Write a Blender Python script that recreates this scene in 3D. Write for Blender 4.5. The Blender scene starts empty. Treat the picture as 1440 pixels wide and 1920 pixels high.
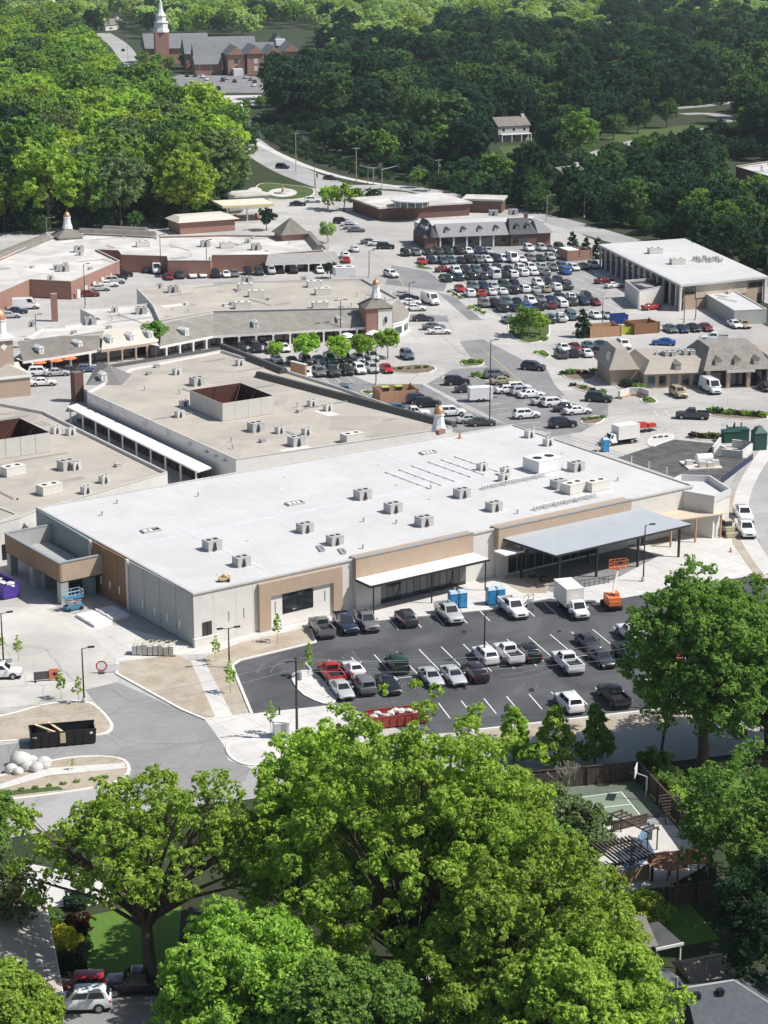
import bpy, bmesh, math, random
import numpy as np
from mathutils import Vector, Matrix
random.seed(7); rng = np.random.default_rng(7)
S = bpy.context.scene
COL = S.collection
R = math.radians

# ------------------------------------------------------------------ camera, sky, sun
FPX, PITCH, CAMH = 3800.0, math.atan(1130/3800.0), 88.0
cam_d = bpy.data.cameras.new('camera'); cam = bpy.data.objects.new('camera', cam_d); COL.objects.link(cam)
cam.location = (0, 0, CAMH); cam.rotation_euler = (math.pi/2-PITCH, 0, 0)
cam_d.sensor_fit = 'VERTICAL'; cam_d.sensor_height = 36.0; cam_d.lens = FPX/1920*36.0
cam_d.clip_start = 1.0; cam_d.clip_end = 12000
S.camera = cam
SUN_AZ, SUN_EL = R(-9), R(52)            # azimuth measured from +X towards +Y
W = bpy.data.worlds.new('World'); S.world = W; W.use_nodes = True
wn = W.node_tree; wn.nodes.clear()
sky = wn.nodes.new('ShaderNodeTexSky'); sky.sky_type = 'NISHITA'; sky.sun_disc = False
sky.sun_elevation = SUN_EL; sky.sun_rotation = math.pi/2-SUN_AZ
sky.air_density = 1.0; sky.dust_density = 1.5; sky.ozone_density = 1.0
bg = wn.nodes.new('ShaderNodeBackground'); bg.inputs[1].default_value = 0.085
wo = wn.nodes.new('ShaderNodeOutputWorld')
wn.links.new(sky.outputs[0], bg.inputs[0]); wn.links.new(bg.outputs[0], wo.inputs[0])
sd = bpy.data.lights.new('sun', 'SUN'); sd.energy = 4.7; sd.angle = R(0.53); sd.color = (1.0, 0.965, 0.915)
sun = bpy.data.objects.new('sun', sd); COL.objects.link(sun)
sv = Vector((math.cos(SUN_AZ)*math.cos(SUN_EL), math.sin(SUN_AZ)*math.cos(SUN_EL), math.sin(SUN_EL)))
sun.rotation_euler = sv.to_track_quat('Z', 'Y').to_euler(); sun.location = (0, 200, 300)
S.view_settings.view_transform = 'Standard'; S.view_settings.look = 'None'
S.view_settings.gamma = 1.0; S.view_settings.exposure = 0.16
S.render.engine = 'CYCLES'
try:
    S.cycles.max_bounces = 6; S.cycles.transparent_max_bounces = 6; S.cycles.volume_bounces = 0
except Exception: pass

# ------------------------------------------------------------------ helpers
def G(px, py, z=0.0):
    """point of the plane at height z that the survey picture shows at (px, py)"""
    dx = (px-720)/FPX; dy = (960-py)/FPX
    d = (dx, math.cos(PITCH)+dy*math.sin(PITCH), -math.sin(PITCH)+dy*math.cos(PITCH))
    t = (z-CAMH)/d[2]
    return Vector((t*d[0], t*d[1], z))
def PIX(p):
    z = p[2]-CAMH; zc = p[1]*math.cos(PITCH)-z*math.sin(PITCH); up = p[1]*math.sin(PITCH)+z*math.cos(PITCH)
    return 720+FPX*p[0]/zc, 960-FPX*up/zc
def hgt(px, pyb, pyt):
    """height of something standing on the ground at pyb whose top shows at pyt"""
    b = G(px, pyb); d = PITCH+math.atan((pyt-960)/FPX)
    return CAMH-b.y*math.tan(d)
def dirv(a): return Vector((math.cos(a), math.sin(a), 0))

class MB:
    def __init__(s): s.v = []; s.f = []; s.m = []; s.mi = 0
    def add(s, vs, fs):
        n = len(s.v); s.v += [tuple(v) for v in vs]
        for f in fs: s.f.append(tuple(i+n for i in f)); s.m.append(s.mi)
        return s
    def box8(s, p):   # p: 4 bottom ccw, 4 top ccw
        return s.add(p, [(3,2,1,0),(4,5,6,7),(0,1,5,4),(1,2,6,5),(2,3,7,6),(3,0,4,7)])
    def box(s, x0, x1, y0, y1, z0, z1):
        return s.box8([(x0,y0,z0),(x1,y0,z0),(x1,y1,z0),(x0,y1,z0),(x0,y0,z1),(x1,y0,z1),(x1,y1,z1),(x0,y1,z1)])
    def obox(s, o, a, x0, x1, y0, y1, z0, z1):   # box in a frame turned by angle a about o
        c, q = math.cos(a), math.sin(a); P = []
        for z in (z0, z1):
            for x, y in ((x0,y0),(x1,y0),(x1,y1),(x0,y1)): P.append((o[0]+x*c-y*q, o[1]+x*q+y*c, o[2]+z if len(o) > 2 else z))
        return s.box8(P)
    def prism(s, poly, z0, z1, cap=True):
        poly = ccw(poly)
        n = len(poly); vs = [(p[0],p[1],z0) for p in poly]+[(p[0],p[1],z1) for p in poly]
        fs = [(i,(i+1)%n,n+(i+1)%n,n+i) for i in range(n)]
        if cap: fs += [tuple(range(n,2*n)), tuple(range(n-1,-1,-1))]
        return s.add(vs, fs)
    def tube(s, p0, p1, r0, r1=None, n=6, cap=True):
        r1 = r0 if r1 is None else r1
        p0 = Vector(p0); p1 = Vector(p1); d = (p1-p0)
        if d.length < 1e-6: return s
        d.normalize(); a = d.orthogonal().normalized(); b = d.cross(a); vs = []
        for p, r in ((p0, r0), (p1, r1)):
            for i in range(n):
                t = 2*math.pi*i/n; vs.append(p+a*(r*math.cos(t))+b*(r*math.sin(t)))
        fs = [(i,(i+1)%n,n+(i+1)%n,n+i) for i in range(n)]
        if cap: fs += [tuple(range(n,2*n)), tuple(range(n-1,-1,-1))]
        return s.add(vs, fs)
    def lathe(s, c, prof, n=12, cap=True):
        vs = []
        for r, z in prof:
            for i in range(n):
                t = 2*math.pi*(i+.5)/n; vs.append((c[0]+r*math.cos(t), c[1]+r*math.sin(t), c[2]+z))
        fs = []
        for k in range(len(prof)-1):
            for i in range(n): fs.append((k*n+i, k*n+(i+1)%n, (k+1)*n+(i+1)%n, (k+1)*n+i))
        if cap: fs += [tuple(range(n-1,-1,-1)), tuple(range((len(prof)-1)*n, len(prof)*n))]
        return s.add(vs, fs)
    def blob(s, c, r, sq=(1,1,1), seed=0, n=2, amp=.25):
        bm = bmesh.new(); bmesh.ops.create_icosphere(bm, subdivisions=n, radius=1.0); rr = random.Random(seed)
        vs = []
        for v in bm.verts:
            k = r*(1+amp*(rr.random()-.5)*2); vs.append((c[0]+v.co.x*k*sq[0], c[1]+v.co.y*k*sq[1], c[2]+v.co.z*k*sq[2]))
        bm.verts.index_update()
        s.add(vs, [tuple(v.index for v in f.verts) for f in bm.faces]); bm.free(); return s
    def mesh(s, name, mats, smooth=False, off=(0,0,0)):
        me = bpy.data.meshes.new(name)
        me.from_pydata([(x-off[0], y-off[1], z-off[2]) for x, y, z in s.v], [], s.f)
        if not isinstance(mats, (list, tuple)): mats = [mats]
        for m in mats: me.materials.append(m)
        if len(mats) > 1: me.polygons.foreach_set('material_index', s.m)
        if smooth:
            me.polygons.foreach_set('use_smooth', [True]*len(s.f))
            try: me.set_sharp_from_angle(angle=R(40))
            except Exception: pass
        me.update(); return me
def ccw(poly):
    a = sum(poly[i][0]*poly[(i+1)%len(poly)][1]-poly[(i+1)%len(poly)][0]*poly[i][1] for i in range(len(poly)))
    return list(poly) if a > 0 else list(poly)[::-1]
def obj(name, mb, mat, parent=None, smooth=False):
    off = (0,0,0); p = parent
    while p is not None: off = (off[0]+p.location[0], off[1]+p.location[1], off[2]+p.location[2]); p = p.parent
    me = mb.mesh(name, mat, smooth, off); o = bpy.data.objects.new(name, me); COL.objects.link(o); o.parent = parent
    return o
def tag(o, label=None, cat=None, group=None, kind=None):
    if label: o['label'] = label
    if cat: o['category'] = cat
    if group: o['group'] = group
    if kind: o['kind'] = kind
    return o
def thing(name, label, cat, loc=(0,0,0), group=None, rz=0):
    o = bpy.data.objects.new(name, None); COL.objects.link(o); o.location = loc; o.rotation_euler.z = rz
    o.empty_display_size = .3
    return tag(o, label, cat, group)
def struct(name, mb, mat): return tag(obj(name, mb, mat), kind='structure')
class Proto:
    def __init__(s, name): s.name = name; s.parts = []
    def part(s, name, mb, mat, up=-1, smooth=False, role=None):
        s.parts.append((name, mb.mesh(name, mat, smooth) if isinstance(mb, MB) else mb, up, role)); return len(s.parts)-1
    def inst(s, loc, rz, label, cat, group=None, roles={}, sc=1.0):
        r = thing(s.name, label, cat, loc, group, rz); r.scale = (sc, sc, sc) if not isinstance(sc, tuple) else sc
        made = []
        for nm, me, up, role in s.parts:
            o = bpy.data.objects.new(nm, me); COL.objects.link(o); o.parent = r if up < 0 else made[up]; made.append(o)
            if role and role in roles: o.material_slots[0].link = 'OBJECT'; o.material_slots[0].material = roles[role]
        return r

# ------------------------------------------------------------------ materials
MATS = {}
def mat(name, col, rough=.8, var=.12, scale=1.0, bump=0.0, metal=0.0, big=0.0, bigscale=.05, spec=.3, tint=None, dirt=None, crack=0, slab=0, patch=0):
    """principled surface whose base colour is broken up by two noises (fine grain, broad wear)"""
    m = bpy.data.materials.new(name); m.use_nodes = True; nt = m.node_tree; N = nt.nodes; L = nt.links
    b = N['Principled BSDF']; b.inputs['Roughness'].default_value = rough; b.inputs['Metallic'].default_value = metal
    b.inputs['Specular IOR Level'].default_value = spec
    tc = N.new('ShaderNodeTexCoord')
    n1 = N.new('ShaderNodeTexNoise'); n1.inputs['Scale'].default_value = scale; n1.inputs['Detail'].default_value = 6; n1.inputs['Roughness'].default_value = .65
    L.new(tc.outputs['Object'], n1.inputs['Vector'])
    r1 = N.new('ShaderNodeValToRGB'); c = np.array(col[:3])
    r1.color_ramp.elements[0].position = .3; r1.color_ramp.elements[1].position = .7
    r1.color_ramp.elements[0].color = (*np.clip(c*(1-var),0,1), 1); r1.color_ramp.elements[1].color = (*np.clip(c*(1+var),0,1), 1)
    L.new(n1.outputs[0], r1.inputs[0]); out = r1.outputs[0]
    if big:
        n2 = N.new('ShaderNodeTexNoise'); n2.inputs['Scale'].default_value = bigscale; n2.inputs['Detail'].default_value = 5; n2.inputs['Roughness'].default_value = .6
        n2.inputs['Distortion'].default_value = .6
        L.new(tc.outputs['Object'], n2.inputs['Vector'])
        r2 = N.new('ShaderNodeValToRGB'); r2.color_ramp.elements[0].position = .38; r2.color_ramp.elements[1].position = .64
        L.new(n2.outputs[0], r2.inputs[0])
        mx = N.new('ShaderNodeMix'); mx.data_type = 'RGBA'; mx.blend_type = 'MIX'
        d = np.array(dirt if dirt else c*(1-big)); L.new(r2.outputs[0], mx.inputs['Factor'])
        L.new(out, mx.inputs['A'])
        if dirt: mx.inputs['B'].default_value = (*d, 1)
        else:
            mu = N.new('ShaderNodeMix'); mu.data_type = 'RGBA'; mu.blend_type = 'MULTIPLY'; mu.inputs['Factor'].default_value = 1
            L.new(out, mu.inputs['A']); mu.inputs['B'].default_value = (1-big,1-big,1-big*.95,1); L.new(mu.outputs['Result'], mx.inputs['B'])
        out = mx.outputs['Result']
    def darken(out, fac, k):
        mu = N.new('ShaderNodeMix'); mu.data_type = 'RGBA'; mu.blend_type = 'MULTIPLY'; L.new(fac, mu.inputs['Factor']); L.new(out, mu.inputs['A']); mu.inputs['B'].default_value = (k,k,k,1); return mu.outputs['Result']
    if patch:      # repaved or differently aged areas
        v = N.new('ShaderNodeTexVoronoi'); v.inputs['Scale'].default_value = patch; v.distance = 'CHEBYCHEV'; L.new(tc.outputs['Object'], v.inputs['Vector'])
        sx = N.new('ShaderNodeSeparateColor'); L.new(v.outputs['Color'], sx.inputs[0]); out = darken(out, sx.outputs[0], .84)
    if crack:
        v = N.new('ShaderNodeTexVoronoi'); v.feature = 'DISTANCE_TO_EDGE'; v.inputs['Scale'].default_value = crack; 
        nd = N.new('ShaderNodeTexNoise'); nd.inputs['Scale'].default_value = crack*2; md = N.new('ShaderNodeMix'); md.data_type = 'VECTOR'; md.inputs['Factor'].default_value = .06
        L.new(tc.outputs['Object'], nd.inputs['Vector']); va = N.new('ShaderNodeVectorMath'); va.operation = 'MULTIPLY_ADD'; va.inputs[1].default_value = (2.5,2.5,0); L.new(nd.outputs['Color'], va.inputs[0]); L.new(tc.outputs['Object'], va.inputs[2]); L.new(va.outputs[0], v.inputs['Vector'])
        lt = N.new('ShaderNodeMath'); lt.operation = 'LESS_THAN'; lt.inputs[1].default_value = .008; L.new(v.outputs['Distance'], lt.inputs[0])
        n3 = N.new('ShaderNodeTexNoise'); n3.inputs['Scale'].default_value = crack*.4; L.new(tc.outputs['Object'], n3.inputs['Vector']); g3 = N.new('ShaderNodeMath'); g3.operation = 'GREATER_THAN'; g3.inputs[1].default_value = .5; L.new(n3.outputs[0], g3.inputs[0])
        mm = N.new('ShaderNodeMath'); mm.operation = 'MULTIPLY'; L.new(lt.outputs[0], mm.inputs[0]); L.new(g3.outputs[0], mm.inputs[1]); out = darken(out, mm.outputs[0], .80)
    if slab:
        mp = N.new('ShaderNodeMapping'); mp.inputs['Rotation'].default_value = (0,0,-.62); L.new(tc.outputs['Object'], mp.inputs[0])
        br = N.new('ShaderNodeTexBrick'); br.offset = 0; br.inputs['Scale'].default_value = 1; br.inputs['Brick Width'].default_value = slab; br.inputs['Row Height'].default_value = slab; br.inputs['Mortar Size'].default_value = .05; br.inputs['Mortar Smooth'].default_value = 0; L.new(mp.outputs[0], br.inputs['Vector'])
        br.inputs['Color1'].default_value = (0,0,0,1); br.inputs['Color2'].default_value = (.25,.25,.25,1); br.inputs['Mortar'].default_value = (1,1,1,1); out = darken(out, br.outputs['Color'], .72)
    L.new(out, b.inputs['Base Color'])
    if bump:
        bp = N.new('ShaderNodeBump'); bp.inputs['Strength'].default_value = bump; bp.inputs['Distance'].default_value = .05
        L.new(n1.outputs[0], bp.inputs['Height']); L.new(bp.outputs[0], b.inputs['Normal'])
    MATS[name] = m; return m
def brick_mat(name, c1, c2, mortar, scale=1.0):
    m = mat(name, c1, .9, .2, 3.0); nt = m.node_tree; N = nt.nodes; L = nt.links; b = N['Principled BSDF']
    tc = N.new('ShaderNodeTexCoord'); sp = N.new('ShaderNodeSeparateXYZ'); cb = N.new('ShaderNodeCombineXYZ'); ad = N.new('ShaderNodeMath'); ad.operation = 'ADD'
    L.new(tc.outputs['Object'], sp.inputs[0]); L.new(sp.outputs[0], ad.inputs[0]); L.new(sp.outputs[1], ad.inputs[1]); L.new(ad.outputs[0], cb.inputs[0]); L.new(sp.outputs[2], cb.inputs[1])
    br = N.new('ShaderNodeTexBrick'); br.inputs['Color1'].default_value = (*c1,1); br.inputs['Color2'].default_value = (*c2,1); br.inputs['Mortar'].default_value = (*mortar,1)
    br.inputs['Scale'].default_value = scale; br.inputs['Mortar Size'].default_value = .012; br.inputs['Brick Width'].default_value = .3; br.inputs['Row Height'].default_value = .1
    L.new(cb.outputs[0], br.inputs['Vector'])
    mx = N.new('ShaderNodeMix'); mx.data_type = 'RGBA'; mx.inputs['Factor'].default_value = .35
    src = b.inputs['Base Color'].links[0].from_socket; L.new(br.outputs[0], mx.inputs['A']); L.new(src, mx.inputs['B']); L.new(mx.outputs['Result'], b.inputs['Base Color'])
    return m
def plain(name, col, rough=.6, metal=0., spec=.4): return mat(name, col, rough, .06, 2.0, metal=metal, spec=spec)
def paint(name, col, metal=.0):
    m = mat('paint_'+name, col, .28, .02, 1.0, metal=metal, spec=.5); b = m.node_tree.nodes['Principled BSDF']
    b.inputs['Coat Weight'].default_value = .6; b.inputs['Coat Roughness'].default_value = .08; return m
def glass(name, col, rough=.06):
    m = mat(name, col, rough, .1, .3, spec=.8); return m
ASPH_NEW = mat('new_asphalt', (.066,.069,.073), .9, .2, 2.5, .25, big=1, bigscale=.13, dirt=(.115,.118,.122))
ASPH_MID = mat('worn_asphalt', (.305,.30,.293), .9, .08, 1.5, .2, big=.2, bigscale=.09, crack=.12)
ASPH_DRK = mat('dark_asphalt', (.27,.265,.265), .9, .1, 1.2, .2, big=.25, bigscale=.1, crack=.15)
ASPH_ROAD = mat('road_asphalt', (.44,.43,.415), .9, .08, 1.2, .15, big=.16, bigscale=.07, crack=.1, patch=.05)
CONC = mat('concrete', (.60,.575,.535), .9, .07, 1.0, .15, big=.1, bigscale=.08)
CONC_L = mat('pale_concrete', (.66,.64,.605), .9, .06, 1.0, .1, big=.13, bigscale=.15, slab=3.6)
LOTPAVE = mat('lot_paving', (.525,.505,.475), .9, .09, .8, .2, big=.2, bigscale=.05, crack=.1, patch=.045)
DUSTY = mat('dusty_yard', (.62,.595,.55), .95, .08, .6, .2, big=1, bigscale=.07, dirt=(.47,.445,.41), crack=.09, patch=.08)
KERB = mat('kerb_concrete', (.70,.68,.635), .85, .08, 2.0, .1)
WHITE_LINE = mat('line_paint', (.78,.78,.76), .7, .1, 3.0)
SOIL = mat('straw_soil', (.375,.31,.24), .98, .38, 5.0, .6, big=1, bigscale=.35, dirt=(.47,.415,.335))
MULCH = mat('mulch', (.20,.15,.11), .98, .3, 3.0, .5)
GRASS = mat('lawn', (.06,.105,.028), .95, .3, 4.0, .5, big=1, bigscale=.25, dirt=(.095,.12,.04))
GROUND = mat('ground_cover', (.032,.05,.018), .98, .35, .8, .6, big=1, bigscale=.06, dirt=(.05,.058,.03))
ROOF_W = mat('white_membrane', (.61,.602,.592), .65, .03, .35, .05, big=.09, bigscale=.11)
ROOF_W2 = mat('cream_membrane', (.70,.675,.635), .8, .07, .4, .05, big=1, bigscale=.14, dirt=(.53,.505,.47), patch=.07)
ROOF_T = mat('gravel_roof', (.51,.465,.398), .95, .08, 2.5, .3, big=1, bigscale=.13, dirt=(.415,.382,.335), patch=.06)
CREAM = mat('cream_stucco', (.68,.655,.615), .9, .05, .8, .1, big=.1, bigscale=.2)
WHITEW = mat('white_stucco', (.74,.715,.675), .9, .04, .8, .1)
TANP = mat('tan_cladding', (.44,.335,.25), .8, .07, .8, .05)
BROWNP = mat('brown_cladding', (.27,.165,.095), .8, .09, 1.2, .05)
GREYP = mat('grey_green_cladding', (.40,.41,.395), .75, .06, .5, .05)
TEALP = mat('teal_grey_cladding', (.22,.27,.285), .5, .07, .4)
DARKM = plain('dark_metal', (.03,.032,.036), .5)
BLACKM = plain('black_steel', (.018,.018,.02), .45)
GREYM = plain('grey_metal', (.42,.43,.44), .45, .3)
LGREY = mat('unit_grey', (.46,.455,.44), .7, .08, 2.0)
GALV = mat('galvanised_roof', (.43,.46,.485), .5, .05, .5, metal=.1)
GLASS_D = glass('dark_glass', (.025,.032,.038))
GLASS_T = glass('blue_glass', (.07,.10,.12))
BRICK = brick_mat('red_brick', (.315,.15,.11), (.25,.115,.085), (.45,.38,.33))
BRICK_T = brick_mat('tan_brick', (.44,.32,.24), (.38,.27,.20), (.5,.45,.4))
BRICK_D = brick_mat('dark_brick', (.16,.075,.06), (.12,.06,.05), (.25,.2,.18))
SHING = mat('grey_shingle', (.235,.215,.19), .95, .25, 5.0, .6, big=.2, bigscale=.5)
SHING_W = mat('weathered_shingle', (.29,.27,.24), .95, .35, 4.0, .6, big=.2, bigscale=.5)
SLATE = mat('dark_slate', (.10,.105,.115), .85, .2, 3.0, .4)
COPPER = mat('copper', (.52,.28,.18), .45, .2, 3.0, metal=.4)
WOODB = mat('brown_wood', (.25,.13,.075), .9, .25, 3.0, .2)
WOODD = mat('dark_wood', (.085,.065,.052), .9, .35, 3.0, .2)
WOODT = mat('tan_wood', (.46,.27,.165), .9, .15, 2.0, .2)
LUMBER = mat('lumber', (.62,.50,.33), .9, .15, 3.0)
STEELB = mat('rusty_steel', (.09,.035,.028), .8, .3, 2.0)
WHITEP = plain('white_paint', (.80,.80,.785), .5)
ORANGE = plain('orange_paint', (.64,.19,.075), .5)
BLUEP = plain('blue_plastic', (.045,.20,.39), .4)
PURPLE = plain('purple_paint', (.085,.045,.30), .45)
REDP = plain('red_paint', (.5,.045,.03), .45)
YELLOW = plain('yellow_paint', (.62,.50,.22), .5)
GREENP = plain('green_steel', (.02,.075,.06), .5)
BARK = mat('bark', (.115,.09,.068), .95, .35, 4.0, .6)
BARK_P = mat('pale_bark', (.40,.36,.31), .95, .25, 4.0, .4)
STONE = mat('white_stone', (.62,.60,.565), .9, .15, 1.5, .3)
TYRE = plain('tyre_rubber', (.022,.022,.024), .8)
RIM = plain('alloy', (.42,.42,.43), .35, .6)
LAMP = plain('headlamp', (.75,.77,.78), .15)
TAIL = plain('tail_lamp', (.42,.02,.015), .25)
TRIM = plain('black_trim', (.02,.02,.022), .6)
CARGLASS = glass('car_glass', (.018,.022,.026), .05)
WATER = mat('water', (.10,.12,.12), .12, .2, .5, .1, spec=.6)
def leaf(name, c, var=.35, trans=.45):
    m = bpy.data.materials.new(name); m.use_nodes = True; nt = m.node_tree; N = nt.nodes; L = nt.links
    N.remove(N['Principled BSDF']); out = N['Material Output']
    gi = N.new('ShaderNodeNewGeometry'); oi = N.new('ShaderNodeObjectInfo')
    r = N.new('ShaderNodeValToRGB'); c = np.array(c)
    r.color_ramp.elements[0].color = (*(c*np.array([.7,.78,.8])*(1-var*.35)),1); r.color_ramp.elements[1].color = (*(c*np.array([1.12,1.2,1.0])),1)
    L.new(gi.outputs['Random Per Island'], r.inputs[0])
    hs = N.new('ShaderNodeHueSaturation'); mr = N.new('ShaderNodeMapRange'); mr.inputs[3].default_value = .478; mr.inputs[4].default_value = .503; hs.inputs['Saturation'].default_value = .93
    L.new(oi.outputs['Random'], mr.inputs[0]); L.new(mr.outputs[0], hs.inputs['Hue'])
    mv = N.new('ShaderNodeMapRange'); mv.inputs[3].default_value = .86; mv.inputs[4].default_value = 1.2
    mm = N.new('ShaderNodeMath'); mm.operation = 'MULTIPLY'; mm.inputs[1].default_value = 7.31; fr = N.new('ShaderNodeMath'); fr.operation = 'FRACT'
    L.new(oi.outputs['Random'], mm.inputs[0]); L.new(mm.outputs[0], fr.inputs[0]); L.new(fr.outputs[0], mv.inputs[0]); L.new(mv.outputs[0], hs.inputs['Value'])
    L.new(r.outputs[0], hs.inputs['Color'])
    d = N.new('ShaderNodeBsdfDiffuse'); t = N.new('ShaderNodeBsdfTranslucent'); mx = N.new('ShaderNodeAddShader')
    L.new(hs.outputs[0], d.inputs[0])
    tm = N.new('ShaderNodeMix'); tm.data_type = 'RGBA'; tm.blend_type = 'MULTIPLY'; tm.inputs['Factor'].default_value = 1; tm.inputs['B'].default_value = (.80,.92,.35,1)
    L.new(hs.outputs[0], tm.inputs['A']); L.new(tm.outputs['Result'], t.inputs[0])
    L.new(d.outputs[0], mx.inputs[0]); L.new(t.outputs[0], mx.inputs[1]); L.new(mx.outputs[0], out.inputs[0])
    MATS[name] = m; return m
LEAF_N = leaf('leaf_fresh', (.212,.305,.045))
LEAF_Y = leaf('leaf_yellow_green', (.225,.29,.045))
LEAF_M = leaf('leaf_mid', (.125,.207,.045))
LEAF_D = leaf('leaf_dark', (.028,.058,.036))  # on the right wood this dark tone also stands in for cloud shade
LEAF_B = leaf('leaf_blue_green', (.030,.060,.046))  # bluish dark tone, carries the cloud shade on the right wood
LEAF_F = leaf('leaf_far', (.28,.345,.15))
LEAF_S = leaf('leaf_deep', (.07,.122,.05))
LEAF_G = leaf('leaf_grey', (.12,.155,.075))
LEAF_GOLD = leaf('leaf_gold', (.42,.36,.02))
LEAF_RED = leaf('leaf_purple', (.05,.02,.018))

# ------------------------------------------------------------------ ground, roads, pavements
def pp(pts, z=0): return [G(x, y, z) for x, y in pts]
def sheet(name, pts, z, m, world=False):
    P = pts if world else pp(pts, z)
    P = ccw(P); mb = MB(); mb.add([(p[0], p[1], z) for p in P], [tuple(range(len(P)))])
    return struct(name, mb, m)
def smooth(P, it=2, closed=False):
    P = [Vector((p[0], p[1])) for p in P]
    for _ in range(it):
        Q = []; n = len(P)
        for i in range(n if closed else n-1):
            a, b = P[i], P[(i+1)%n]; Q += [a*.75+b*.25, a*.25+b*.75]
        if not closed: Q = [P[0]]+Q+[P[-1]]
        P = Q
    return P
def offs(P, d, closed=False):
    out = []; n = len(P)
    for i in range(n):
        a = P[(i-1)%n] if closed or i > 0 else P[i]; b = P[(i+1)%n] if closed or i < n-1 else P[i]
        t = (b-a); t = t.normalized() if t.length > 1e-6 else Vector((1,0)); out.append(P[i]+Vector((-t.y, t.x))*d)
    return out
def kerb(pts, w=.3, h=.14, sm=0, m=None, closed=False, name='kerb', z=0.0):
    P = [Vector((p[0], p[1])) for p in pp(pts)]
    if sm: P = smooth(P, sm, closed)
    A = offs(P, w/2, closed); B = offs(P, -w/2, closed); mb = MB(); n = len(P)
    for i in range(n if closed else n-1):
        j = (i+1)%n
        mb.box8([(*B[i],z),(*B[j],z),(*A[j],z),(*A[i],z),(*B[i],h),(*B[j],h),(*A[j],h),(*A[i],h)])
    return struct(name, mb, m or KERB)
def island(pts, top, h=.14, w=.35, sm=2, name='planting_bed'):
    P = smooth([Vector((p[0], p[1])) for p in pp(pts)], sm, True)
    P = [Vector((p[0],p[1])) for p in ccw(P)]
    mb = MB(); Q = offs(P, w, True); n = len(P)
    for i in range(n):
        j = (i+1)%n; mb.box8([(*P[i],0),(*P[j],0),(*Q[j],0),(*Q[i],0),(*P[i],h),(*P[j],h),(*Q[j],h),(*Q[i],h)])
    struct('kerb', mb, KERB)
    mb = MB(); mb.add([(*q, h-.03) for q in Q], [tuple(range(n))]); return struct(name, mb, top)
def strip(name, pts, w, z, m, sm=2):
    P = smooth(pp(pts), sm) if sm else [Vector((p[0],p[1])) for p in pp(pts)]
    A = offs(P, w/2); B = offs(P, -w/2); mb = MB()
    for i in range(len(P)-1): mb.add([(*B[i],z),(*B[i+1],z),(*A[i+1],z),(*A[i],z)], [(0,1,2,3)])
    return struct(name, mb, m)
g = MB(); nx = 60
xs = np.linspace(-2200, 2200, nx+1); ys = np.linspace(-200, 4600, nx+1)
g.add([(x, y, -.06) for y in ys for x in xs], [(j*(nx+1)+i, j*(nx+1)+i+1, (j+1)*(nx+1)+i+1, (j+1)*(nx+1)+i) for j in range(nx) for i in range(nx)])
struct('ground', g, GROUND)
sheet('shopping_centre_paving', [(-420,480),(320,405),(450,400),(500,355),(640,352),(760,360),(960,400),(1060,425),(1140,462),(1300,545),(1620,700),(1620,1010),(1480,1130),(1440,1350),(900,1400),(560,1440),(250,1500),(-400,1640)], 0.0, LOTPAVE)
# --- large paved areas (each sheet a few millimetres above the one below)
strip('street', [(-160,1562),(0,1535),(250,1492),(500,1457),(900,1420),(1180,1402),(1440,1372),(1700,1345)], 9.5, .010, ASPH_ROAD, 1)
sheet('car_park', [(437,1243),(450,1240),(591,1206),(577,1170),(707,1164),(920,1143),(1030,1122),(1120,1130),(1220,1112),(1520,1060),(1520,1300),(1287,1325),(884,1371),(770,1378),(690,1340),(627,1321),(525,1332),(472,1338)], .014, ASPH_NEW)
sheet('dusty_yard', [(-150,1125),(20,1118),(75,1120),(130,1150),(222,1240),(220,1280),(160,1295),(100,1312),(-150,1360)], .008, DUSTY)
sheet('drive_asphalt', [(160,1293),(220,1279),(340,1333),(385,1350),(420,1398),(428,1425),(470,1440),(460,1464),(250,1495),(240,1470),(246,1440),(225,1420),(60,1440),(-60,1450),(-60,1405),(40,1392),(150,1388),(205,1375),(213,1355),(185,1325)], .018, ASPH_MID)
sheet('forecourt_paving', [(130,1150),(222,1240),(330,1228),(400,1225),(590,1180),(577,1170),(707,1164),(920,1143),(1030,1122),(1120,1130),(1220,1112),(1420,1080),(1350,960),(1200,960),(900,1060),(380,1215)], .004, CONC_L)
sheet('drive_apron', [(385,1350),(472,1338),(525,1332),(627,1321),(690,1340),(680,1410),(470,1440),(428,1425),(420,1398)], .022, CONC_L)
sheet('planting_soil', [(222,1243),(270,1236),(330,1226),(358,1240),(405,1347),(340,1330),(222,1265)], .03, SOIL)
sheet('planting_soil', [(380,1233),(450,1205),(590,1172),(591,1203),(450,1238),(436,1245),(471,1333),(436,1341)], .03, SOIL)
sheet('footpath', [(358,1240),(380,1233),(436,1341),(405,1347)], .034, CONC_L)
kerb([(220,1243),(219,1264),(340,1331),(385,1350),(472,1339),(435,1249),(450,1239),(592,1205),(579,1170),(707,1164),(920,1143),(1030,1122)], .35, .15, 0)
kerb([(884,1371),(1287,1325),(1440,1306)], .35, .15)
sheet('verge', [(860,1376),(884,1373),(1287,1327),(1440,1308),(1480,1335),(1240,1362),(900,1392)], .02, SOIL)
island([(-80,1352),(0,1345),(90,1318),(168,1312),(205,1345),(216,1368),(190,1382),(60,1388),(-80,1398)], SOIL)
island([(-80,1474),(0,1456),(110,1420),(225,1417),(250,1440),(232,1468),(120,1490),(-80,1512)], SOIL)
sheet('footpath', [(0,1470),(90,1440),(232,1430),(238,1440),(90,1454),(0,1480)], .135, CONC_L)
sheet('lawn_strip', [(-60,1490),(10,1483),(110,1474),(120,1480),(10,1492),(-60,1500)], .135, GRASS)
island([(418,1395),(470,1386),(530,1388),(520,1430),(470,1440),(430,1425)], CONC_L)
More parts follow.
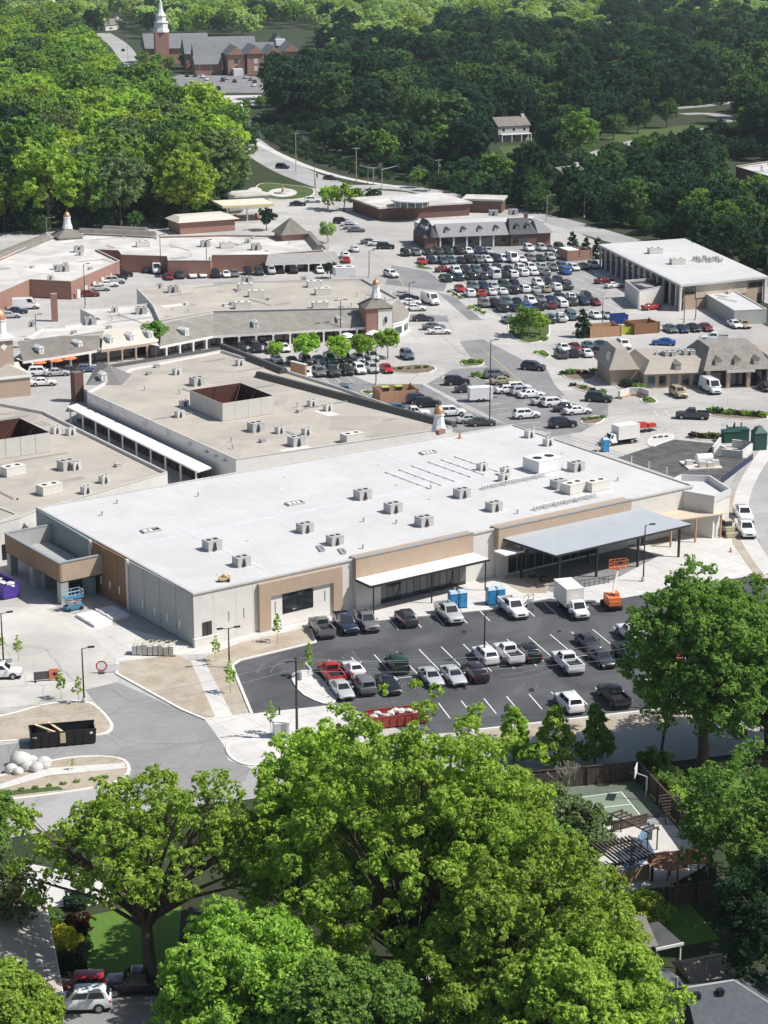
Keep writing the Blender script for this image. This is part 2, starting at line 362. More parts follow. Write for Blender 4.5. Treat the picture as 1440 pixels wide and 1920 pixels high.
island([(543,1268),(560,1258),(590,1258),(634,1310),(625,1322),(600,1320),(560,1300)], CONC_L, sm=1, name='parking_island')
# --- streets and lots farther back
strip('avenue', [(720,392),(660,362),(610,345),(540,318),(480,280),(430,240),(372,208),(300,160),(243,112),(225,84),(190,62)], 13, .010, ASPH_ROAD)
strip('avenue', [(600,352),(690,350),(770,352),(840,368),(960,395),(1060,418),(1150,446),(1284,484),(1440,553),(1560,602)], 10, .014, ASPH_ROAD)
strip('footpath', [(470,262),(520,288),(580,315),(660,338),(760,352)], 3, .03, CONC_L)
sheet('church_car_park', [(305,150),(335,140),(480,143),(500,160),(492,174),(345,174)], .01, ASPH_DRK)
sheet('bridge_deck', [(345,180),(490,178),(480,198),(380,204),(350,196)], .02, CONC_L)
sheet('creek_water', [(455,222),(480,226),(520,262),(540,270),(520,272),(475,250)], .006, WATER)
sheet('creek_bank', [(500,225),(560,240),(700,290),(760,335),(700,338),(600,312),(520,275)], .003, mat('bank_scrub', (.045,.055,.035), .98, .3, 1.5, .5))
strip('lane', [(1040,318),(1090,298),(1160,275),(1230,256),(1300,250),(1360,235),(1372,222),(1330,212),(1280,214)], 8, .010, ASPH_ROAD)
strip('lane', [(1240,205),(1330,198),(1440,182),(1540,160)], 7, .014, ASPH_ROAD)
sheet('lawn', [(1120,262),(1180,246),(1350,228),(1300,246),(1230,252),(1170,268)], .004, GRASS)
sheet('lawn', [(935,275),(1000,270),(1005,300),(950,300)], .004, GRASS)
sheet('roadside_lot', [(1340,330),(1440,345),(1500,390),(1400,372)], .006, ASPH_ROAD)
strip('street', [(1470,835),(1425,900),(1415,960),(1440,1030),(1500,1100)], 9, .02, ASPH_ROAD)
strip('pavement', [(1445,835),(1398,905),(1385,960),(1402,1015),(1460,1095)], 2.4, .04, CONC_L)
sheet('bare_soil', [(1356,930),(1384,920),(1376,960),(1392,1015),(1440,1090),(1420,1085),(1375,1020)], .03, SOIL)
sheet('new_paving', [(1158,858),(1225,836),(1265,824),(1345,832),(1395,858),(1412,862),(1352,908),(1285,902)], .018, mat('fresh_asphalt', (.12,.118,.115), .9, .35, .6, .2, big=.3, bigscale=.2))
# darker patches and crossings of the shopping-centre drive
for P in ([(735,497),(800,508),(838,532),(832,546),(722,533)], [(820,548),(852,556),(905,600),(880,600)], [(755,588),(838,592),(842,604),(752,600)], [(862,640),(905,636),(1010,690),(1060,742),(1000,735),(880,668)],
          [(850,692),(1020,682),(1060,760),(1110,790),(1050,812),(960,800),(900,770),(800,720)], [(620,720),(790,720),(880,770),(960,800),(860,812),(640,740)], [(1110,748),(1140,742),(1140,780),(1090,810),(1010,822),(1080,790)]):
    sheet('asphalt_patch', P, .012+.004*random.randint(0, 2)+random.random()*.003, ASPH_DRK)
sheet('asphalt_patch', [(470,690),(650,700),(800,760),(860,800),(700,790),(500,700)], .007, ASPH_MID)
sheet('car_park', [(800,438),(880,440),(1000,455),(1080,470),(1140,545),(1120,575),(1060,600),(960,605),(905,575)], .006, mat('lot_asphalt', (.34,.335,.325), .9, .1, 1.0, .2, big=.2, bigscale=.06))
# lawn circle of the roundabout garden
def ring_px(cx, cy, rx, ry, n=28): return [(cx+rx*math.cos(2*math.pi*i/n), cy+ry*math.sin(2*math.pi*i/n)) for i in range(n)]
island([(475,352),(492,342),(540,347),(590,352),(590,368),(545,376),(492,372)], GRASS, name='garden_lawn')
sheet('garden_circle', ring_px(530,361,27,8), .15, CONC_L)
sheet('garden_circle', ring_px(478,357,13,6), .17, CONC_L)
# stall lines
def line(a, b, w, z, m=WHITE_LINE, parent=None, name='stall_line'):
    a = Vector((a[0],a[1])); b = Vector((b[0],b[1])); t = (b-a).normalized(); n = Vector((-t.y,t.x))*(w/2)
    mb = MB(); mb.add([(*(a-n),z),(*(b-n),z),(*(b+n),z),(*(a+n),z)], [(0,1,2,3)]); o = obj(name, mb, m, parent)
    if parent is None: o['kind'] = 'structure'
    return o
PARK = bpy.data.objects['car_park']
def stalls(p0, p1, n, length, back=0, z=.02, ang=None, parent=PARK, w=.13):
    a = G(*p0); b = G(*p1); d = (b-a); t = d.normalized(); nn = Vector((t.y, -t.x, 0))
    if ang is not None: nn = dirv(ang)
    for i in range(n):
        q = a+d*(i/(n-1)); line(q-nn*back, q+nn*length, w, z, parent=parent)
stalls((598,1170),(1020,1130), 11, 4.9)
stalls((594,1268),(1260,1190), 17, 5.0, 4.9)
line(G(612,1288), G(1300,1205), .12, .024, parent=PARK)
stalls((822,1318),(1400,1262), 15, 4.8)
OILM = mat('oil_stain', (.028,.028,.03), .7, .3, 3.0)
for k in range(34):
    q = G(random.uniform(600,1280), random.choice((1178,1236,1262,1300,1330))+random.uniform(-12,12)); r_ = random.uniform(.15,.5); mb = MB(); n_ = 12; mb.add([(q.x+r_*random.uniform(.7,1.2)*math.cos(6.283*i/n_), q.y+r_*1.5*random.uniform(.7,1.2)*math.sin(6.283*i/n_), .0165+k*.00004) for i in range(n_)], [tuple(range(n_))]); obj('oil_stain', mb, OILM, PARK)
TYM = mat('tyre_mark', (.15,.152,.155), .9, .2, 2.0)
for k in range(14):
    c = G(random.uniform(480,1150), random.uniform(1205,1350)); r_ = random.uniform(4,11); a0 = random.uniform(0,6.28); mb = MB(); w_ = .09; n_ = 14; sp_ = random.uniform(.6,1.5); z_ = .0152+k*.00005
    for rr_ in (r_, r_+1.6):
        for i in range(n_):
            t0, t1 = a0+sp_*i/n_, a0+sp_*(i+1)/n_; V4 = [(c.x+(rr_+s*w_)*math.cos(t), c.y+(rr_+s*w_)*math.sin(t), z_) for t, s in ((t0,-1),(t1,-1),(t1,1),(t0,1))]; pxs = [PIX(v) for v in V4]
            if all(1210 < q[1] < 1300 and 640 < q[0] < 1250 or (1215 < q[1] < 1325 and 470 < q[0] < 545) for q in pxs): mb.add(V4, [(0,3,2,1)])
    if mb.v: obj('tyre_mark', mb, TYM, PARK)
for i in range(3): line(G(440+i*6,1246+i*14), G(1240,1170+i*9), .07, .0185, mat('pale_scuff%d'%i, (.1,.1,.1), .9), parent=PARK, name='tyre_scuff')
LOTS = [((815,505),(1150,495),14,5,5),((815,538),(1130,520),14,5,5),((870,565),(1130,545),12,5,5),((890,590),(1150,575),12,5,5)]
LOT2 = bpy.data.objects['car_park.001']
for a, b, n, l, k in LOTS: stalls(a, b, n, l, k, z=.012, parent=LOT2)
PV = bpy.data.objects['shopping_centre_paving']
for a, b, n, l_ in (((560,712),(735,699),9,4.6),((545,684),(735,670),9,4.6),((1040,668),(1160,660),7,4.6),((1045,690),(1155,682),7,4.4),((1245,632),(1345,624),6,4.6),((420,510),(610,497),11,4.4),((1225,770),(1330,768),6,4.4)): stalls(a, b, n, l_, z=.031, parent=PV, w=.14)
for a, b in (((742,512),(800,600)),((800,600),(870,668)),((905,655),(985,722)),((690,470),(735,500)),((1180,772),(1290,762))): line(G(*a), G(*b), .16, .033, YELLOW, PV, 'lane_line')
L3 = bpy.data.objects['asphalt_patch.004']
stalls((905,740),(1030,800), 8, 4.5, z=.03, parent=L3); stalls((850,716),(905,740), 4, 4.5, z=.03, parent=L3)

# ------------------------------------------------------------------ the new store
AL = R(35.4); OB = G(365,1212)
Uv = dirv(AL); Vv = dirv(AL+math.pi/2)
def SP(u, v, z=0): p = OB+Uv*u+Vv*v; return Vector((p.x, p.y, z))
store = thing('store_building', 'long new store with bright white flat roof, tan panels and grey end wall', 'building', OB)
def sbox(name, u0, u1, v0, v1, z0, z1, m, parent=store, sm=False):
    mb = MB(); mb.obox((OB.x, OB.y, 0), AL, u0, u1, v0, v1, z0, z1); return obj(name, mb, m, parent)
def spoly(name, P, z0, z1, m, parent=store):
    mb = MB(); mb.prism([SP(u, v) for u, v in P], z0, z1); return obj(name, mb, m, parent)
H0 = 6.9
FP = [(0,0),(84.5,0),(86,43.9),(1,45.4)]
wall = spoly('wall', FP, 0, H0-.12, CREAM)
roof = spoly('roof', [(.35,.35),(84.1,.35),(85.6,43.5),(1.35,45.0)], H0-.118, H0-.03, ROOF_W)
def coping(P, z0, z1, w, m, parent, closed=True):
    Q = [Vector((p[0],p[1])) for p in P]; A = offs(Q, w/2, closed); B = offs(Q, -w/2, closed); n = len(Q)
    for i in range(n if closed else n-1):
        j = (i+1)%n; mb = MB(); mb.box8([(*B[i],z0),(*B[j],z0),(*A[j],z0),(*A[i],z0),(*B[i],z1),(*B[j],z1),(*A[j],z1),(*A[i],z1)]); obj('coping', mb, m, parent)
coping([SP(u,v) for u,v in FP], H0-.1, H0+.1, .42, mat('coping_metal', (.55,.53,.50), .6), store)
# faint seams of the membrane
for i in range(1, 27):
    sbox('roof_seam', 3.1*i, 3.1*i+.12, .6, 43.2, H0-.032, H0-.022, mat('seam', (.61,.605,.60), .6) if i == 1 else MATS['seam'], roof)
# end wall (grey, brown, teal) in slightly proud panels
sbox('end_panel', -.12, .02, .25, 16.3, .1, 6.85, GREYP)
sbox('end_panel', -.16, .02, 17.2, 26.6, .1, 6.95, BROWNP)
mb = MB(); mb.box8([SP(.5,27.5,.1),SP(.5,44.9,.1),SP(.9,44.9,.1),SP(.7,27.5,.1),SP(.45,27.5,6.85),SP(.85,44.9,6.85),SP(.95,44.9,6.85),SP(.7,27.5,6.85)][:8]); 
mb = MB(); mb.box8([SP(-.12,27.3,.1),SP(.3,27.3,.1),SP(1.1,45.2,.1),SP(.72,45.2,.1),SP(-.12,27.3,6.85),SP(.3,27.3,6.85),SP(1.1,45.2,6.85),SP(.72,45.2,6.85)]); obj('end_panel', mb, TEALP, store)
for v in (16.45, 26.75): sbox('pilaster', -.3, .03, v, v+.55, 0, 6.98, CREAM)
for v in (19.0, 21.6, 24.1): sbox('wall_light', -.24, -.15, v, v+.22, 1.6, 2.7, WHITEP)
for v in (3.2, 6.4, 9.6, 12.8): sbox('wall_light', -.2, -.11, v, v+.22, 1.4, 2.5, WHITEP)
for u in (2.9, 6.1, 8.6): sbox('panel_joint', u, u+.05, -.012, .01, 0, 6.75, MATS['coping_metal'])
for v in (4.2, 8.3, 12.4): sbox('panel_joint', -.132, -.1, v, v+.05, .1, 6.8, DARKM)
for v in (19.5, 21.9, 24.3): sbox('panel_joint', -.172, -.14, v, v+.04, .1, 6.9, DARKM)
sbox('plinth', -.3, 3.2, -.6, -.12, 0, 1.1, CREAM); 
d = sbox('door', 1.2, 2.5, -.10, .05, .05, 2.9, GLASS_D); sbox('door_frame', 1.80, 1.9, -.14, -.09, .1, 2.9, BLACKM, d)
for u in (5.0, 7.2): sbox('wall_sconce', u, u+.1, -.06, .02, 2.4, 3.6, GREYM)
# tan portal with window
sbox('portal_frame', 9.3, 11.0, -.5, .02, .05, 6.4, TANP); sbox('portal_frame', 20.6, 22.0, -.5, .02, .05, 6.4, TANP); sbox('portal_frame', 11.0, 20.6, -.497, .02, 4.5, 6.397, TANP)
sbox('portal_panel', 11.0, 20.6, -.14, .02, .05, 4.5, WHITEW)
for k in range(4):
    w_ = sbox('window_pane', 13.05+k*1.13, 14.1+k*1.13, -.22, -.13, 1.8, 4.35, GLASS_D); 
sbox('window_frame', 12.95, 17.6, -.2, -.12, 1.7, 4.45, BLACKM)
for u in (11.8, 19.4): sbox('wall_sconce', u, u+.12, -.2, -.12, 2.2, 3.6, GREYM)
# first entrance block
sbox('entrance_block', 24.0, 43.3, -.65, .9, 4.3, 7.15, TANP); sbox('entrance_parapet_cap', 23.9, 43.4, -.75, -.25, 7.152, 7.27, GREYM)
sbox('entrance_wall', 24.1, 28.0, -.6, .02, 0, 4.3, CREAM)
sbox('entrance_canopy', 23.8, 43.4, -4.2, -.655, 4.1, 4.4, DARKM); sbox('canopy_top', 23.9, 43.3, -4.1, -.66, 4.402, 4.44, WHITEP)
for u in (24.4, 33.8, 42.8): sbox('canopy_post', u, u+.14, -4.0, -3.86, 0, 4.1, BLACKM)
for k in range(13):
    u = 28.1+k*1.1
    if k in (3, 4): d = sbox('door', u, u+1.0, -.3, -.2, .05, 3.2, GLASS_T); sbox('handle', u+.45, u+.52, -.36, -.31, 1.0, 1.5, GREYM, d)
    else: sbox('window_pane', u, u+1.0, -.3, -.2, .5, 3.3, GLASS_D if k % 3 else GLASS_T)
sbox('shopfront_frame', 28.0, 42.4, -.25, .01, 0, 3.5, DARKM)
# second entrance block and large canopy
sbox('entrance_block', 47.4, 71.6, -1.0, .9, 4.3, 7.15, TANP); sbox('entrance_parapet_cap', 47.3, 71.7, -1.1, -.6, 7.152, 7.27, GREYM)
sbox('entrance_wall', 47.5, 71.5, -.6, .02, 0, 4.3, mat('shaded_stucco', (.5,.48,.45), .9))  # darker copy of the cream stucco, canopy shade put into its colour
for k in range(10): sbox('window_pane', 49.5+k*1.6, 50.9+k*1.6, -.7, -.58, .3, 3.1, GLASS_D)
sbox('side_canopy', 46.6, 50.0, -3.4, -1.005, 4.0, 4.2, WHITEP)
pc = [(48.2,-1.05,5.65),(50.9,-8.9,4.75),(75.8,-8.9,4.75),(73.2,-.3,5.65)]
mb = MB(); mb.box8([SP(u,v,z-.28) for u,v,z in pc]+[SP(u,v,z) for u,v,z in pc]); bc = obj('large_canopy', mb, DARKM, store)
mb = MB(); mb.box8([SP(u,v,z+.005) for u,v,z in pc]+[SP(u,v,z+.06) for u,v,z in pc]); obj('canopy_sheet', mb, GALV, bc)
for u, v in ((52.2,-8.2),(58.9,-8.2),(66.5,-8.2),(74.3,-8.2),(50.2,-2.6),(74.0,-1.0),(62,-2.9)): sbox('canopy_post', u-.13, u+.13, v-.13, v+.13, 0, 4.4, BLACKM)
# right-hand end: plain wall, timber frame and white upstand box
spoly('low_roof', [(70.6,-2.3),(86.4,-5.4),(87.3,-.02),(70.6,-.02)], 3.6, 3.75, mat('plywood', (.60,.50,.38), .9, .1, 1.0))
for u, v in ((76.5,-4.2),(81.0,-4.6),(85.6,-5.0)): sbox('timber_post', u, u+.22, v, v+.22, 0, 3.6, WOODT)
spoly('end_box', [(82.6,.2),(84.4,-4.6),(89.0,-3.2),(91.6,3.8),(88.4,6.6),(84.9,5.2)], 0, 5.5, CREAM)
Pb = [(82.6,.2),(84.4,-4.6),(89.0,-3.2),(91.6,3.8),(88.4,6.6),(84.9,5.2)]
coping([SP(u,v) for u,v in Pb], 5.49, 6.5, .3, ROOF_W, store); spoly('end_box_floor', Pb, 5.502, 5.54, ROOF_W)
# loading dock
DQ = [(-6.4,23.6),(0.0,23.6),(.5,40.2),(-6.0,40.2)]
mb = MB()
dk = thing('loading_dock', 'brown boxed loading dock projecting from the grey end wall', 'loading dock', SP(-3,32))
def dbox(name, u0, u1, v0, v1, z0, z1, m, parent=dk):
    mb = MB(); mb.obox((OB.x, OB.y, 0), AL, u0, u1, v0, v1, z0, z1); return obj(name, mb, m, parent)
dbox('fascia', -6.5, -6.2, 23.6, 40.2, 3.2, 5.8, mat('dock_brown', (.28,.185,.12), .85, .08)); dbox('fascia', -6.2, -.18, 23.62, 23.9, 3.2, 5.8, TANP)
dbox('fascia', -6.2, .4, 39.9, 40.2, 3.2, 5.8, GREYP)
for a in ((-6.6,-6.12,23.5,40.3),(-6.12,-.18,23.52,23.98),(-6.12,.4,39.85,40.28)): dbox('coping', *a, 5.802, 5.92, GREYM)
dbox('soffit', -6.3, -.2, 23.7, 40.0, 3.0, 3.19, DARKM); dbox('dock_roof', -6.2, -.18, 23.9, 39.9, 3.2, 3.5, GREYP)
for v in (23.7, 32.0, 39.0): dbox('pier', -6.4, -5.3, v, v+1.1, 0, 3.0, GREYP)
dbox('back_wall', -1.6, -.9, 24.5, 39.0, 0, 3.0, TEALP); dbox('dock_door', -1.75, -1.62, 33.5, 37.2, 0, 2.7, DARKM); dbox('dock_door', -1.75, -1.62, 27.0, 30.5, 0, 2.7, DARKM)
dbox('service_door', -5.5, -5.38, 30.6, 31.5, 0.02, 2.2, GREYM)

# --- things on the roof
def ac_proto(name, l, w, h, m, vents=True):
    p = Proto(name); b = MB(); b.box(-l/2, l/2, -w/2, w/2, .12, h); i = p.part('casing', b, m)
    c = MB(); c.box(-l/2-.1, l/2+.1, -w/2-.1, w/2+.1, 0, .12); p.part('roof_curb', c, LGREY)
    t = MB(); t.box(-l/2-.03, l/2+.03, -w/2-.03, w/2+.03, h, h+.06); p.part('lid', t, m)
    for k in (-1, 1):
        f = MB(); f.lathe((k*l*.24, 0, h+.06), [(w*.2,0),(w*.2,.05),(w*.05,.05)], 10); p.part('fan_grille', f, DARKM)
    if vents:
        g_ = MB()
        g_.box8([(-l*.18,-w/2-.3,.2),(l*.05,-w/2-.3,.2),(l*.05,-w/2-.004,.2),(-l*.18,-w/2-.004,.2),(-l*.1,-w/2-.05,h*.9),(l*.03,-w/2-.05,h*.9),(l*.03,-w/2-.004,h*.9),(-l*.1,-w/2-.004,h*.9)]); p.part('intake_hood', g_, DARKM)
        for k in range(3): s_ = MB(); s_.box(l/2+.002, l/2+.03, -w*.4, w*.4, .3+k*.3, .48+k*.3); p.part('louvre', s_, GREYM)
    return p
AC = ac_proto('rooftop_unit', 2.3, 1.9, 1.45, LGREY)
AC_S = ac_proto('rooftop_unit', 1.4, 1.1, 1.1, mat('unit_pale', (.62,.61,.58), .7, .08, 2.0))
AC_L = ac_proto('rooftop_unit', 3.4, 2.0, 1.4, mat('unit_cream', (.66,.64,.585), .7, .06, 2.0), vents=False)
AC_B = ac_proto('rooftop_unit', 4.8, 3.8, 1.9, mat('unit_white', (.74,.74,.74), .6, .04, 1.0), vents=False)
units = [(398,1030,'left of the crane-free centre, nearest the grey end wall'),(453,1060,'above the dark four-pane window'),(572,997,'right of the open roof hatch frame'),(628,1020,'just behind the first entrance parapet end'),
         (680,935,'farthest back of the left group'),(737,960,'in the middle of the roof'),(795,985,'behind the first entrance parapet'),(866,932,'left of the small pipe racks'),(926,957,'beside the front row of pipe racks'),(1047,915,'right of the rear pipe racks'),(1080,882,'near the right-hand roof edge')]
for px, py, w_ in units:
    AC.inst(G(px, py, H0-.03), AL+random.uniform(-.03,.03), sc=random.uniform(.8,.92), label='grey boxy rooftop unit on the white store roof, '+w_.replace('left of the crane-free centre, ', ''), cat='rooftop unit', group='grey units on the white store roof')
AC_L.inst(G(1075,922,H0-.03), AL+.1, 'low cream rooftop unit beside the grey one near the second parapet', 'rooftop unit')
AC_L.inst(G(1118,918,H0-.03), AL, 'cream rooftop unit with dark end, rightmost behind the second parapet', 'rooftop unit')
AC_B.inst(G(1018,880,H0-.03), AL, 'large white rooftop unit with black fans on the store roof', 'rooftop unit')
for px, py, w_ in ((948,890,'beside the white cooler block'),(904,882,'slim, standing left of the dark vent'),(993,820,'at the back corner of the white roof'),(1028,835,'low, behind the large white unit'),(945,902,'lower one of the two boxes left of the large white unit')):
    AC_S.inst(G(px, py, H0-.03), AL, 'small roof box '+w_, 'rooftop unit', 'small boxes on the store roof')
rack = Proto('pipe_rack')
for k in range(4):
    b = MB(); b.tube((k*.55,-.35,0),(k*.55,0,.6),.05); b.tube((k*.55,.35,0),(k*.55,0,.6),.05); rack.part('trestle', b, GREYM)
b = MB(); b.tube((-.2,0,.6),(1.9,0,.6),.07); rack.part('rail', b, GREYM)
b = MB(); b.box(-.3,2.0,-.55,.55,0,.06); rack.part('base_mat', b, LGREY)
k = 0
ordw = ['first','second','third','fourth','fifth','sixth','seventh','eighth','ninth','tenth','eleventh','twelfth','thirteenth','fourteenth','fifteenth','sixteenth','seventeenth','eighteenth','nineteenth','twentieth']
for row, (a, b_, n) in enumerate((((905,918),(1005,897),6),((1002,957),(1100,936),6))):
    for i in range(n):
        t = i/(n-1); rack.inst(G(a[0]+(b_[0]-a[0])*t, a[1]+(b_[1]-a[1])*t, H0-.03), AL+.05, '%s grey pipe rack from the left in the %s row on the white roof' % (ordw[i], ('rear','front')[row]), 'pipe rack', 'pipe racks on the white roof')
for i, (px, py) in enumerate(((765,900),(790,895),(815,888),(845,880),(870,876),(895,870))):
    mb = MB(); o_ = G(px, py, H0-.03); mb.obox((o_.x,o_.y,o_.z), AL+math.pi/2, -5.5, 5.5, -.35, .35, 0, .1)
    for s_ in range(6): mb.obox((o_.x,o_.y,o_.z), AL+math.pi/2, -5.3+s_*2, -5.0+s_*2, -.45, .45, .1, .18)
    tag(obj('roll_of_membrane', mb, mat('strip_pale', (.60,.595,.59), .7) if i == 0 else MATS['strip_pale']), '%s long pale strip lying on the white roof, counted from the left' % ordw[i], 'roof strip', 'pale strips on the white roof')
def hatch(px, py, n, lab):
    o_ = G(px, py, H0-.03); t = thing('roof_hatch', lab, 'roof hatch', o_); 
    mb = MB()
    for a in ((-1.3,1.3,-.75,-.6),(-1.3,1.3,.6,.75),(-1.3,-1.15,-.6,.6),(1.15,1.3,-.6,.6)): mb.obox((o_.x,o_.y,o_.z), AL-.1, *a, .0, .28)
    obj('hatch_curb', mb, LGREY, t); mb = MB(); mb.obox((o_.x,o_.y,o_.z), AL-.1, -1.15, 1.15, -.6, .6, .0, .08); obj('opening', mb, DARKM, t)
    for k in range(n): mb = MB(); mb.obox((o_.x,o_.y,o_.z), AL-.1, -1.0+k*.7, -.55+k*.7, -.5, .5, .1, .22); obj('slat', mb, WHITEP, t)
hatch(283,996,2,'open roof hatch with white slats on the left of the white roof'); hatch(803,850,3,'open roof hatch at the back of the white roof'); hatch(553,945,3,'open hatch with boards beside it, centre left of the white roof')
o_ = G(1165//2+40,1035,H0-.03)
for px, py, l_, lab in ((600,1030,2.6,'dark folded board lying on the white roof beside the first parapet'),(640,1035,2.4,'bent grey sheet lying at the end of the first parapet')):
    o_ = G(px, py, H0-.03); mb = MB(); mb.obox((o_.x,o_.y,o_.z), AL+.75*2-.3, -l_/2, l_/2, -.25, .25, 0, .2); mb.obox((o_.x,o_.y,o_.z), AL+1.2, -l_/2+.3, l_/2-.5, -.5, -.25, .05, .3); tag(obj('board', mb, GREYM), lab, 'board')
# small yellow machine with two workers' bits on the roof
o_ = G(421,1090,H0-.03); t = thing('roof_cart', 'small yellow roofing cart near the front left edge of the white roof', 'cart', o_)
mb = MB(); mb.obox(tuple(o_), .3, -.7,.7,-.4,.4,.25,.6); obj('tray', mb, YELLOW, t)
for x in (-.5,.5):
    for y in (-.4,.4): mb = MB(); q = o_+Vector((x,y,.22)); mb.tube(q+Vector((0,-.05,0)), q+Vector((0,.05,0)), .22, n=10); obj('wheel', mb, TYRE, t)
mb = MB(); mb.blob(o_+Vector((.2,0,.8)), .45, (1.2,.8,.6), 3); obj('load', mb, LUMBER, t)
mb = MB(); mb.tube(o_+Vector((-.7,0,.6)), o_+Vector((-1.1,0,1.1)), .04); obj('handle', mb, YELLOW, t)
# cupola with copper dome at the back of the roof
def cupola(base, s, lab, copper=COPPER, tall=1.0):
    t = thing('cupola', lab, 'cupola', base)
    mb = MB(); mb.lathe(base, [(1.35*s,0),(1.25*s,.5*s),(1.0*s,1.2*s*tall),(.8*s,2.6*s*tall),(.95*s,2.7*s*tall),(.95*s,2.95*s*tall)], 8); obj('base', mb, WHITEP, t)
    mb = MB(); mb.lathe(base+Vector((0,0,2.951*s*tall)), [(.88*s,0),(.84*s,.35*s),(.66*s,.8*s),(.36*s,1.1*s),(.1*s,1.3*s)], 12); obj('dome', mb, copper, t, True)
    mb = MB(); z = 4.24*s+(tall-1)*2.95*s; mb.tube(base+Vector((0,0,z-.1)), base+Vector((0,0,z+.9*s)), .06*s, .02*s); obj('finial', mb, copper, t); return t
cupola(G(823,808,H0-.03), 1.0, 'white cupola with small copper dome behind the back edge of the white store roof')
mb = MB(); o_ = G(822,815,H0-.03); mb.obox(tuple(o_), AL+.3, -.3, 1.6, -.3, .3, 0, .7); tag(obj('chimney_block', mb, BRICK), 'low brick block by the white cupola on the store roof', 'brick block')
mb = MB(); o_ = G(862,822,H0-.03); mb.lathe(o_, [(.4,0),(.38,.12),(.22,.2),(.1,.9)], 10); tag(obj('traffic_cone', mb, ORANGE), 'orange cone standing on the back of the white store roof', 'cone')
for k in range(26):      # small pipes, drains, pads and scuffed patches of the membrane
    u, v = random.uniform(3, 82), random.uniform(3, 41); w_ = random.uniform(.3, 1.2)
    if k % 3 == 0: mb = MB(); mb.lathe(SP(u, v, H0-.03), [(.12,0),(.12,.5),(.2,.52),(.2,.6)], 7); obj('vent_pipe', mb, LGREY, roof)
    elif k % 3 == 1: sbox('roof_patch', u, u+w_*1.6, v, v+w_, H0-.026, H0-.016-.0002*k, mat('patch%d' % k, (.58+.1*random.random(),)*3, .7), roof)
    else: sbox('roof_drain', u, u+.4, v, v+.25, H0-.028, H0+.03, GREYM, roof)
for a in ((4,40,21.8,22.5),(40,80,21.8,22.5),(12.2,12.8,3,21.7),(58,58.6,22.6,41)): sbox('walkway_pad', *a, H0-.027, H0-.010, mat('pad_grey', (.60,.60,.61), .8) if 'pad_grey' not in MATS else MATS['pad_grey'], roof)
for i,(px,py) in enumerate(((180,1000),(237,975),(240,1125),(395,1000),(700,1000),(880,1000),(560,920),(640,880),(920,985))):
    pass
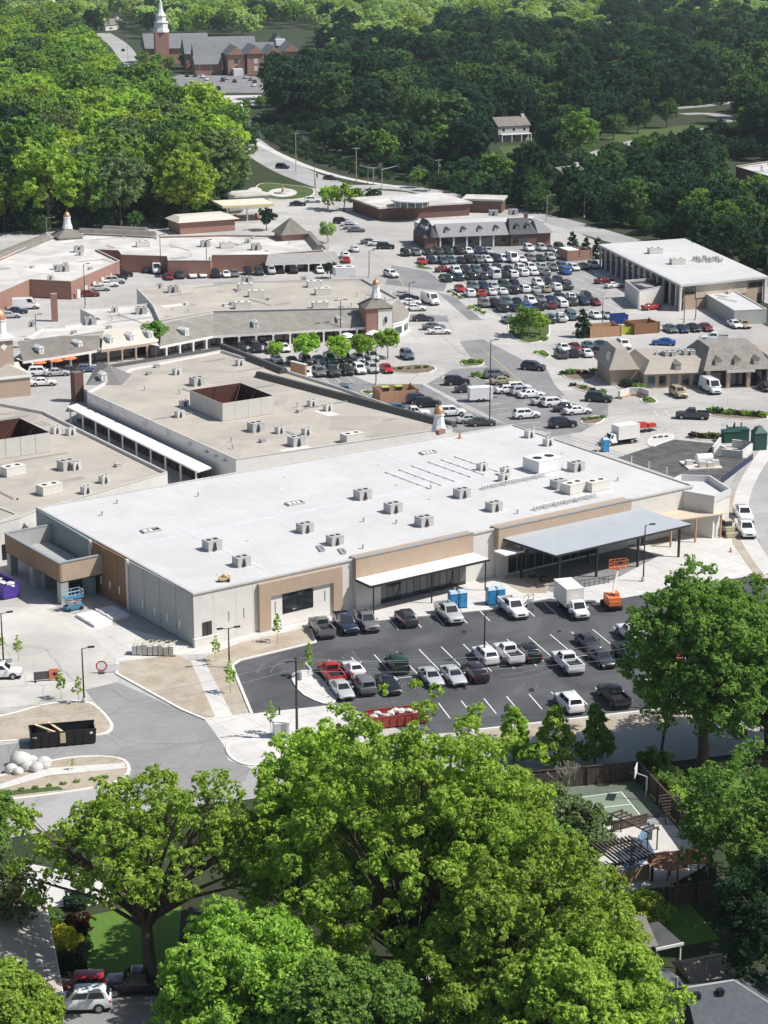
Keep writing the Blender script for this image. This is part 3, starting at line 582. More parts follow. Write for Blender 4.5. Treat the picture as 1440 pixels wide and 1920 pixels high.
# ------------------------------------------------------------------ vehicles (nose towards +X, origin on the ground)
def loft(mb, st, mi=0):
    """st: list of (x, half width, z bottom, z shoulder); closed body shell"""
    mb.mi = mi; rings = []
    for x, w, zb, zt in st:
        h = zt-zb
        half = [(w*.82,zb),(w*.97,zb+.10),(w,zb+.38*h),(w*.985,zb+.72*h),(w*.93,zb+.92*h),(w*.80,zt)]
        rings.append([(x,y,z) for y, z in half]+[(x,-y,z) for y, z in half[::-1]])
    n = len(rings[0]); vs = [p for r in rings for p in r]; fs = []
    for k in range(len(rings)-1):
        for i in range(n): fs.append((k*n+i, k*n+(i+1)%n, (k+1)*n+(i+1)%n, (k+1)*n+i))
    fs += [tuple(range(n-1,-1,-1)), tuple(range((len(rings)-1)*n, len(rings)*n))]
    mb.add(vs, fs)
def car_proto(name, L, W, st, cab, wheels, wr=.34, detail=2, bed=None, door_x=None, box=None):
    """cab: (x front base, x rear base, x front roof, x rear roof, z belt, z roof, half base, half roof)"""
    p = Proto(name); b = MB(); hw = W/2
    loft(b, st)
    xf, xr, rf, rr, zb, zr, hb, hr = cab
    # cabin shell: belt ring, roof ring, crown
    ring = lambda x0, x1, h, z, c=.12: [(x0,-h+c,z),(x0-c*.6,-h,z),(x1+c*.6,-h,z),(x1,-h+c,z),(x1,h-c,z),(x1+c*.6,h,z),(x0-c*.6,h,z),(x0,h-c,z)]
    A = ring(xf, xr, hb, zb-.06); B = ring(rf, rr, hr, zr-.07); C = ring(rf-.12, rr+.12, hr-.12, zr)
    fs = []
    for k in range(2): fs += [(k*8+(i+1)%8, k*8+i, (k+1)*8+i, (k+1)*8+(i+1)%8) for i in range(8)]
    fs.append(tuple(range(23,15,-1))); b.add(A+B+C, fs)
    b.mi = 1   # dark trim: sills, arches, bumpers
    for x in wheels:
        for s in (-1, 1):
            n = 12; c = [(x+(wr+.07)*math.cos(math.pi*i/n), s*(hw+.004), max(.2, wr+(wr+.07)*math.sin(math.pi*i/n))) for i in range(n+1)]
            b.add(c, [tuple(range(n+1)) if s < 0 else tuple(range(n,-1,-1))])
    b.box(-L/2+.05, L/2-.05, -hw*.9, hw*.9, .19, .3)
    if bed:
        b.mi = 0; x0, x1, zf, zt = bed
        for a in ((x0,x1,-hw*.97,-hw*.80),(x0,x1,hw*.80,hw*.97),(x0,x0+.09,-hw*.80,hw*.80),(x1-.06,x1,-hw*.80,hw*.80)): b.box(*a, zf-.2, zt)
    p.part('body', b, [paint_default, TRIM], smooth=True, role='paint')
    if bed: q = MB(); q.box(bed[0]+.1, bed[1]-.07, -hw*.79, hw*.79, bed[2], bed[2]+.03); p.part('bed_floor', q, TRIM)
    # glass
    def lerp(a, c, t): return tuple(a[i]+(c[i]-a[i])*t for i in range(3))
    e = .012
    def pane(P, n):
        q = MB(); N = Vector(n).normalized()*e; q.add([Vector(v)+N for v in P], [(0,1,2,3)]); return q
    def face(a0, a1, c0, c1, t0, t1, s0, s1):   # bilinear patch between belt edge a and roof edge c
        f = lambda s, t: lerp(lerp(a0,a1,s), lerp(c0,c1,s), t)
        return [f(s0,t0), f(s1,t0), f(s1,t1), f(s0,t1)]
    z0, z1 = zb-.06, zr-.07
    panes = []
    P = face((xf,-hb,z0),(xf,hb,z0),(rf,-hr,z1),(rf,hr,z1), .1,.95,.09,.91); panes.append(('windshield', pane(P, (z1-z0,0,xf-rf+.001))))
    P = face((xr,hb,z0),(xr,-hb,z0),(rr,hr,z1),(rr,-hr,z1), .25,.95,.1,.9); panes.append(('rear_window', pane(P, (-(z1-z0),0,rr-xr+.001))))
    for s in (-1, 1):
        spans = ((.10,.46),(.50,.90)) if not box else ((.08,.40),)
        if bed: spans = ((.12,.50),(.55,.92))
        if name.endswith('van') and not name.startswith('mini'): spans = ((.1,.32),)
        for a, c in spans:
            if s < 0: P = face((xf,-hb,z0),(xr,-hb,z0),(rf,-hr,z1),(rr,-hr,z1), .2,.93,a,c)[::-1]
            else: P = face((xf,hb,z0),(xr,hb,z0),(rf,hr,z1),(rr,hr,z1), .2,.93,a,c)
            panes.append(('side_window', pane(P, (0, s*(z1-z0), hb-hr))))
    if detail >= 2:
        for nm, q in panes: p.part(nm, q, CARGLASS)
    else:
        q = MB()
        for nm, r_ in panes: q.add(r_.v, r_.f)
        p.part('windows', q, CARGLASS)
    # wheels
    ty = MB(); ty.tube((0,-.11,0),(0,.11,0), wr, n=14 if detail > 1 else 8); tm = ty.mesh('tyre', TYRE, True)
    ri = MB(); ri.tube((0,-.125,0),(0,.125,0), wr*.62, n=10 if detail > 1 else 6); rm = ri.mesh('rim', RIM)
    for x in wheels:
        for s in (-1, 1):
            m_ = tm.copy() if False else tm
            p.parts.append(('wheel', m_, -1, ('at', (x, s*(hw-.09), wr))))
            p.parts.append(('rim', rm, len(p.parts)-1, None))
    xn = st[-1][0]; xt = st[0][0]; zl = st[-2][3]*.80
    if detail >= 2:
        for s in (-1, 1):
            q = MB(); q.box(xn-.30, xn-.02, min(s*hw*.50,s*hw*.90), max(s*hw*.50,s*hw*.90), zl-.10, zl+.05); p.part('headlight', q, LAMP)
            q = MB(); zt_ = st[1][3]*.80; q.box(xt+.005, xt+.16, min(s*hw*.62,s*hw*.95), max(s*hw*.62,s*hw*.95), zt_-.10, zt_+.10); p.part('tail_light', q, TAIL)
        q = MB(); q.box(xn-.1, xn+.012, -hw*.42, hw*.42, zl-.22, zl-.02); p.part('grille', q, TRIM)
        for s in (-1, 1): q = MB(); q.box(xf-.35, xf-.15, min(s*hw*.96,s*(hw+.17)), max(s*hw*.96,s*(hw+.17)), zb, zb+.14); p.part('mirror', q, paint_default, role='paint')
    return p
_old = Proto.inst
def inst2(s, loc, rz, label, cat, group=None, roles={}, sc=1.0):
    r = thing(s.name, label, cat, loc, group, rz); r.scale = (sc, sc, sc) if not isinstance(sc, tuple) else sc; made = []
    for nm, me, up, role in s.parts:
        o = bpy.data.objects.new(nm, me); COL.objects.link(o); o.parent = r if up < 0 else made[up]; made.append(o)
        if isinstance(role, tuple): o.location = role[1]
        elif role and role in roles: o.material_slots[0].link = 'OBJECT'; o.material_slots[0].material = roles[role]
    return r
Proto.inst = inst2
PC = {'black':(.012,.012,.014),'charcoal':(.045,.048,.052),'grey':(.16,.165,.17),'silver':(.46,.47,.48),'white':(.80,.80,.80),'navy':(.018,.03,.075),'blue':(.02,.11,.42),
      'teal grey':(.09,.13,.14),'red':(.42,.022,.018),'maroon':(.17,.018,.024),'tan':(.38,.32,.20),'dark green':(.015,.04,.032),'plum':(.03,.018,.024),'slate blue':(.09,.13,.19)}
PAINT = {k: paint(k.replace(' ','_'), v) for k, v in PC.items()}
paint_default = PAINT['silver']
def car_set(d):
    T = {}
    T['sedan'] = car_proto('sedan', 4.75, 1.84, [(-2.37,.74,.42,.86),(-2.28,.86,.28,.98),(-1.6,.92,.22,1.0),(0,.92,.2,.98),(1.0,.92,.22,.96),(1.9,.89,.26,.84),(2.28,.80,.32,.72),(2.37,.66,.4,.62)], (1.05,-1.85,.25,-1.05,.98,1.44,.83,.62), (-1.4,1.42), .33, d)
    T['coupe'] = car_proto('coupe', 4.6, 1.86, [(-2.3,.74,.42,.84),(-2.2,.88,.28,.98),(-1.5,.93,.2,1.0),(0,.93,.18,.94),(.9,.93,.2,.92),(1.9,.9,.24,.82),(2.22,.80,.32,.7),(2.3,.66,.4,.6)], (.75,-1.75,-.05,-.95,.95,1.36,.82,.60), (-1.35,1.4), .34, d)
    T['suv'] = car_proto('suv', 4.75, 1.92, [(-2.37,.80,.5,1.02),(-2.32,.92,.34,1.14),(-1.6,.96,.26,1.14),(0,.96,.26,1.12),(1.0,.96,.28,1.10),(1.9,.93,.32,1.02),(2.28,.85,.38,.90),(2.37,.72,.46,.78)], (1.15,-2.3,.45,-1.95,1.13,1.74,.88,.70), (-1.42,1.42), .37, d)
    T['jeep'] = car_proto('jeep', 4.4, 1.88, [(-2.2,.90,.5,1.12),(-2.15,.94,.42,1.16),(-1.4,.94,.38,1.16),(0,.94,.36,1.16),(.75,.92,.38,1.14),(1.5,.84,.42,1.10),(2.05,.80,.46,1.04),(2.2,.76,.5,.98)], (.75,-2.15,.5,-2.1,1.16,1.84,.84,.76), (-1.35,1.45), .42, d)
    T['minivan'] = car_proto('minivan', 5.1, 1.98, [(-2.55,.84,.45,1.05),(-2.48,.96,.3,1.12),(-1.6,.99,.24,1.12),(0,.99,.24,1.1),(1.2,.98,.26,1.06),(2.1,.93,.3,.92),(2.45,.85,.36,.80),(2.55,.7,.44,.68)], (1.75,-2.5,.75,-2.3,1.1,1.78,.92,.76), (-1.5,1.55), .35, d)
    T['cargo van'] = car_proto('cargo_van', 5.9, 2.05, [(-2.95,.95,.45,1.35),(-2.9,1.0,.34,1.4),(-1.6,1.02,.28,1.4),(0,1.02,.28,1.4),(1.4,1.02,.3,1.35),(2.4,.97,.34,1.15),(2.85,.88,.38,1.0),(2.95,.75,.46,.85)], (2.25,-2.93,1.5,-2.85,1.36,2.45,.98,.88), (-1.75,1.85), .37, d)
    T['pickup'] = car_proto('pickup_truck', 5.75, 2.02, [(-2.87,.96,.5,.95),(-2.8,1.0,.42,1.0),(-1.6,1.01,.34,1.0),(-.75,1.01,.34,1.02),(-.68,1.01,.34,1.2),(1.2,1.01,.34,1.2),(2.3,.98,.38,1.14),(2.75,.93,.42,1.06),(2.87,.8,.5,.92)], (1.3,-.72,.62,-.55,1.19,1.9,.92,.74), (-1.75,1.85), .40, d, bed=(-2.86,-.74,1.0,1.32))
    return T
CAR2 = car_set(2); CAR1 = car_set(1)
USED = {}
def place_car(px, py, kind, col, ang, label, group, near=True):
    # (px, py) is the middle of the car as seen; its footprint centre sits a little lower
    p = G(px, py); s = random.uniform(1.04, 1.1)
    return (CAR2 if near else CAR1)[kind].inst((p.x, p.y, .03), ang+random.uniform(-.02, .02), label, kind, group, {'paint': PAINT[col]}, sc=(s, s, s))
def row(place, group, ang, cars, near=True, flip=None):
    """cars: (px, py, kind, colour[, angle]); labels count from the left end of the row"""
    cars = sorted(cars, key=lambda c: c[0]); n = len(cars); cnt = {}
    for c in cars: cnt[(c[2], c[3])] = cnt.get((c[2], c[3]), 0)+1
    for i, c in enumerate(cars):
        a = c[4] if len(c) > 4 else ang
        lab = '%s %s %s' % (c[3], c[2], place)
        if cnt[(c[2], c[3])] > 1: lab += ', %s from left' % (ordw[i] if i < 20 else str(i+1)+'th')
        place_car(c[0], c[1], c[2], c[3], a, lab, group, near)
def zz(ox, oy, k, L): return [(ox+c[0]/k, oy+c[1]/k)+tuple(c[2:]) for c in L]
LA = R(17)           # front lot rows
DN = LA-math.pi/2; UPA = LA+math.pi/2
row('in the front lot row along the store kerb', 'vehicles in the dark front lot', DN, [(603,1186,'pickup','grey',UPA),(648,1179,'pickup','navy'),(687,1175,'pickup','grey'),(761,1168,'suv','charcoal',UPA),(842,1160,'pickup','silver'),(962,1150,'pickup','white')])
row("in the front lot double row, far half", 'vehicles in the dark front lot', UPA, [(621,1272,'pickup','red'),(663,1262,'coupe','white'),(744,1255,'jeep','dark green'),(909,1238,'suv','white'),(953,1235,'pickup','white'),(990,1233,'suv','black'),(1103,1213,'sedan','charcoal',DN),(1185,1199,'pickup','white')])
row("in the front lot double row, near half", 'vehicles in the dark front lot', DN, [(641,1302,'sedan','silver'),(682,1295,'jeep','grey',UPA),(728,1293,'coupe','black'),(808,1279,'sedan','silver'),(850,1276,'sedan','silver'),(890,1270,'suv','plum',UPA),(1063,1252,'pickup','white',UPA),(1128,1243,'sedan','charcoal'),(1177,1238,'pickup','dark green'),(1256,1234,'suv','red')])
row('in the front lot row beside the street verge', 'vehicles in the dark front lot', UPA, [(1066,1327,'suv','white'),(1150,1315,'pickup','black'),(1235,1307,'pickup','white')])
# big lot beside the gabled shops
LB = R(20); DB = LB-math.pi/2-.12; UB = DB+math.pi
gl = 'cars in the large middle lot'
z5 = lambda L: zz(720, 362, 4, L)
row("in the large lot against the gabled shops", gl, DB, z5([(160,468,'suv','black'),(240,465,'suv','grey'),(325,460,'sedan','black'),(405,457,'suv','charcoal'),(480,455,'sedan','dark green'),(560,455,'suv','black'),(632,452,'sedan','white'),(706,452,'suv','navy'),(782,450,'sedan','silver'),(1085,432,'suv','white'),(1180,430,'suv','silver'),(1235,430,'sedan','grey'),(1315,425,'suv','black')]), False)
row("in the large lot's second row", gl, DB, z5([(285,530,'sedan','red'),(357,525,'suv','navy'),(440,528,'minivan','teal grey'),(500,525,'suv','teal grey'),(575,522,'sedan','black'),(640,520,'suv','black'),(705,520,'suv','grey'),(775,515,'sedan','white'),(835,512,'suv','black'),(895,512,'suv','white'),(960,515,'cargo van','white'),(1030,515,'sedan','white'),(1095,510,'suv','grey'),(1170,505,'sedan','dark green'),(1245,500,'suv','silver'),(1300,480,'suv','white'),(1350,490,'suv','grey')]), False)
row("in the large lot's third row, far side", gl, DB, z5([(455,590,'sedan','maroon',LB),(540,605,'suv','white'),(612,598,'suv','black'),(690,598,'suv','teal grey'),(765,590,'suv','black'),(852,585,'suv','charcoal'),(935,590,'sedan','black'),(1022,585,'suv','white'),(1100,578,'suv','white'),(1185,582,'suv','silver'),(1262,578,'suv','grey'),(1335,570,'suv','slate blue'),(1412,570,'sedan','white')]), False)
row("in the large lot's third row, near side", gl, UB, z5([(472,660,'suv','dark green'),(556,652,'suv','navy'),(648,645,'suv','black'),(735,643,'suv','charcoal'),(822,635,'cargo van','white'),(890,633,'sedan','black'),(962,630,'suv','white'),(1042,618,'suv','white'),(1115,612,'sedan','white'),(1203,615,'suv','grey'),(1360,605,'suv','blue')]), False)
row("in the large lot's fourth row, far side", gl, DB, z5([(570,735,'sedan','red'),(668,722,'suv','teal grey'),(748,722,'suv','navy'),(822,718,'sedan','silver'),(900,712,'suv','dark green'),(980,705,'suv','black'),(1155,697,'suv','white'),(1222,688,'suv','black'),(1308,680,'suv','navy')]), False)
row("in the large lot's fourth row, near side", gl, UB, z5([(640,772,'suv','white'),(722,772,'sedan','red'),(800,760,'sedan','white'),(882,755,'sedan','white'),(965,750,'suv','black'),(1050,742,'suv','white'),(1132,745,'sedan','silver'),(1210,740,'sedan','tan'),(1285,728,'suv','white'),(1365,720,'suv','charcoal')]), False)
row("in the large lot's fifth row, far side", gl, DB, z5([(750,850,'suv','grey'),(832,852,'suv','black'),(915,838,'suv','teal grey'),(1000,835,'sedan','black'),(1098,832,'suv','white'),(1170,818,'suv','grey'),(1250,820,'sedan','navy'),(1322,812,'suv','black'),(1405,800,'sedan','white')]), False)
row("in the large lot's fifth row, near side", gl, UB, z5([(885,885,'suv','black'),(980,882,'sedan','navy'),(1062,872,'sedan','blue'),(1155,872,'sedan','black'),(1248,862,'sedan','maroon'),(1330,852,'suv','white'),(1405,838,'suv','charcoal')]), False)
row('in the last row of the large lot behind the round planting', gl, UB, z5([(930,970,'sedan','grey'),(1235,968,'suv','navy'),(1320,960,'sedan','silver'),(1400,945,'suv','slate blue')]), False)
z6 = lambda L: zz(1040, 401, 3.6, L)
row('at the office end of the middle lot', gl, DB, z6([(130,378,'sedan','white'),(195,372,'sedan','black'),(262,366,'suv','silver'),(85,500,'suv','charcoal'),(45,622,'suv','white'),(112,612,'sedan','black'),(190,610,'suv','navy'),(272,612,'sedan','maroon'),(132,578,'sedan','silver'),(215,580,'suv','black'),(45,715,'sedan','white'),(112,705,'suv','teal grey'),(275,702,'sedan','white'),(350,702,'sedan','silver')]), False)
row('parked beside the white-roofed office', 'cars by the office', LB+.1, z6([(335,468,'sedan','maroon'),(402,498,'coupe','white'),(655,645,'coupe','red')]))
row('in the row below the brown bin enclosures', 'cars by the office', DB, z6([(780,795,'sedan','teal grey'),(858,795,'sedan','navy'),(936,788,'sedan','black'),(1020,785,'sedan','maroon'),(1215,765,'sedan','white'),(1275,765,'sedan','tan'),(1075,862,'pickup','white',R(170)),(735,885,'sedan','blue',R(170))]))
row('in the far row left of the tan mansard shop', 'cars left of the mansard shop', DB, z6([(60,925,'sedan','white'),(140,920,'sedan','maroon'),(230,910,'sedan','slate blue'),(315,905,'sedan','navy'),(465,905,'suv','white')]))
row('in the near row left of the tan mansard shop', 'cars left of the mansard shop', UB, z6([(42,968,'sedan','charcoal'),(122,960,'sedan','black'),(210,958,'sedan','white'),(292,950,'suv','black'),(375,948,'sedan','silver')]))
z4 = lambda L: zz(400, 361, 3, L)
row('behind the brick stores', 'cars behind the brick stores', R(-80), z4([(15,475,'suv','black'),(72,473,'sedan','white'),(120,470,'sedan','grey'),(195,462,'suv','black'),(257,460,'suv','charcoal'),(325,455,'suv','silver'),(378,450,'sedan','black'),(448,450,'suv','black'),(598,450,'sedan','white')]), False)
row('in the row along the brick store wall', 'cars behind the brick stores', R(-80), zz(0,361,3,[(950,487,'sedan','maroon'),(1012,480,'suv','charcoal'),(1083,477,'sedan','white'),(1140,474,'sedan','white'),(1205,474,'suv','black'),(825,447,'suv','navy'),(880,450,'cargo van','white')]), False)
row('parked at an angle beside the brick side wall', 'cars behind the brick stores', R(10), zz(0,361,3,[(500,585,'sedan','maroon'),(560,553,'sedan','silver'),(610,530,'sedan','white'),(645,512,'suv','silver'),(660,492,'sedan','black'),(692,474,'suv','black')]), False)
row('at the left edge below the brick stores', 'cars behind the brick stores', R(12), zz(0,361,3,[(55,705,'sedan','silver'),(95,680,'sedan','navy'),(145,655,'cargo van','white')]), False)
row('beside the orange parasols', 'cars by the parasols', R(12), zz(0,361,3,[(228,1030,'suv','white'),(322,1030,'sedan','silver'),(402,1018,'sedan','charcoal'),(478,1008,'sedan','slate blue'),(243,1085,'sedan','white')]))
row('along the drive past the copper-domed corner', 'cars on the centre drive', R(100), z4([(740,368,'suv','white'),(745,392,'sedan','red'),(795,330,'sedan','white'),(1000,475,'suv','white',R(-60)),(1220,625,'cargo van','white',R(-65))]))
row('in the angled bays by the domed corner', 'cars on the centre drive', R(5), z4([(1070,588,'sedan','silver'),(1100,605,'sedan','black'),(1108,632,'sedan','white'),(1135,665,'sedan','white'),(1180,722,'sedan','charcoal'),(1240,770,'sedan','grey'),(1272,795,'sedan','white')]))
row('in the bays by the round-drum building', 'cars by the drum building', R(0), z4([(720,175,'suv','black'),(765,188,'sedan','white'),(778,207,'suv','silver'),(805,222,'sedan','grey'),(880,290,'sedan','grey'),(922,300,'sedan','white'),(968,317,'suv','black')]), False)
row('under the young trees before the arcade', 'cars before the arcade', R(-75), z4([(155,885,'sedan','black'),(240,892,'suv','black'),(325,897,'suv','silver'),(400,890,'sedan','white'),(358,955,'sedan','grey'),(447,965,'sedan','navy'),(520,962,'suv','charcoal'),(595,960,'sedan','slate blue'),(655,955,'suv','teal grey'),(740,950,'suv','black'),(815,945,'sedan','white'),(893,942,'suv','silver'),(1090,932,'suv','slate blue')]))
row('in the near row before the arcade', 'cars before the arcade', R(-75), z4([(520,1035,'sedan','white'),(595,1028,'suv','grey'),(668,1025,'pickup','charcoal'),(748,1020,'suv','black'),(820,1013,'suv','white'),(893,1008,'suv','silver'),(975,1007,'sedan','red')]))
row('in the service drive behind the long dark coping', 'cars in the middle lot', R(-85), z4([(738,1140,'suv','teal grey'),(545,1118,'sedan','navy')]))
z7 = lambda L: zz(480, 661, 3, L)
row('behind the white store roof near the cupola', 'cars in the middle lot', R(10), z7([(800,340,'suv','slate blue'),(885,362,'pickup','white'),(920,285,'suv','navy'),(965,305,'suv','black'),(935,390,'sedan','silver'),(1100,355,'suv','white'),(1205,395,'sedan','silver'),(1272,410,'sedan','charcoal')]))
row('in the bays right of the plank enclosure', 'cars in the middle lot', R(12), z7([(1130,180,'suv','black'),(1190,222,'sedan','charcoal'),(1352,145,'suv','grey'),(1390,178,'sedan','tan'),(1420,228,'sedan','white')]))
z8 = lambda L: zz(960, 661, 3, L)
row('in the angled bays above the store roof corner', 'cars in the middle lot', R(18), z8([(35,215,'suv','white'),(62,238,'suv','silver'),(108,252,'sedan','white'),(185,292,'sedan','silver'),(240,302,'suv','white'),(310,328,'sedan','charcoal'),(368,345,'sedan','white'),(80,368,'suv','white'),(285,420,'suv','black')]))
row('driving on the curved centre drive', 'cars on the centre drive', R(-20), z8([(120,98,'suv','charcoal'),(487,275,'suv','dark green',R(-15)),(1013,372,'pickup','charcoal',R(172))]))
row('before the tan mansard shop', 'cars left of the mansard shop', R(-75), z8([(935,245,'suv','tan'),(1115,220,'cargo van','white'),(1425,210,'suv','black')]))
row("on the torn kerb at the right edge", 'trucks at the right edge', R(-88), z8([(1300,935,'pickup','white'),(1312,1020,'pickup','white')]))
row('in the church lot', 'cars in the church lot', R(-80), zz(0,1,2,[(702,286,'suv','black'),(732,286,'suv','charcoal'),(775,299,'sedan','white'),(835,303,'suv','navy'),(880,307,'sedan','black'),(920,292,'suv','silver'),(940,300,'sedan','grey'),(955,308,'sedan','navy'),(952,322,'sedan','white'),(775,335,'sedan','black'),(820,335,'suv','black'),(615,285,'sedan','white'),(760,290,'suv','white'),(850,296,'sedan','silver')]), False)
row('on the avenue', 'cars on the avenue', R(-30), zz(0,1,2,[(530,271,'sedan','maroon'),(1060,630,'suv','navy'),(1240,672,'sedan','charcoal'),(1117,770,'sedan','black',R(5)),(1172,757,'suv','white',R(5)),(462,190,'sedan','black',R(-70))]), False)
row('in the shaded drive at the lower left', 'cars at the house', R(184), [(152,1890,'suv','white'),(150,1862,'suv','red')])
row('darkened for the shade right of the red car at the house', 'cars at the house', R(184), [(262,1858,'pickup','plum')])  # a maroon pickup, its paint darkened to plum to hold the shade
row('at the left edge of the dusty yard', 'cars at the yard', R(5), [(2,1270,'suv','white')])
# box truck by the store
def box_truck():
    p = car_proto('box_truck', 7.4, 2.2, [(.9,1.0,.5,1.2),(.95,1.02,.42,1.25),(1.7,1.02,.4,1.3),(2.5,1.02,.4,1.3),(3.2,1.0,.42,1.2),(3.62,.94,.45,1.1),(3.7,.8,.5,.98)], (2.6,1.0,2.05,1.05,1.28,2.15,.96,.84), (-2.2,2.7), .45, 2, box=True)
    b = MB(); b.box(-3.7,.85,-1.2,1.2,1.0,3.45); p.part('cargo_box', b, mat('truck_box', (.74,.72,.68), .5, .05))
    b = MB(); b.box(-3.72,.87,-1.22,1.22,3.452,3.50); p.part('box_roof', b, WHITEP)
    b = MB(); b.box(-3.6,2.4,-.5,.5,.6,.98); p.part('chassis', b, TRIM); return p
bt = box_truck(); q = G(1073,1148); bt.inst((q.x,q.y,.03), DN, 'white box truck parked by the large canopy in front of the store', 'box truck', None, {'paint': PAINT['white']})
# utility truck with white box roof and equipment trailer on the right
q = G(1160,832); bt.inst((q.x,q.y,.03), R(208), 'white high-roofed service truck beside the fresh dark paving', 'truck', None, {'paint': PAINT['white']}, sc=.95)
q = G(1208,808); t = thing('equipment_trailer', 'flat trailer with red machine parts behind the white service truck', 'trailer', q)
mb = MB(); mb.obox(tuple(q), R(25), -2.6,2.6,-1,1,.55,.7); obj('deck', mb, GREYM, t)
for x in (-.6,.5):
    for y in (-1.05,1.05): mb = MB(); c = q+Matrix.Rotation(R(25),3,'Z')@Vector((x,y,.35)); mb.tube(c-dirv(R(115))*.1, c+dirv(R(115))*.1, .35, n=10); obj('wheel', mb, TYRE, t)
mb = MB(); mb.obox(tuple(q), R(25), -1.5,.2,-.6,.6,.7,1.6); mb.obox(tuple(q), R(25), .5,2.0,-.7,.3,.7,1.3); obj('load', mb, REDP, t)
mb = MB(); mb.obox(tuple(q), R(25), -2.4,-1.6,-.8,.8,.7,1.5); obj('toolbox', mb, WHITEP, t)
# enclosed white trailer
q = G(900,752); t = thing('cargo_trailer', 'white enclosed trailer in the bay below the plank enclosure', 'trailer', q); A_ = R(12)
mb = MB(); mb.obox(tuple(q), A_, -2.2,2.2,-1.05,1.05,.5,2.7); obj('box', mb, WHITEP, t); mb = MB(); mb.obox(tuple(q), A_, -2.22,2.22,-1.07,1.07,2.7,2.76); obj('roof', mb, WHITEP, t)
for x in (-.5,.4):
    for y in (-1.1,1.1): mb = MB(); c = q+Matrix.Rotation(A_,3,'Z')@Vector((x,y,.35)); mb.tube(c-dirv(A_+math.pi/2)*.08, c+dirv(A_+math.pi/2)*.08, .35, n=10); obj('wheel', mb, TYRE, t)
mb = MB(); mb.obox(tuple(q), A_, 2.2,3.3,-.08,.08,.5,.62); obj('drawbar', mb, TRIM, t)
# ------------------------------------------------------------------ other buildings
def inset(P, d):
    P = ccw([Vector((p[0], p[1])) for p in P]); P = [Vector((p[0], p[1])) for p in P]; n = len(P); out = []
    for i in range(n):
        a = (P[i]-P[i-1]).normalized(); b = (P[(i+1)%n]-P[i]).normalized(); na = Vector((-a.y,a.x)); nb = Vector((-b.y,b.x)); m = na+nb
        k = 1/max(.35, (1+na.dot(nb))/2)/2; out.append(P[i]+m*(d*k))
    return out
def clutter(t, P, z, n=None):
    xs_ = [p[0] for p in P]; ys_ = [p[1] for p in P]; A = (max(xs_)-min(xs_))*(max(ys_)-min(ys_)); n = n or int(min(26, A/70)); k = 0; tries = 0
    Q = inset(P, 1.2)
    while k < n and tries < 400:
        tries += 1; x = random.uniform(min(xs_), max(xs_)); y = random.uniform(min(ys_), max(ys_))
        if not inpoly(x, y, Q): continue
        px, py = PIX((x, y, z))
        if px < -80 or px > 1520: continue
        k += 1; mb = MB(); a = AL+random.choice((0, math.pi/2)); w_ = random.uniform(.8, 2.6)
        if k % 4 == 0: mb.lathe((x,y,z), [(.1,0),(.1,.7),(.22,.72),(.16,.9)], 7); obj('vent_pipe', mb, LGREY, t)
        elif k % 4 == 1: mb.obox((x,y,z), a, -w_, w_, -w_*.5, w_*.5, .003, .012+.0003*k); obj('roof_patch', mb, random.choice((PATCH_D, PATCH_L)), t)
        elif k % 4 == 2: mb.obox((x,y,z), a, -w_*2.2, w_*2.2, -.06, .06, .12, .24); obj('conduit', mb, GREYM, t)
        else: mb.obox((x,y,z), a, -.45, .45, -.45, .45, 0, .5); mb.obox((x,y,z), a, -.5, .5, -.5, .5, .5, .56); obj('exhaust_box', mb, random.choice((LGREY, GREYM, CREAM)), t)
def inpoly(x, y, P):
    c = False; j = len(P)-1
    for i in range(len(P)):
        if (P[i][1] > y) != (P[j][1] > y) and x < (P[j][0]-P[i][0])*(y-P[i][1])/(P[j][1]-P[i][1])+P[i][0]: c = not c
        j = i
    return c
PATCH_D = mat('roof_patch_dark', (.33,.315,.29), .9, .15, 1.5); PATCH_L = mat('roof_patch_pale', (.66,.64,.6), .9, .1, 1.5)
def flat_building(name, label, cat, px, h, wm, rm, lip=.35, cw=.3, cm=None, group=None):
    P = ccw(pp(px, h)); c = sum((Vector(p) for p in P), Vector())/len(P); t = thing(name, label, cat, (c.x, c.y, 0), group)
    n = len(P)
    for i in range(n):      # one mesh per wall
        a, b = P[i], P[(i+1)%n]; d = (b-a); d.z = 0
        if d.length < .3: continue
        d.normalize(); nn = Vector((-d.y, d.x, 0))*.25; mb = MB()
        mb.box8([(a.x,a.y,0),(b.x,b.y,0),(b.x+nn.x,b.y+nn.y,0),(a.x+nn.x,a.y+nn.y,0),(a.x,a.y,h),(b.x,b.y,h),(b.x+nn.x,b.y+nn.y,h),(a.x+nn.x,a.y+nn.y,h)]); obj('wall', mb, wm, t)
    mb = MB(); mb.prism(inset(P, .26), h-lip-.2, h-lip); obj('roof', mb, rm, t)
    Q = inset(P, .1); cm = cm or MATS['coping_metal']
    for i in range(n):
        a, b = Q[i], Q[(i+1)%n]
        if (b-a).length < .3: continue
        d = (b-a).normalized(); k = Vector((-d.y,d.x))*(cw/2); mb = MB()
        mb.box8([(*(a-k),h+.003+.002*i),(*(b-k),h+.003+.002*i),(*(b+k),h+.003+.002*i),(*(a+k),h+.003+.002*i),(*(a-k),h+.12+.003*i),(*(b-k),h+.12+.003*i),(*(b+k),h+.12+.003*i),(*(a+k),h+.12+.003*i)]); obj('coping', mb, cm, t)
    clutter(t, P, h-lip)
    return t, P
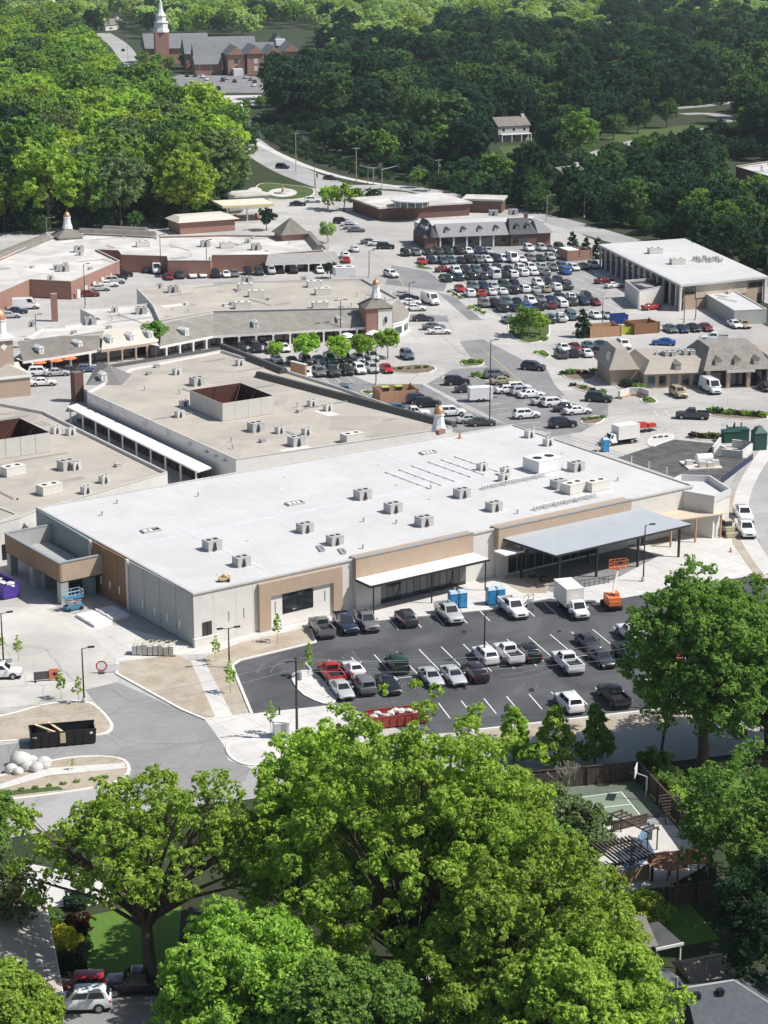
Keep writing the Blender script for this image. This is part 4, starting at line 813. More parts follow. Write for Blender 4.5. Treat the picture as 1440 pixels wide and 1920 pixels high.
class Fr:
    """local frame on the ground: x along p0->p1, y away from the viewer"""
    def __init__(s, p0, p1, z0=0, th=None):
        a = G(*p0, z0); b = G(*p1, z0); s.o = Vector((a.x, a.y, 0)); d = b-a; d.z = 0; s.L = d.length; s.a = math.atan2(d.y, d.x); s.th = th
    def pt(s, x, y, z=0): return Vector((s.o.x+x*math.cos(s.a)-y*math.sin(s.a), s.o.y+x*math.sin(s.a)+y*math.cos(s.a), z))
    def loc(s, px, py, z=0):
        p = G(px, py, z)-s.o; return (p.x*math.cos(s.a)+p.y*math.sin(s.a), -p.x*math.sin(s.a)+p.y*math.cos(s.a))
    def box(s, name, x0, x1, y0, y1, z0, z1, m, par=None):
        mb = MB(); mb.obox((s.o.x, s.o.y, 0), s.a, x0, x1, y0, y1, z0, z1); return obj(name, mb, m, par or s.th)
    def hull(s, name, pts, faces, m, par=None):
        mb = MB(); mb.add([s.pt(*p) for p in pts], faces); return obj(name, mb, m, par or s.th)
    def taper(s, name, x0, x1, y0, y1, z0, X0, X1, Y0, Y1, z1, m, par=None):
        mb = MB(); mb.box8([s.pt(x,y,z) for x,y,z in ((x0,y0,z0),(x1,y0,z0),(x1,y1,z0),(x0,y1,z0),(X0,Y0,z1),(X1,Y0,z1),(X1,Y1,z1),(X0,Y1,z1))]); return obj(name, mb, m, par or s.th)
    def gable(s, name, x0, x1, y0, y1, z0, z1, m, par=None, axis='x', wallm=None):
        if axis == 'x': P = [(x0,y0,z0),(x1,y0,z0),(x1,y1,z0),(x0,y1,z0),(x0,(y0+y1)/2,z1),(x1,(y0+y1)/2,z1)]; F = [(0,1,5,4),(2,3,4,5),(3,0,4),(1,2,5),(3,2,1,0)]
        else: P = [(x0,y0,z0),(x1,y0,z0),(x1,y1,z0),(x0,y1,z0),((x0+x1)/2,y0,z1),((x0+x1)/2,y1,z1)]; F = [(0,1,4),(1,2,5,4),(2,3,5),(3,0,4,5),(3,2,1,0)]
        mb = MB(); mb.add([s.pt(*p) for p in P], F); return obj(name, mb, m, par or s.th)
    def dormer(s, x, y, z, w, h, d, par, wm=None, rm=None):
        o = s.box('dormer', x-w/2, x+w/2, y, y+d, z, z+h, wm or WHITEP, par)
        s.gable('dormer_roof', x-w/2-.12, x+w/2+.12, y-.12, y+d, z+h+.002, z+h+w*.5, rm or WHITEP, o, 'y')
        s.box('dormer_window', x-w*.2, x+w*.2, y-.03, y-.002, z+.2, z+h*.8, LGREY, o); return o
CM = MATS['coping_metal']
# B2: gravel-roofed block behind the store
b2, P2 = flat_building('flat_roofed_shop_block', 'gravel-roofed shop block with white side wall directly behind the white store', 'building', [(163,735),(442,862),(848,802),(640,727),(415,657),(245,691)], 5.5, WHITEW, ROOF_T)
def seg_box(name, a, b, w, z0, z1, m, par):
    A = Vector(a); B = Vector(b); d = (B-A); d.z = 0; L_ = d.length; an = math.atan2(d.y, d.x); mb = MB(); mb.obox((A.x,A.y,0), an, 0, L_, -w/2, w/2, z0, z1); return obj(name, mb, m, par)
dg = mat('dark_ridge', (.085,.083,.08), .9, .2, 2.0)
def ridge(a, b, par, w=2.2, z=5.2, h=1.0):
    A = G(*a, z); B = G(*b, z); d = (B-A).normalized(); n = Vector((-d.y,d.x,0)); mb = MB()
    mb.box8([A-n*w/2, B-n*w/2, B+n*w/2, A+n*w/2]+[v+Vector((0,0,h)) for v in (A-n*w*.18, B-n*w*.18, B+n*w*.18, A+n*w*.18)]); return obj('ridge', mb, dg, par)
ridge((415,653),(533,700), b2); ridge((484,706),(850,802), b2, 2.0); ridge((200,690),(412,656), b2, 1.2, 5.2, .5)
# hipped corner with white dormer
hp = [G(x, y, 5.15) for x, y in ((160,722),(228,722),(247,702),(184,678))]; mb = MB(); c = sum(hp, Vector())/4; c.z = 7.3
mb.add(hp+[c], [(0,1,4),(1,2,4),(2,3,4),(3,0,4),(3,2,1,0)]); hr = obj('hip_roof', mb, mat('dark_shingle', (.19,.185,.18), .95, .2, 4.0), b2)
f = Fr((188,716),(204,714), 5.5, b2); f.dormer(f.L/2, 0, 5.6, 1.1, 1.2, 1.6, hr)
mb = MB(); mb.obox((G(146,752).x, G(146,752).y, 0), AL, -.9, .9, -.9, .9, 0, 5.6); obj('brick_pier', mb, BRICK_D, b2)
for k, (x0, y0) in enumerate(((176,754),(189,760),(202,765),(228,778),(270,796),(310,815),(354,834),(386,848),(402,856),(420,864))):
    a = G(x0, y0, 4.6); mb = MB(); mb.obox((a.x, a.y, 0), AL+math.pi/2, -.5, .5, .0, .12, 4.45, 4.75); obj('wall_vent', mb, LGREY, b2)
# covered walk beside it
aw = thing('covered_walk', 'long white flat awning on posts between the two gravel-roofed blocks', 'awning', G(240,830))
aP = [G(x, y, 3.3) for x, y in ((125,762),(370,884),(396,876),(146,756))]; mb = MB(); mb.prism(aP, 3.05, 3.3); obj('awning', mb, WHITEW, aw)
A0, A1 = aP[0], aP[1]
for k in range(10):
    q = A0.lerp(A1, .02+k*.107); mb = MB(); mb.obox((q.x,q.y,0), AL, .1, .32, -.1, .12, 0, 3.05); obj('post', mb, WHITEP, aw)
dw = thing('shopfront_row', 'dark shopfront glazing in the shade under the long white awning', 'shopfront', G(260,835))
B0 = G(146,756,3.3); B1 = G(396,876,3.3); dd = (B1-B0); an_ = math.atan2(dd.y, dd.x)
for k in range(18): mb = MB(); mb.obox((B0.x,B0.y,0), an_, .3+k*dd.length/18, .3+(k+.88)*dd.length/18, -.4, -.3, .2, 2.8); obj('window_pane', mb, GLASS_D, dw)
mb = MB(); mb.obox((B0.x,B0.y,0), an_, 0, dd.length, -.3, -.1, 0, 3.04); obj('frame', mb, DARKM, dw)
# B3: gravel roof at the left edge
b3, P3 = flat_building('flat_roofed_shop_block', 'gravel-roofed shop block with low beige edge at the left frame edge', 'building', [(-320,880),(-80,742),(82,772),(314,886),(70,957),(36,972),(-320,1060)], 5.5, CREAM, ROOF_T)
def screen(p0, p1, p2, z, h, label, m=mat('screen_panel', (.56,.54,.50), .8, .05, .8)):
    a, b, c = G(*p0, z), G(*p1, z), G(*p2, z); d = b+c-a; t = thing('plant_screen', label, 'screen', (a.x, a.y, z)); q = [a, c, d, b]
    ce = (a+b+c+d)/4
    for i in range(4):
        A, B = q[i], q[(i+1)%4]; u = (B-A).normalized(); n = Vector((u.y,-u.x,0))
        if n.dot(ce-A) > 0: n = -n
        nseg = max(2, int((B-A).length/2.4))
        for k in range(nseg):
            s0 = A.lerp(B, k/nseg+.002); s1 = A.lerp(B, (k+1)/nseg-.002); mb = MB()
            for off, th, mm, nm in ((.06, .06, m, 'screen_panel'),):
                mb.box8([s0, s1, s1+n*th, s0+n*th]+[v+Vector((0,0,h)) for v in (s0, s1, s1+n*th, s0+n*th)]); obj(nm, mb, mm, t)
        mb = MB(); mb.box8([A-n*.06, B-n*.06, B-n*.003, A-n*.003]+[v+Vector((0,0,h-.02)) for v in (A-n*.06, B-n*.06, B-n*.003, A-n*.003)]); obj('inner_lining', mb, STEELB, t)
        mb = MB(); mb.tube(A+Vector((0,0,h-.1)), ce.lerp(A,.2)+Vector((0,0,.2)), .09); mb.tube(A.lerp(B,.5)+Vector((0,0,h-.1)), A.lerp(B,.5)-n*2.2+Vector((0,0,.1)), .07); obj('brace', mb, STEELB, t)
    mb = MB(); mb.prism(inset(q, .1), z+.02, z+.06); obj('deck', mb, STEELB, t)
screen((417,790),(357,764),(513,775), 5.2, 3.1, 'tall beige plant screen with rusty inside on the middle gravel roof')
screen((95,846),(38,818),(-75,872), 5.2, 3.1, 'tall beige plant screen with rusty inside at the left edge')
for (px, py, P_, w_) in ((332,702,AC_S,'dark green-grey, left of the big plant screen'),(337,782,AC_S,'at the left foot of the big plant screen'),(370,722,AC,'just behind the big plant screen'),(480,808,AC,'standing nearest below the big plant screen'),(556,835,AC,'with pale sides, nearest the white store roof'),(575,815,AC_S,'behind the pale unit near the white store'),(660,828,AC_L,'long and low at the right tip'),(450,685,AC_S,'beside the long dark ridge'),(345,762,AC_S,'by the shaded wall of the big plant screen'),(525,812,AC_S,'lowest, right of the row on the middle roof'),(615,770,AC_S,'against the long dark ridge, right'),(585,762,AC_S,'small, against the long dark ridge')):
    P_.inst(G(px, py, 5.15), AL, 'roof unit on the middle gravel roof, '+w_, 'rooftop unit', 'units on the gravel roofs')
for (px, py, P_, w_) in ((196,905,AC_S,'tall pale one nearest the white store'),(125,880,AC,'in the middle beside a dark twin'),(142,880,AC_S,'dark, right of the middle unit'),(25,890,AC_L,'left, below the plant screen'),(93,925,AC_L,'low, at the lower edge'),(162,925,AC_S,'small, close to the store corner'),(105,812,AC_S,'right of the plant screen'),(133,815,AC_S,'near the awning gap')):
    P_.inst(G(px, py, 5.15), AL+.1, 'roof unit on the left gravel roof, '+w_, 'rooftop unit', 'units on the gravel roofs')
# brick annex at the left edge beside the dock
bx_, _ = flat_building('brick_annex', 'pinkish brick annex with dark archway at the left edge beside the dock', 'building', [(-140,985),(-60,935),(0,952),(33,965),(20,972),(-60,1000)], 5.2, BRICK_T, ROOF_W2)
f = Fr((2,1050),(30,1042), 0, bx_); 
mb = MB(); mb.lathe(G(36,1000), [(.14,0),(.14,5.4)], 6); obj('downpipe', mb, DARKM, bx_)
q = G(14,1046); mb = MB(); mb.obox((q.x,q.y,0), R(22), -1.3, 1.0, -.9, -.5, 0, 2.3); obj('archway', mb, BLACKM, bx_)
# B4: arcade with mansard roofs
ar, PA = flat_building('arcade_building', 'long shingle-mansard arcade with white columns in the middle of the centre', 'building', [(300,602),(400,584),(712,577),(748,560),(680,523),(400,530),(256,541),(286,572)], 5.4, CREAM, ROOF_T)
def arcade(th, eave, top, ze, zt, m, n_dorm, colm=WHITEP, ncol=8, dz=.0, store_m=GLASS_D, fascia=WHITEW):
    E = [G(x, y, ze) for x, y in eave]; T = [G(x, y, zt) for x, y in top]; k = len(E); mb = MB()
    mb.add(E+T, [(i, i+1, k+i+1, k+i) for i in range(k-1)]); mb.add(T+[t-Vector((0,0,.5)) for t in T], [(i, i+1, k+i+1, k+i) for i in range(k-1)]); ro = obj('mansard_roof', mb, m, th)
    for i in range(k-1):
        a, b = E[i], E[i+1]; d = (b-a).normalized(); an = math.atan2(d.y, d.x); L_ = (b-a).length
        mb = MB(); mb.obox((a.x,a.y,0), an, 0, L_, .0, .3, ze-.55, ze-.02); obj('fascia', mb, fascia, th)
        mb = MB(); mb.obox((a.x,a.y,0), an, 0, L_, .3, 3.2, ze-.12, ze-.04); obj('soffit', mb, CREAM, th)
        mb = MB(); mb.obox((a.x,a.y,0), an, 0, L_, 3.2, 3.5, 0, ze-.13); obj('shop_wall', mb, BRICK_D, th)
        nw = max(1, int(L_/2.6))
        for j in range(nw):
            mb = MB(); mb.obox((a.x,a.y,0), an, (j+.08)*L_/nw, (j+.9)*L_/nw, 3.1, 3.19, .3, ze-.7); obj('window_pane', mb, store_m, th)
        nc = max(1, int(round(ncol*L_/sum((E[q+1]-E[q]).length for q in range(k-1)))))
        for j in range(nc):
            mb = MB(); x = (j+.5)*L_/nc; mb.obox((a.x,a.y,0), an, x-.16, x+.16, .06, .38, 0, ze-.56); mb.obox((a.x,a.y,0), an, x-.24, x+.24, 0, .46, ze-.85, ze-.57); obj('column', mb, colm, th)
        nd = int(round(n_dorm*L_/sum((E[q+1]-E[q]).length for q in range(k-1))))
        for j in range(nd):
            x = (j+.5)/nd; e = a.lerp(b, x); tt = T[i].lerp(T[i+1], x); q = e.lerp(tt, .22); ff = Fr.__new__(Fr); ff.o = Vector((q.x,q.y,0)); ff.a = an; ff.L = 1; ff.th = th
            ff.dormer(0, 0, q.z, 1.0, 1.25, 2.4, ro)
    return E, T
arcade(ar, [(300,649),(400,629),(560,620),(716,611)], [(303,606),(400,588),(560,583),(712,580)], 2.9, 5.6, SHING_W, 4, ncol=13)
# rounded white corner of the arcade
rc = thing('corner_pavilion', 'brick corner tower with hipped roof and curved white wing at the arcade end', 'pavilion', G(735,625))
cw = [(716,611),(738,609),(756,604),(766,597),(768,588)]; Ew = [G(x, y, 2.9) for x, y in cw]; mb = MB()
for i in range(4):
    a, b = Ew[i], Ew[i+1]; mb = MB(); an = math.atan2((b-a).y, (b-a).x); L_ = (b-a).length
    mb.obox((a.x,a.y,0), an, 0, L_, 0, .3, 0, 2.9); obj('curved_wall', mb, WHITEW, rc); mb = MB(); mb.obox((a.x,a.y,0), an, L_*.15, L_*.85, -.04, -.002, .7, 2.2); obj('window_pane', mb, GLASS_T, rc)
    mb = MB(); mb.obox((a.x,a.y,0), an, -.05, L_+.05, -.15, .45, 2.902+i*.003, 3.2+i*.003); obj('cornice', mb, WHITEP, rc)
top = [G(722,578,5.6), G(745,572,5.0), G(757,566,5.0)]; mb = MB(); mb.add([e+Vector((0,0,.3)) for e in Ew]+[G(720,580,5.4), G(735,570,5.4), G(748,560,5.4)], [(0,1,6,5),(1,2,6),(2,3,7,6),(3,4,7)]); obj('wing_roof', mb, SHING_W, rc)
q = G(714,612,3); f = Fr.__new__(Fr); f.o = Vector((q.x,q.y,0)); f.a = R(18); f.L = 5; f.th = rc
f.box('tower_wall', -3.2, 2.6, 0, 5.5, 0, 7.0, BRICK); f.box('tower_panel', -.6, 2.5, -.08, -.002, .5, 6.6, WHITEW); f.taper('hip_roof', -3.6, 3.0, -.4, 5.9, 7.002, -.9, .3, 2.3, 3.2, 8.9, SHING, rc)
f.box('lamp', .9, 1.3, -.35, -.085, 3.8, 5.0, DARKM)
cupola(f.pt(-.2, 2.7, 8.7), .95, 'white lantern with copper dome on the corner tower of the arcade')
# left arcade pieces
al, _ = flat_building('arcade_wing', 'lower arcade wing with pale membrane roof above the orange parasols', 'building', [(38,640),(120,632),(190,622),(300,606),(345,588),(328,566),(150,580),(190,600),(120,612),(80,615)], 4.9, CREAM, ROOF_W2)
arcade(al, [(43,677),(115,667),(187,655)], [(33,640),(118,630),(187,629)], 2.9, 5.1, SHING, 2, ncol=4, store_m=BLACKM)
arcade(al, [(190,656),(268,645),(300,640)], [(195,617),(268,611),(300,607)], 3.1, 5.6, mat('tan_roof', (.56,.52,.45), .8, .06, 1.5), 3, colm=BRICK_T, ncol=5, fascia=BRICK_T)
# parasols
for i, (px, py) in enumerate(((73,694),(104,690),(129,686))):
    q = G(px, py+4); t = thing('parasol', '%s of the three orange parasols under the left arcade' % ('leftmost','middle','rightmost')[i], 'parasol', q, 'orange parasols by the arcade')
    mb = MB(); mb.lathe(q, [(1.75,2.0),(1.0,2.35),(.05,2.6)], 8, False); obj('canopy', mb, ORANGE, t); mb = MB(); mb.tube(q, q+Vector((0,0,2.5)), .04); obj('pole', mb, GREYM, t); mb = MB(); mb.lathe(q, [(.35,0),(.3,.1)], 8); obj('base', mb, DARKM, t)
for i, (px, py) in enumerate(((650,645),(700,640))):
    q = G(px, py+2); t = thing('parasol', '%s white parasol behind the young trees before the arcade' % ('left','right')[i], 'parasol', q, 'white parasols by the arcade')
    mb = MB(); mb.lathe(q, [(1.9,1.9),(1.0,2.4),(.05,2.7)], 6, False); obj('canopy', mb, WHITEP, t); mb = MB(); mb.tube(q, q+Vector((0,0,2.6)), .04); obj('pole', mb, GREYM, t)
# clock tower with pediment base
ct = thing('clock_tower', 'brick clock tower with white diamond clock faces and copper dome at the left edge', 'tower', G(22,735))
f = Fr((-6,748),(52,742), 0, ct); c = f.L/2
f.box('base_wall', -3.5, f.L+.6, 0, 8.5, 0, 3.6, BRICK_T); f.box('base_cornice', -3.8, f.L+.9, -.3, 8.7, 3.602, 4.1, WHITEP); f.gable('pediment_roof', -.4, f.L+.8, -.25, 8.6, 4.102, 6.0, mat('tan_seam_roof', (.58,.54,.47), .7, .06), axis='y'); f.gable('pediment_roof', -4.6, f.L-.2, 1.5, 7.5, 4.1, 5.7, MATS['tan_seam_roof'])
f.box('tower_shaft', c-2.2, c+1.4, 2.6, 6.2, 4.1, 10.4, BRICK_T); f.box('shaft_cornice', c-2.6, c+1.8, 2.2, 6.6, 10.402, 10.9, WHITEP)
for w_ in range(2):
    pt_ = [f.pt(c-.4, 2.55, 8.4), f.pt(c+.25, 2.55, 9.2), f.pt(c-.4, 2.55, 10.0), f.pt(c-1.05, 2.55, 9.2)] if w_ == 0 else [f.pt(c-2.25, 4.4, 8.4), f.pt(c-2.25, 3.75, 9.2), f.pt(c-2.25, 4.4, 10.0), f.pt(c-2.25, 5.05, 9.2)]
    mb = MB(); n_ = (pt_[1]-pt_[0]).cross(pt_[2]-pt_[0]).normalized(); mb.add(pt_, [(0,1,2,3)]); obj('clock_face', mb, WHITEP, ct)
mb = MB(); mb.lathe(f.pt(c-.4, 4.4, 10.901), [(1.5,0),(1.4,.4),(1.15,.5),(1.1,3.0),(1.3,3.1),(1.3,3.3)], 8); obj('lantern', mb, WHITEP, ct)
mb = MB(); mb.lathe(f.pt(c-.4, 4.4, 14.202), [(1.25,0),(1.2,.5),(.95,1.2),(.5,1.7),(.1,2.0),(.04,3.1)], 12); obj('dome', mb, COPPER, ct, True)
# B5: brick stores with pale roofs
bs, PB = flat_building('brick_store_block', 'long brick store block with pale flat roofs below the left wood', 'building', [(-230,610),(0,548),(55,524),(133,528),(224,489),(180,468),(222,470),(228,478),(313,481),(315,489),(395,489),(397,479),(500,478),(606,469),(584,443),(417,441),(283,444),(157,438),(83,448),(0,486),(-230,545)], 4.3, BRICK, ROOF_W2)
for i,(px,py) in enumerate(((148,560),(162,553),(178,545),(193,537),(207,529),(30,555),(12,566))): 
    q = G(px, py); mb = MB(); mb.obox((q.x,q.y,0), R(52) if px > 100 else R(40), -.5, .5, -.05, .25, .1, 2.2); obj('door', mb, CREAM, bs)
mt = mat('grey_seam_roof', (.33,.325,.31), .7, .1, 1.0)
arcade(bs, [(498,494),(636,489)], [(503,477),(630,471)], 2.6, 4.5, mt, 0, colm=WHITEP, ncol=6, fascia=WHITEW)
q = G(440,505); f = Fr((397,508),(470,505), 0, bs); f.box('rear_shed', 0, f.L, 0, 4, 0, 3.2, LGREY); f.box('shed_roof', -.1, f.L+.1, -.1, 4.1, 3.2, 3.3, ROOF_W2)
for px, py in ((60,538),(95,541),(265,500),(350,505)): 
    q = G(px, py); mb = MB(); mb.obox((q.x,q.y,0), R(12), -.8, .8, -.3, .1, .2, 2.4); obj('loading_door', mb, DARKM, bs)
strips = ridge((-60,503),(85,446), bs, 5, 4.1, .9); strips.data.materials[0] = SHING; 
for a, b in (((150,437),(290,443)),((600,468),(578,442)),((195,432),(275,436))): r_ = ridge(a, b, bs, 3.5, 4.1, 1.3); r_.data.materials[0] = SHING
hv = thing('hipped_pavilion', 'grey hipped roof pavilion on brick base at the right end of the brick stores', 'pavilion', G(555,455)); f = Fr((530,452),(575,449), 4, hv)
f.box('wall', 0, f.L, 0, 6, 3.9, 5.6, BRICK); f.taper('hip_roof', -.7, f.L+.7, -.7, 6.7, 5.602, f.L/2-.05, f.L/2+.05, 2.9, 3.1, 9.6, SHING, hv)
hv = thing('hipped_pavilion', 'grey hipped roof pavilion carrying a white lantern at the left of the brick stores', 'pavilion', G(135,452)); f = Fr((112,450),(155,447), 4, hv)
f.box('wall', 0, f.L, 0, 6, 3.9, 4.6, CREAM); f.taper('hip_roof', -.7, f.L+.7, -.7, 6.7, 4.602, f.L/2-.9, f.L/2+.9, 2.1, 3.9, 6.6, SHING, hv); cupola(f.pt(f.L/2, 3, 6.5), 1.05, 'white lantern with copper cap on the left brick store roof')
for px, py, P_, w_ in ((148,472,AC,'behind the lantern'),(105,505,AC_S,'among vent pipes at the left'),(120,508,AC,'near the step in the brick wall'),(150,478,AC_S,'beside the long parapet'),(268,462,AC_L,'in the middle of the back part'),(385,462,AC,'above the white shed'),(425,464,AC_L,'right of the middle'),(465,455,AC_S,'small one near the right'),(480,468,AC,'beside the hipped pavilion'),(95,525,AC_S,'near the left corner')):
    P_.inst(G(px, py, 4.0), R(15), 'roof unit on the brick stores, '+w_, 'rooftop unit', 'units on the brick stores')
for px, py, P_, w_ in ((455,578,AC_L,'nearest the mansard, left'),(600,578,AC_L,'nearest the mansard, right'),(480,556,AC_L,'middle row, left'),(605,552,AC_L,'middle row, right'),(460,543,AC_L,'back row, left'),(590,538,AC_L,'back row, right'),(645,515,AC_B,'large and pale at the back corner'),(325,548,AC,'at the left back corner'),(300,540,AC_S,'beside the left back corner'),(463,530,AC,'tall one by the back edge'),(570,527,AC_S,'dark one on the back edge')):
    P_.inst(G(px, py, 5.05), R(12), 'roof unit on the arcade flat roof, '+w_, 'rooftop unit', 'units on the arcade roof')
for px, py, P_, w_ in ((265,588,AC,'in the middle of the pale roof'),(215,585,AC_S,'left part of the pale roof'),(170,608,AC,'above the parasols'),(60,612,AC_S,'behind the clock tower')):
    P_.inst(G(px, py, 4.55), R(12), 'roof unit on the arcade wing, '+w_, 'rooftop unit', 'units on the arcade wing')
for px, py, P_, w_ in ((1235,660,AC_S,'left, pale'),(1255,662,AC,'middle'),(1290,660,AC,'tall, dark end'),(1270,655,AC_S,'behind the middle one')):
    P_.inst(G(px, py+10, 4.4), R(12), 'roof unit on the tan mansard shop, '+w_, 'rooftop unit', 'units on the mansard shop')
for px, py, w_ in ((103,602,'standing at the arcade wing'),):
    q = G(px, py); mb = MB(); mb.obox((q.x,q.y,0), R(12), -.7, .7, -.7, .7, 0, 6.2); tag(obj('brick_chimney', mb, BRICK), 'square brick chimney standing behind the left arcade wing', 'chimney')
# B6: filling station
fs = thing('filling_station', 'filling station with cream canopy above the brick stores', 'filling station', G(430,425))
f = Fr((338,440),(446,432), 0, fs); f.box('shop_wall', 0, f.L*.95, 0, 9, 0, 3.4, BRICK); f.taper('shop_roof', -.8, f.L+.4, -.8, 10, 3.402, 1.2, f.L-2, 3, 8, 4.6, mat('cream_roof', (.6,.56,.49), .8, .06))
f2 = Fr((418,418),(515,413), 0, fs); f2.box('canopy', 0, f2.L, 0, 12, 4.2, 5.0, mat('canopy_cream', (.70,.66,.55), .7)); f2.box('canopy_stripe', -.03, f2.L+.03, -.03, -.002, 4.3, 4.75, YELLOW)
for x in (.12,.5,.88): f2.box('column', f2.L*x-.2, f2.L*x+.2, 1.5, 1.9, 0, 4.2, WHITEP)
for x in (.3,.7): f2.box('fuel_pump', f2.L*x-.4, f2.L*x+.4, 3, 3.7, 0, 1.8, REDP)
f3 = Fr((430,396),(505,390), 0, fs); f3.box('kiosk_wall', 0, f3.L, 0, 10, 0, 4, GREYP); f3.box('kiosk_roof', -.6, f3.L+.6, -.6, 10.6, 4.0, 4.5, ROOF_W2)
# B7: gabled dark shops
gs = thing('gabled_shop_row', 'dark slate-roofed shop row with small gabled dormers above the large lot', 'building', G(890,466)); f = Fr((795,468),(1036,458), 0, gs); L_ = f.L
f.box('wall', .8, L_-.5, .4, 14, 0, 3.2, BRICK_D); f.box('flat_roof', 1.0, L_-1.2, 4.4, 14, 5.6, 5.75, ROOF_W); f.box('back_wall', 1, L_-1.2, 4.6, 13.9, 3.2, 5.6, LGREY)
x1 = f.loc(824,468)[0]; x2 = f.loc(952,461)[0]; slate2 = mat('grey_slate', (.27,.27,.275), .85, .12, 2.0)
f.taper('shop_roof', x1, x2, -.6, 4.5, 3.2, x1, x2, 3.8, 4.5, 6.1, slate2)
for k in range(4): f.dormer(x1+2.8+k*(x2-x1-4)/3.4, .7, 4.0, 1.3, 1.0, 2.2, gs, WHITEW, SLATE)
f.taper('gable_roof', -.6, x1-.05, -1.4, 9, 3.3, 1.6, x1-2.6, 1.2, 7, 7.6, SLATE); f.box('gable_wall', 0, x1-.6, -.9, .395, 0, 3.29, BRICK_D); f.gable('front_gable', 1.2, x1-2, -1.6, 1.5, 3.4, 6.8, SLATE, axis='y')
for k in range(3): f.dormer(.9, -.2+k*2.2, 5.0, .9, .8, 1.0, gs, WHITEP, WHITEP)
f.taper('slate_roof', x2+.05, x2+8.3, -1.0, 5, 3.25, x2+1.2, x2+6.3, 3.4, 5, 6.9, SLATE); f.box('bay_wall', x2+.6, x2+7.8, -.6, .395, 0, 3.24, BRICK_D)
for k in (2.6, 5.6): f.dormer(x2+k, .4, 4.4, 1.2, 1.0, 2, gs, SLATE, SLATE)
f.taper('end_roof', x2+8.35, L_+.2, -.4, 12, 3.22, x2+8.35, L_-2.6, 3.6, 8, 6.2, slate2)
for k in range(5):
    x = x1+.6+k*(x2-x1-1)/5; o_ = f.box('shop_window', x+.3, x+(x2-x1)/5-.5, .3, .395, .4, 2.6, GLASS_T if k % 2 else GLASS_D); f.box('pier', x-.3, x+.1, -.2, .3, 0, 3.15, WHITEW)
f.box('glass_door', x2+3.6, x2+5.2, -.68, -.605, 0, 2.4, GLASS_T); f.box('shop_window', x2+1.2, x2+2.8, -.68, -.605, .5, 2.2, GLASS_D); f.box('chimney', L_-5.5, L_-4.6, 8, 9, 5.7, 7.6, BRICK_D)
for px, py, w_ in ((925,404,'left one'),(962,402,'right one')): AC.inst(G(px, py, 5.75), R(10), 'roof unit on the gabled shop row, '+w_, 'rooftop unit', 'units on the gabled shops')
# drum building behind
db = thing('drum_building', 'pale-roofed building with round glazed drum behind the gabled shops', 'building', G(800,412)); f = Fr((712,414),(880,404), 0, db)
f.box('wall', 0, f.L, 0, 22, 0, 3.6, BRICK_D); f.box('flat_roof', -.8, f.L+.6, -.8, 22.6, 3.6, 4.1, ROOF_W2); c = G(771,386,4.1)
mb = MB(); mb.lathe((c.x,c.y,4.1), [(5.2,0),(5.2,1.6)], 28); obj('drum_glazing', mb, GLASS_T, db)
for k in range(14): mb = MB(); a = 2*math.pi*k/14; q = Vector((c.x+5.24*math.cos(a), c.y+5.24*math.sin(a), 4.1)); mb.tube(q, q+Vector((0,0,1.6)), .12); obj('mullion', mb, WHITEP, db)
mb = MB(); mb.lathe((c.x,c.y,5.702), [(6.0,0),(6.0,.35),(5.7,.45)], 32); obj('drum_roof', mb, ROOF_W, db)
f2 = Fr((868,398),(940,400), 0, db); f2.box('side_wall', 0, f2.L, 0, 9, 0, 3.6, BRICK_D); f2.taper('shed_roof', -.4, f2.L+.6, -.5, 9.5, 3.62, -.4, f2.L+.6, -.5, 9.5, 4.2, ROOF_W2)
# B8: office with white roof
of = thing('office_building', 'two-storey office with broad white roof and dark colonnade at the right', 'building', G(1280,560))
Po = [G(x, y, 6.2) for x, y in ((1122,458),(1276,534),(1441,518),(1284,447))]; mb = MB(); mb.prism(Po, 5.7, 6.2); rf = obj('roof', mb, ROOF_W, of); mb = MB(); mb.prism(inset(Po, .5), 6.202, 6.24); obj('roof_membrane', mb, ROOF_W, rf)
Pw = inset(Po, 1.0); mb = MB(); mb.prism([(*p,0) for p in Pw], 0, 5.7); obj('wall', mb, BRICK_T, of)
Po = ccw(Po); 
def face_between(a, b): d = b-a; ff = Fr.__new__(Fr); ff.o = Vector((a.x,a.y,0)); ff.a = math.atan2(d.y,d.x); ff.L = Vector((d.x,d.y)).length; ff.th = of; return ff
A_, B_, C_ = G(1122,458,6.2), G(1276,534,6.2), G(1441,518,6.2)
f = face_between(A_, B_)
nb = 14
for k in range(nb):
    x = k*f.L/nb
    f.box('column', x+.1, x+.55, .35, .75, 0, 5.69, mat('office_white', (.66,.64,.60), .8) if k == 0 else MATS['office_white'])
    for z in (.2, 3.1): f.box('window_pane', x+.7, x+f.L/nb-.05, .86, .93, z, z+2.4, GLASS_D)
f.box('spandrel', .6, f.L-.3, .78, .99, 2.65, 3.05, DARKM)
f = face_between(B_, C_)
f.box('corner_column', .1, .7, .1, .7, 0, 5.69, MATS['office_white']); f.box('end_column', f.L-.8, f.L-.1, .1, .8, 0, 5.69, MATS['office_white'])
for k in range(3): f.box('window_pane', 2.0+k*1.5, 3.3+k*1.5, .9, .98, 3.6, 5.2, GLASS_D)
for k in range(3): f.box('window_pane', f.L-4.8+k*1.3, f.L-3.6+k*1.3, .9, .98, 3.8, 5.0, GLASS_D)
f.box('stone_band', 5.0, f.L-5.4, .84, .99, 2.6, 5.68, mat('stone_tan', (.55,.47,.37), .9)); f.box('side_door', f.L-2.2, f.L-1.0, .9, .985, 0, 2.3, DARKM)
f = Fr((1333,590),(1383,602), 0, of)
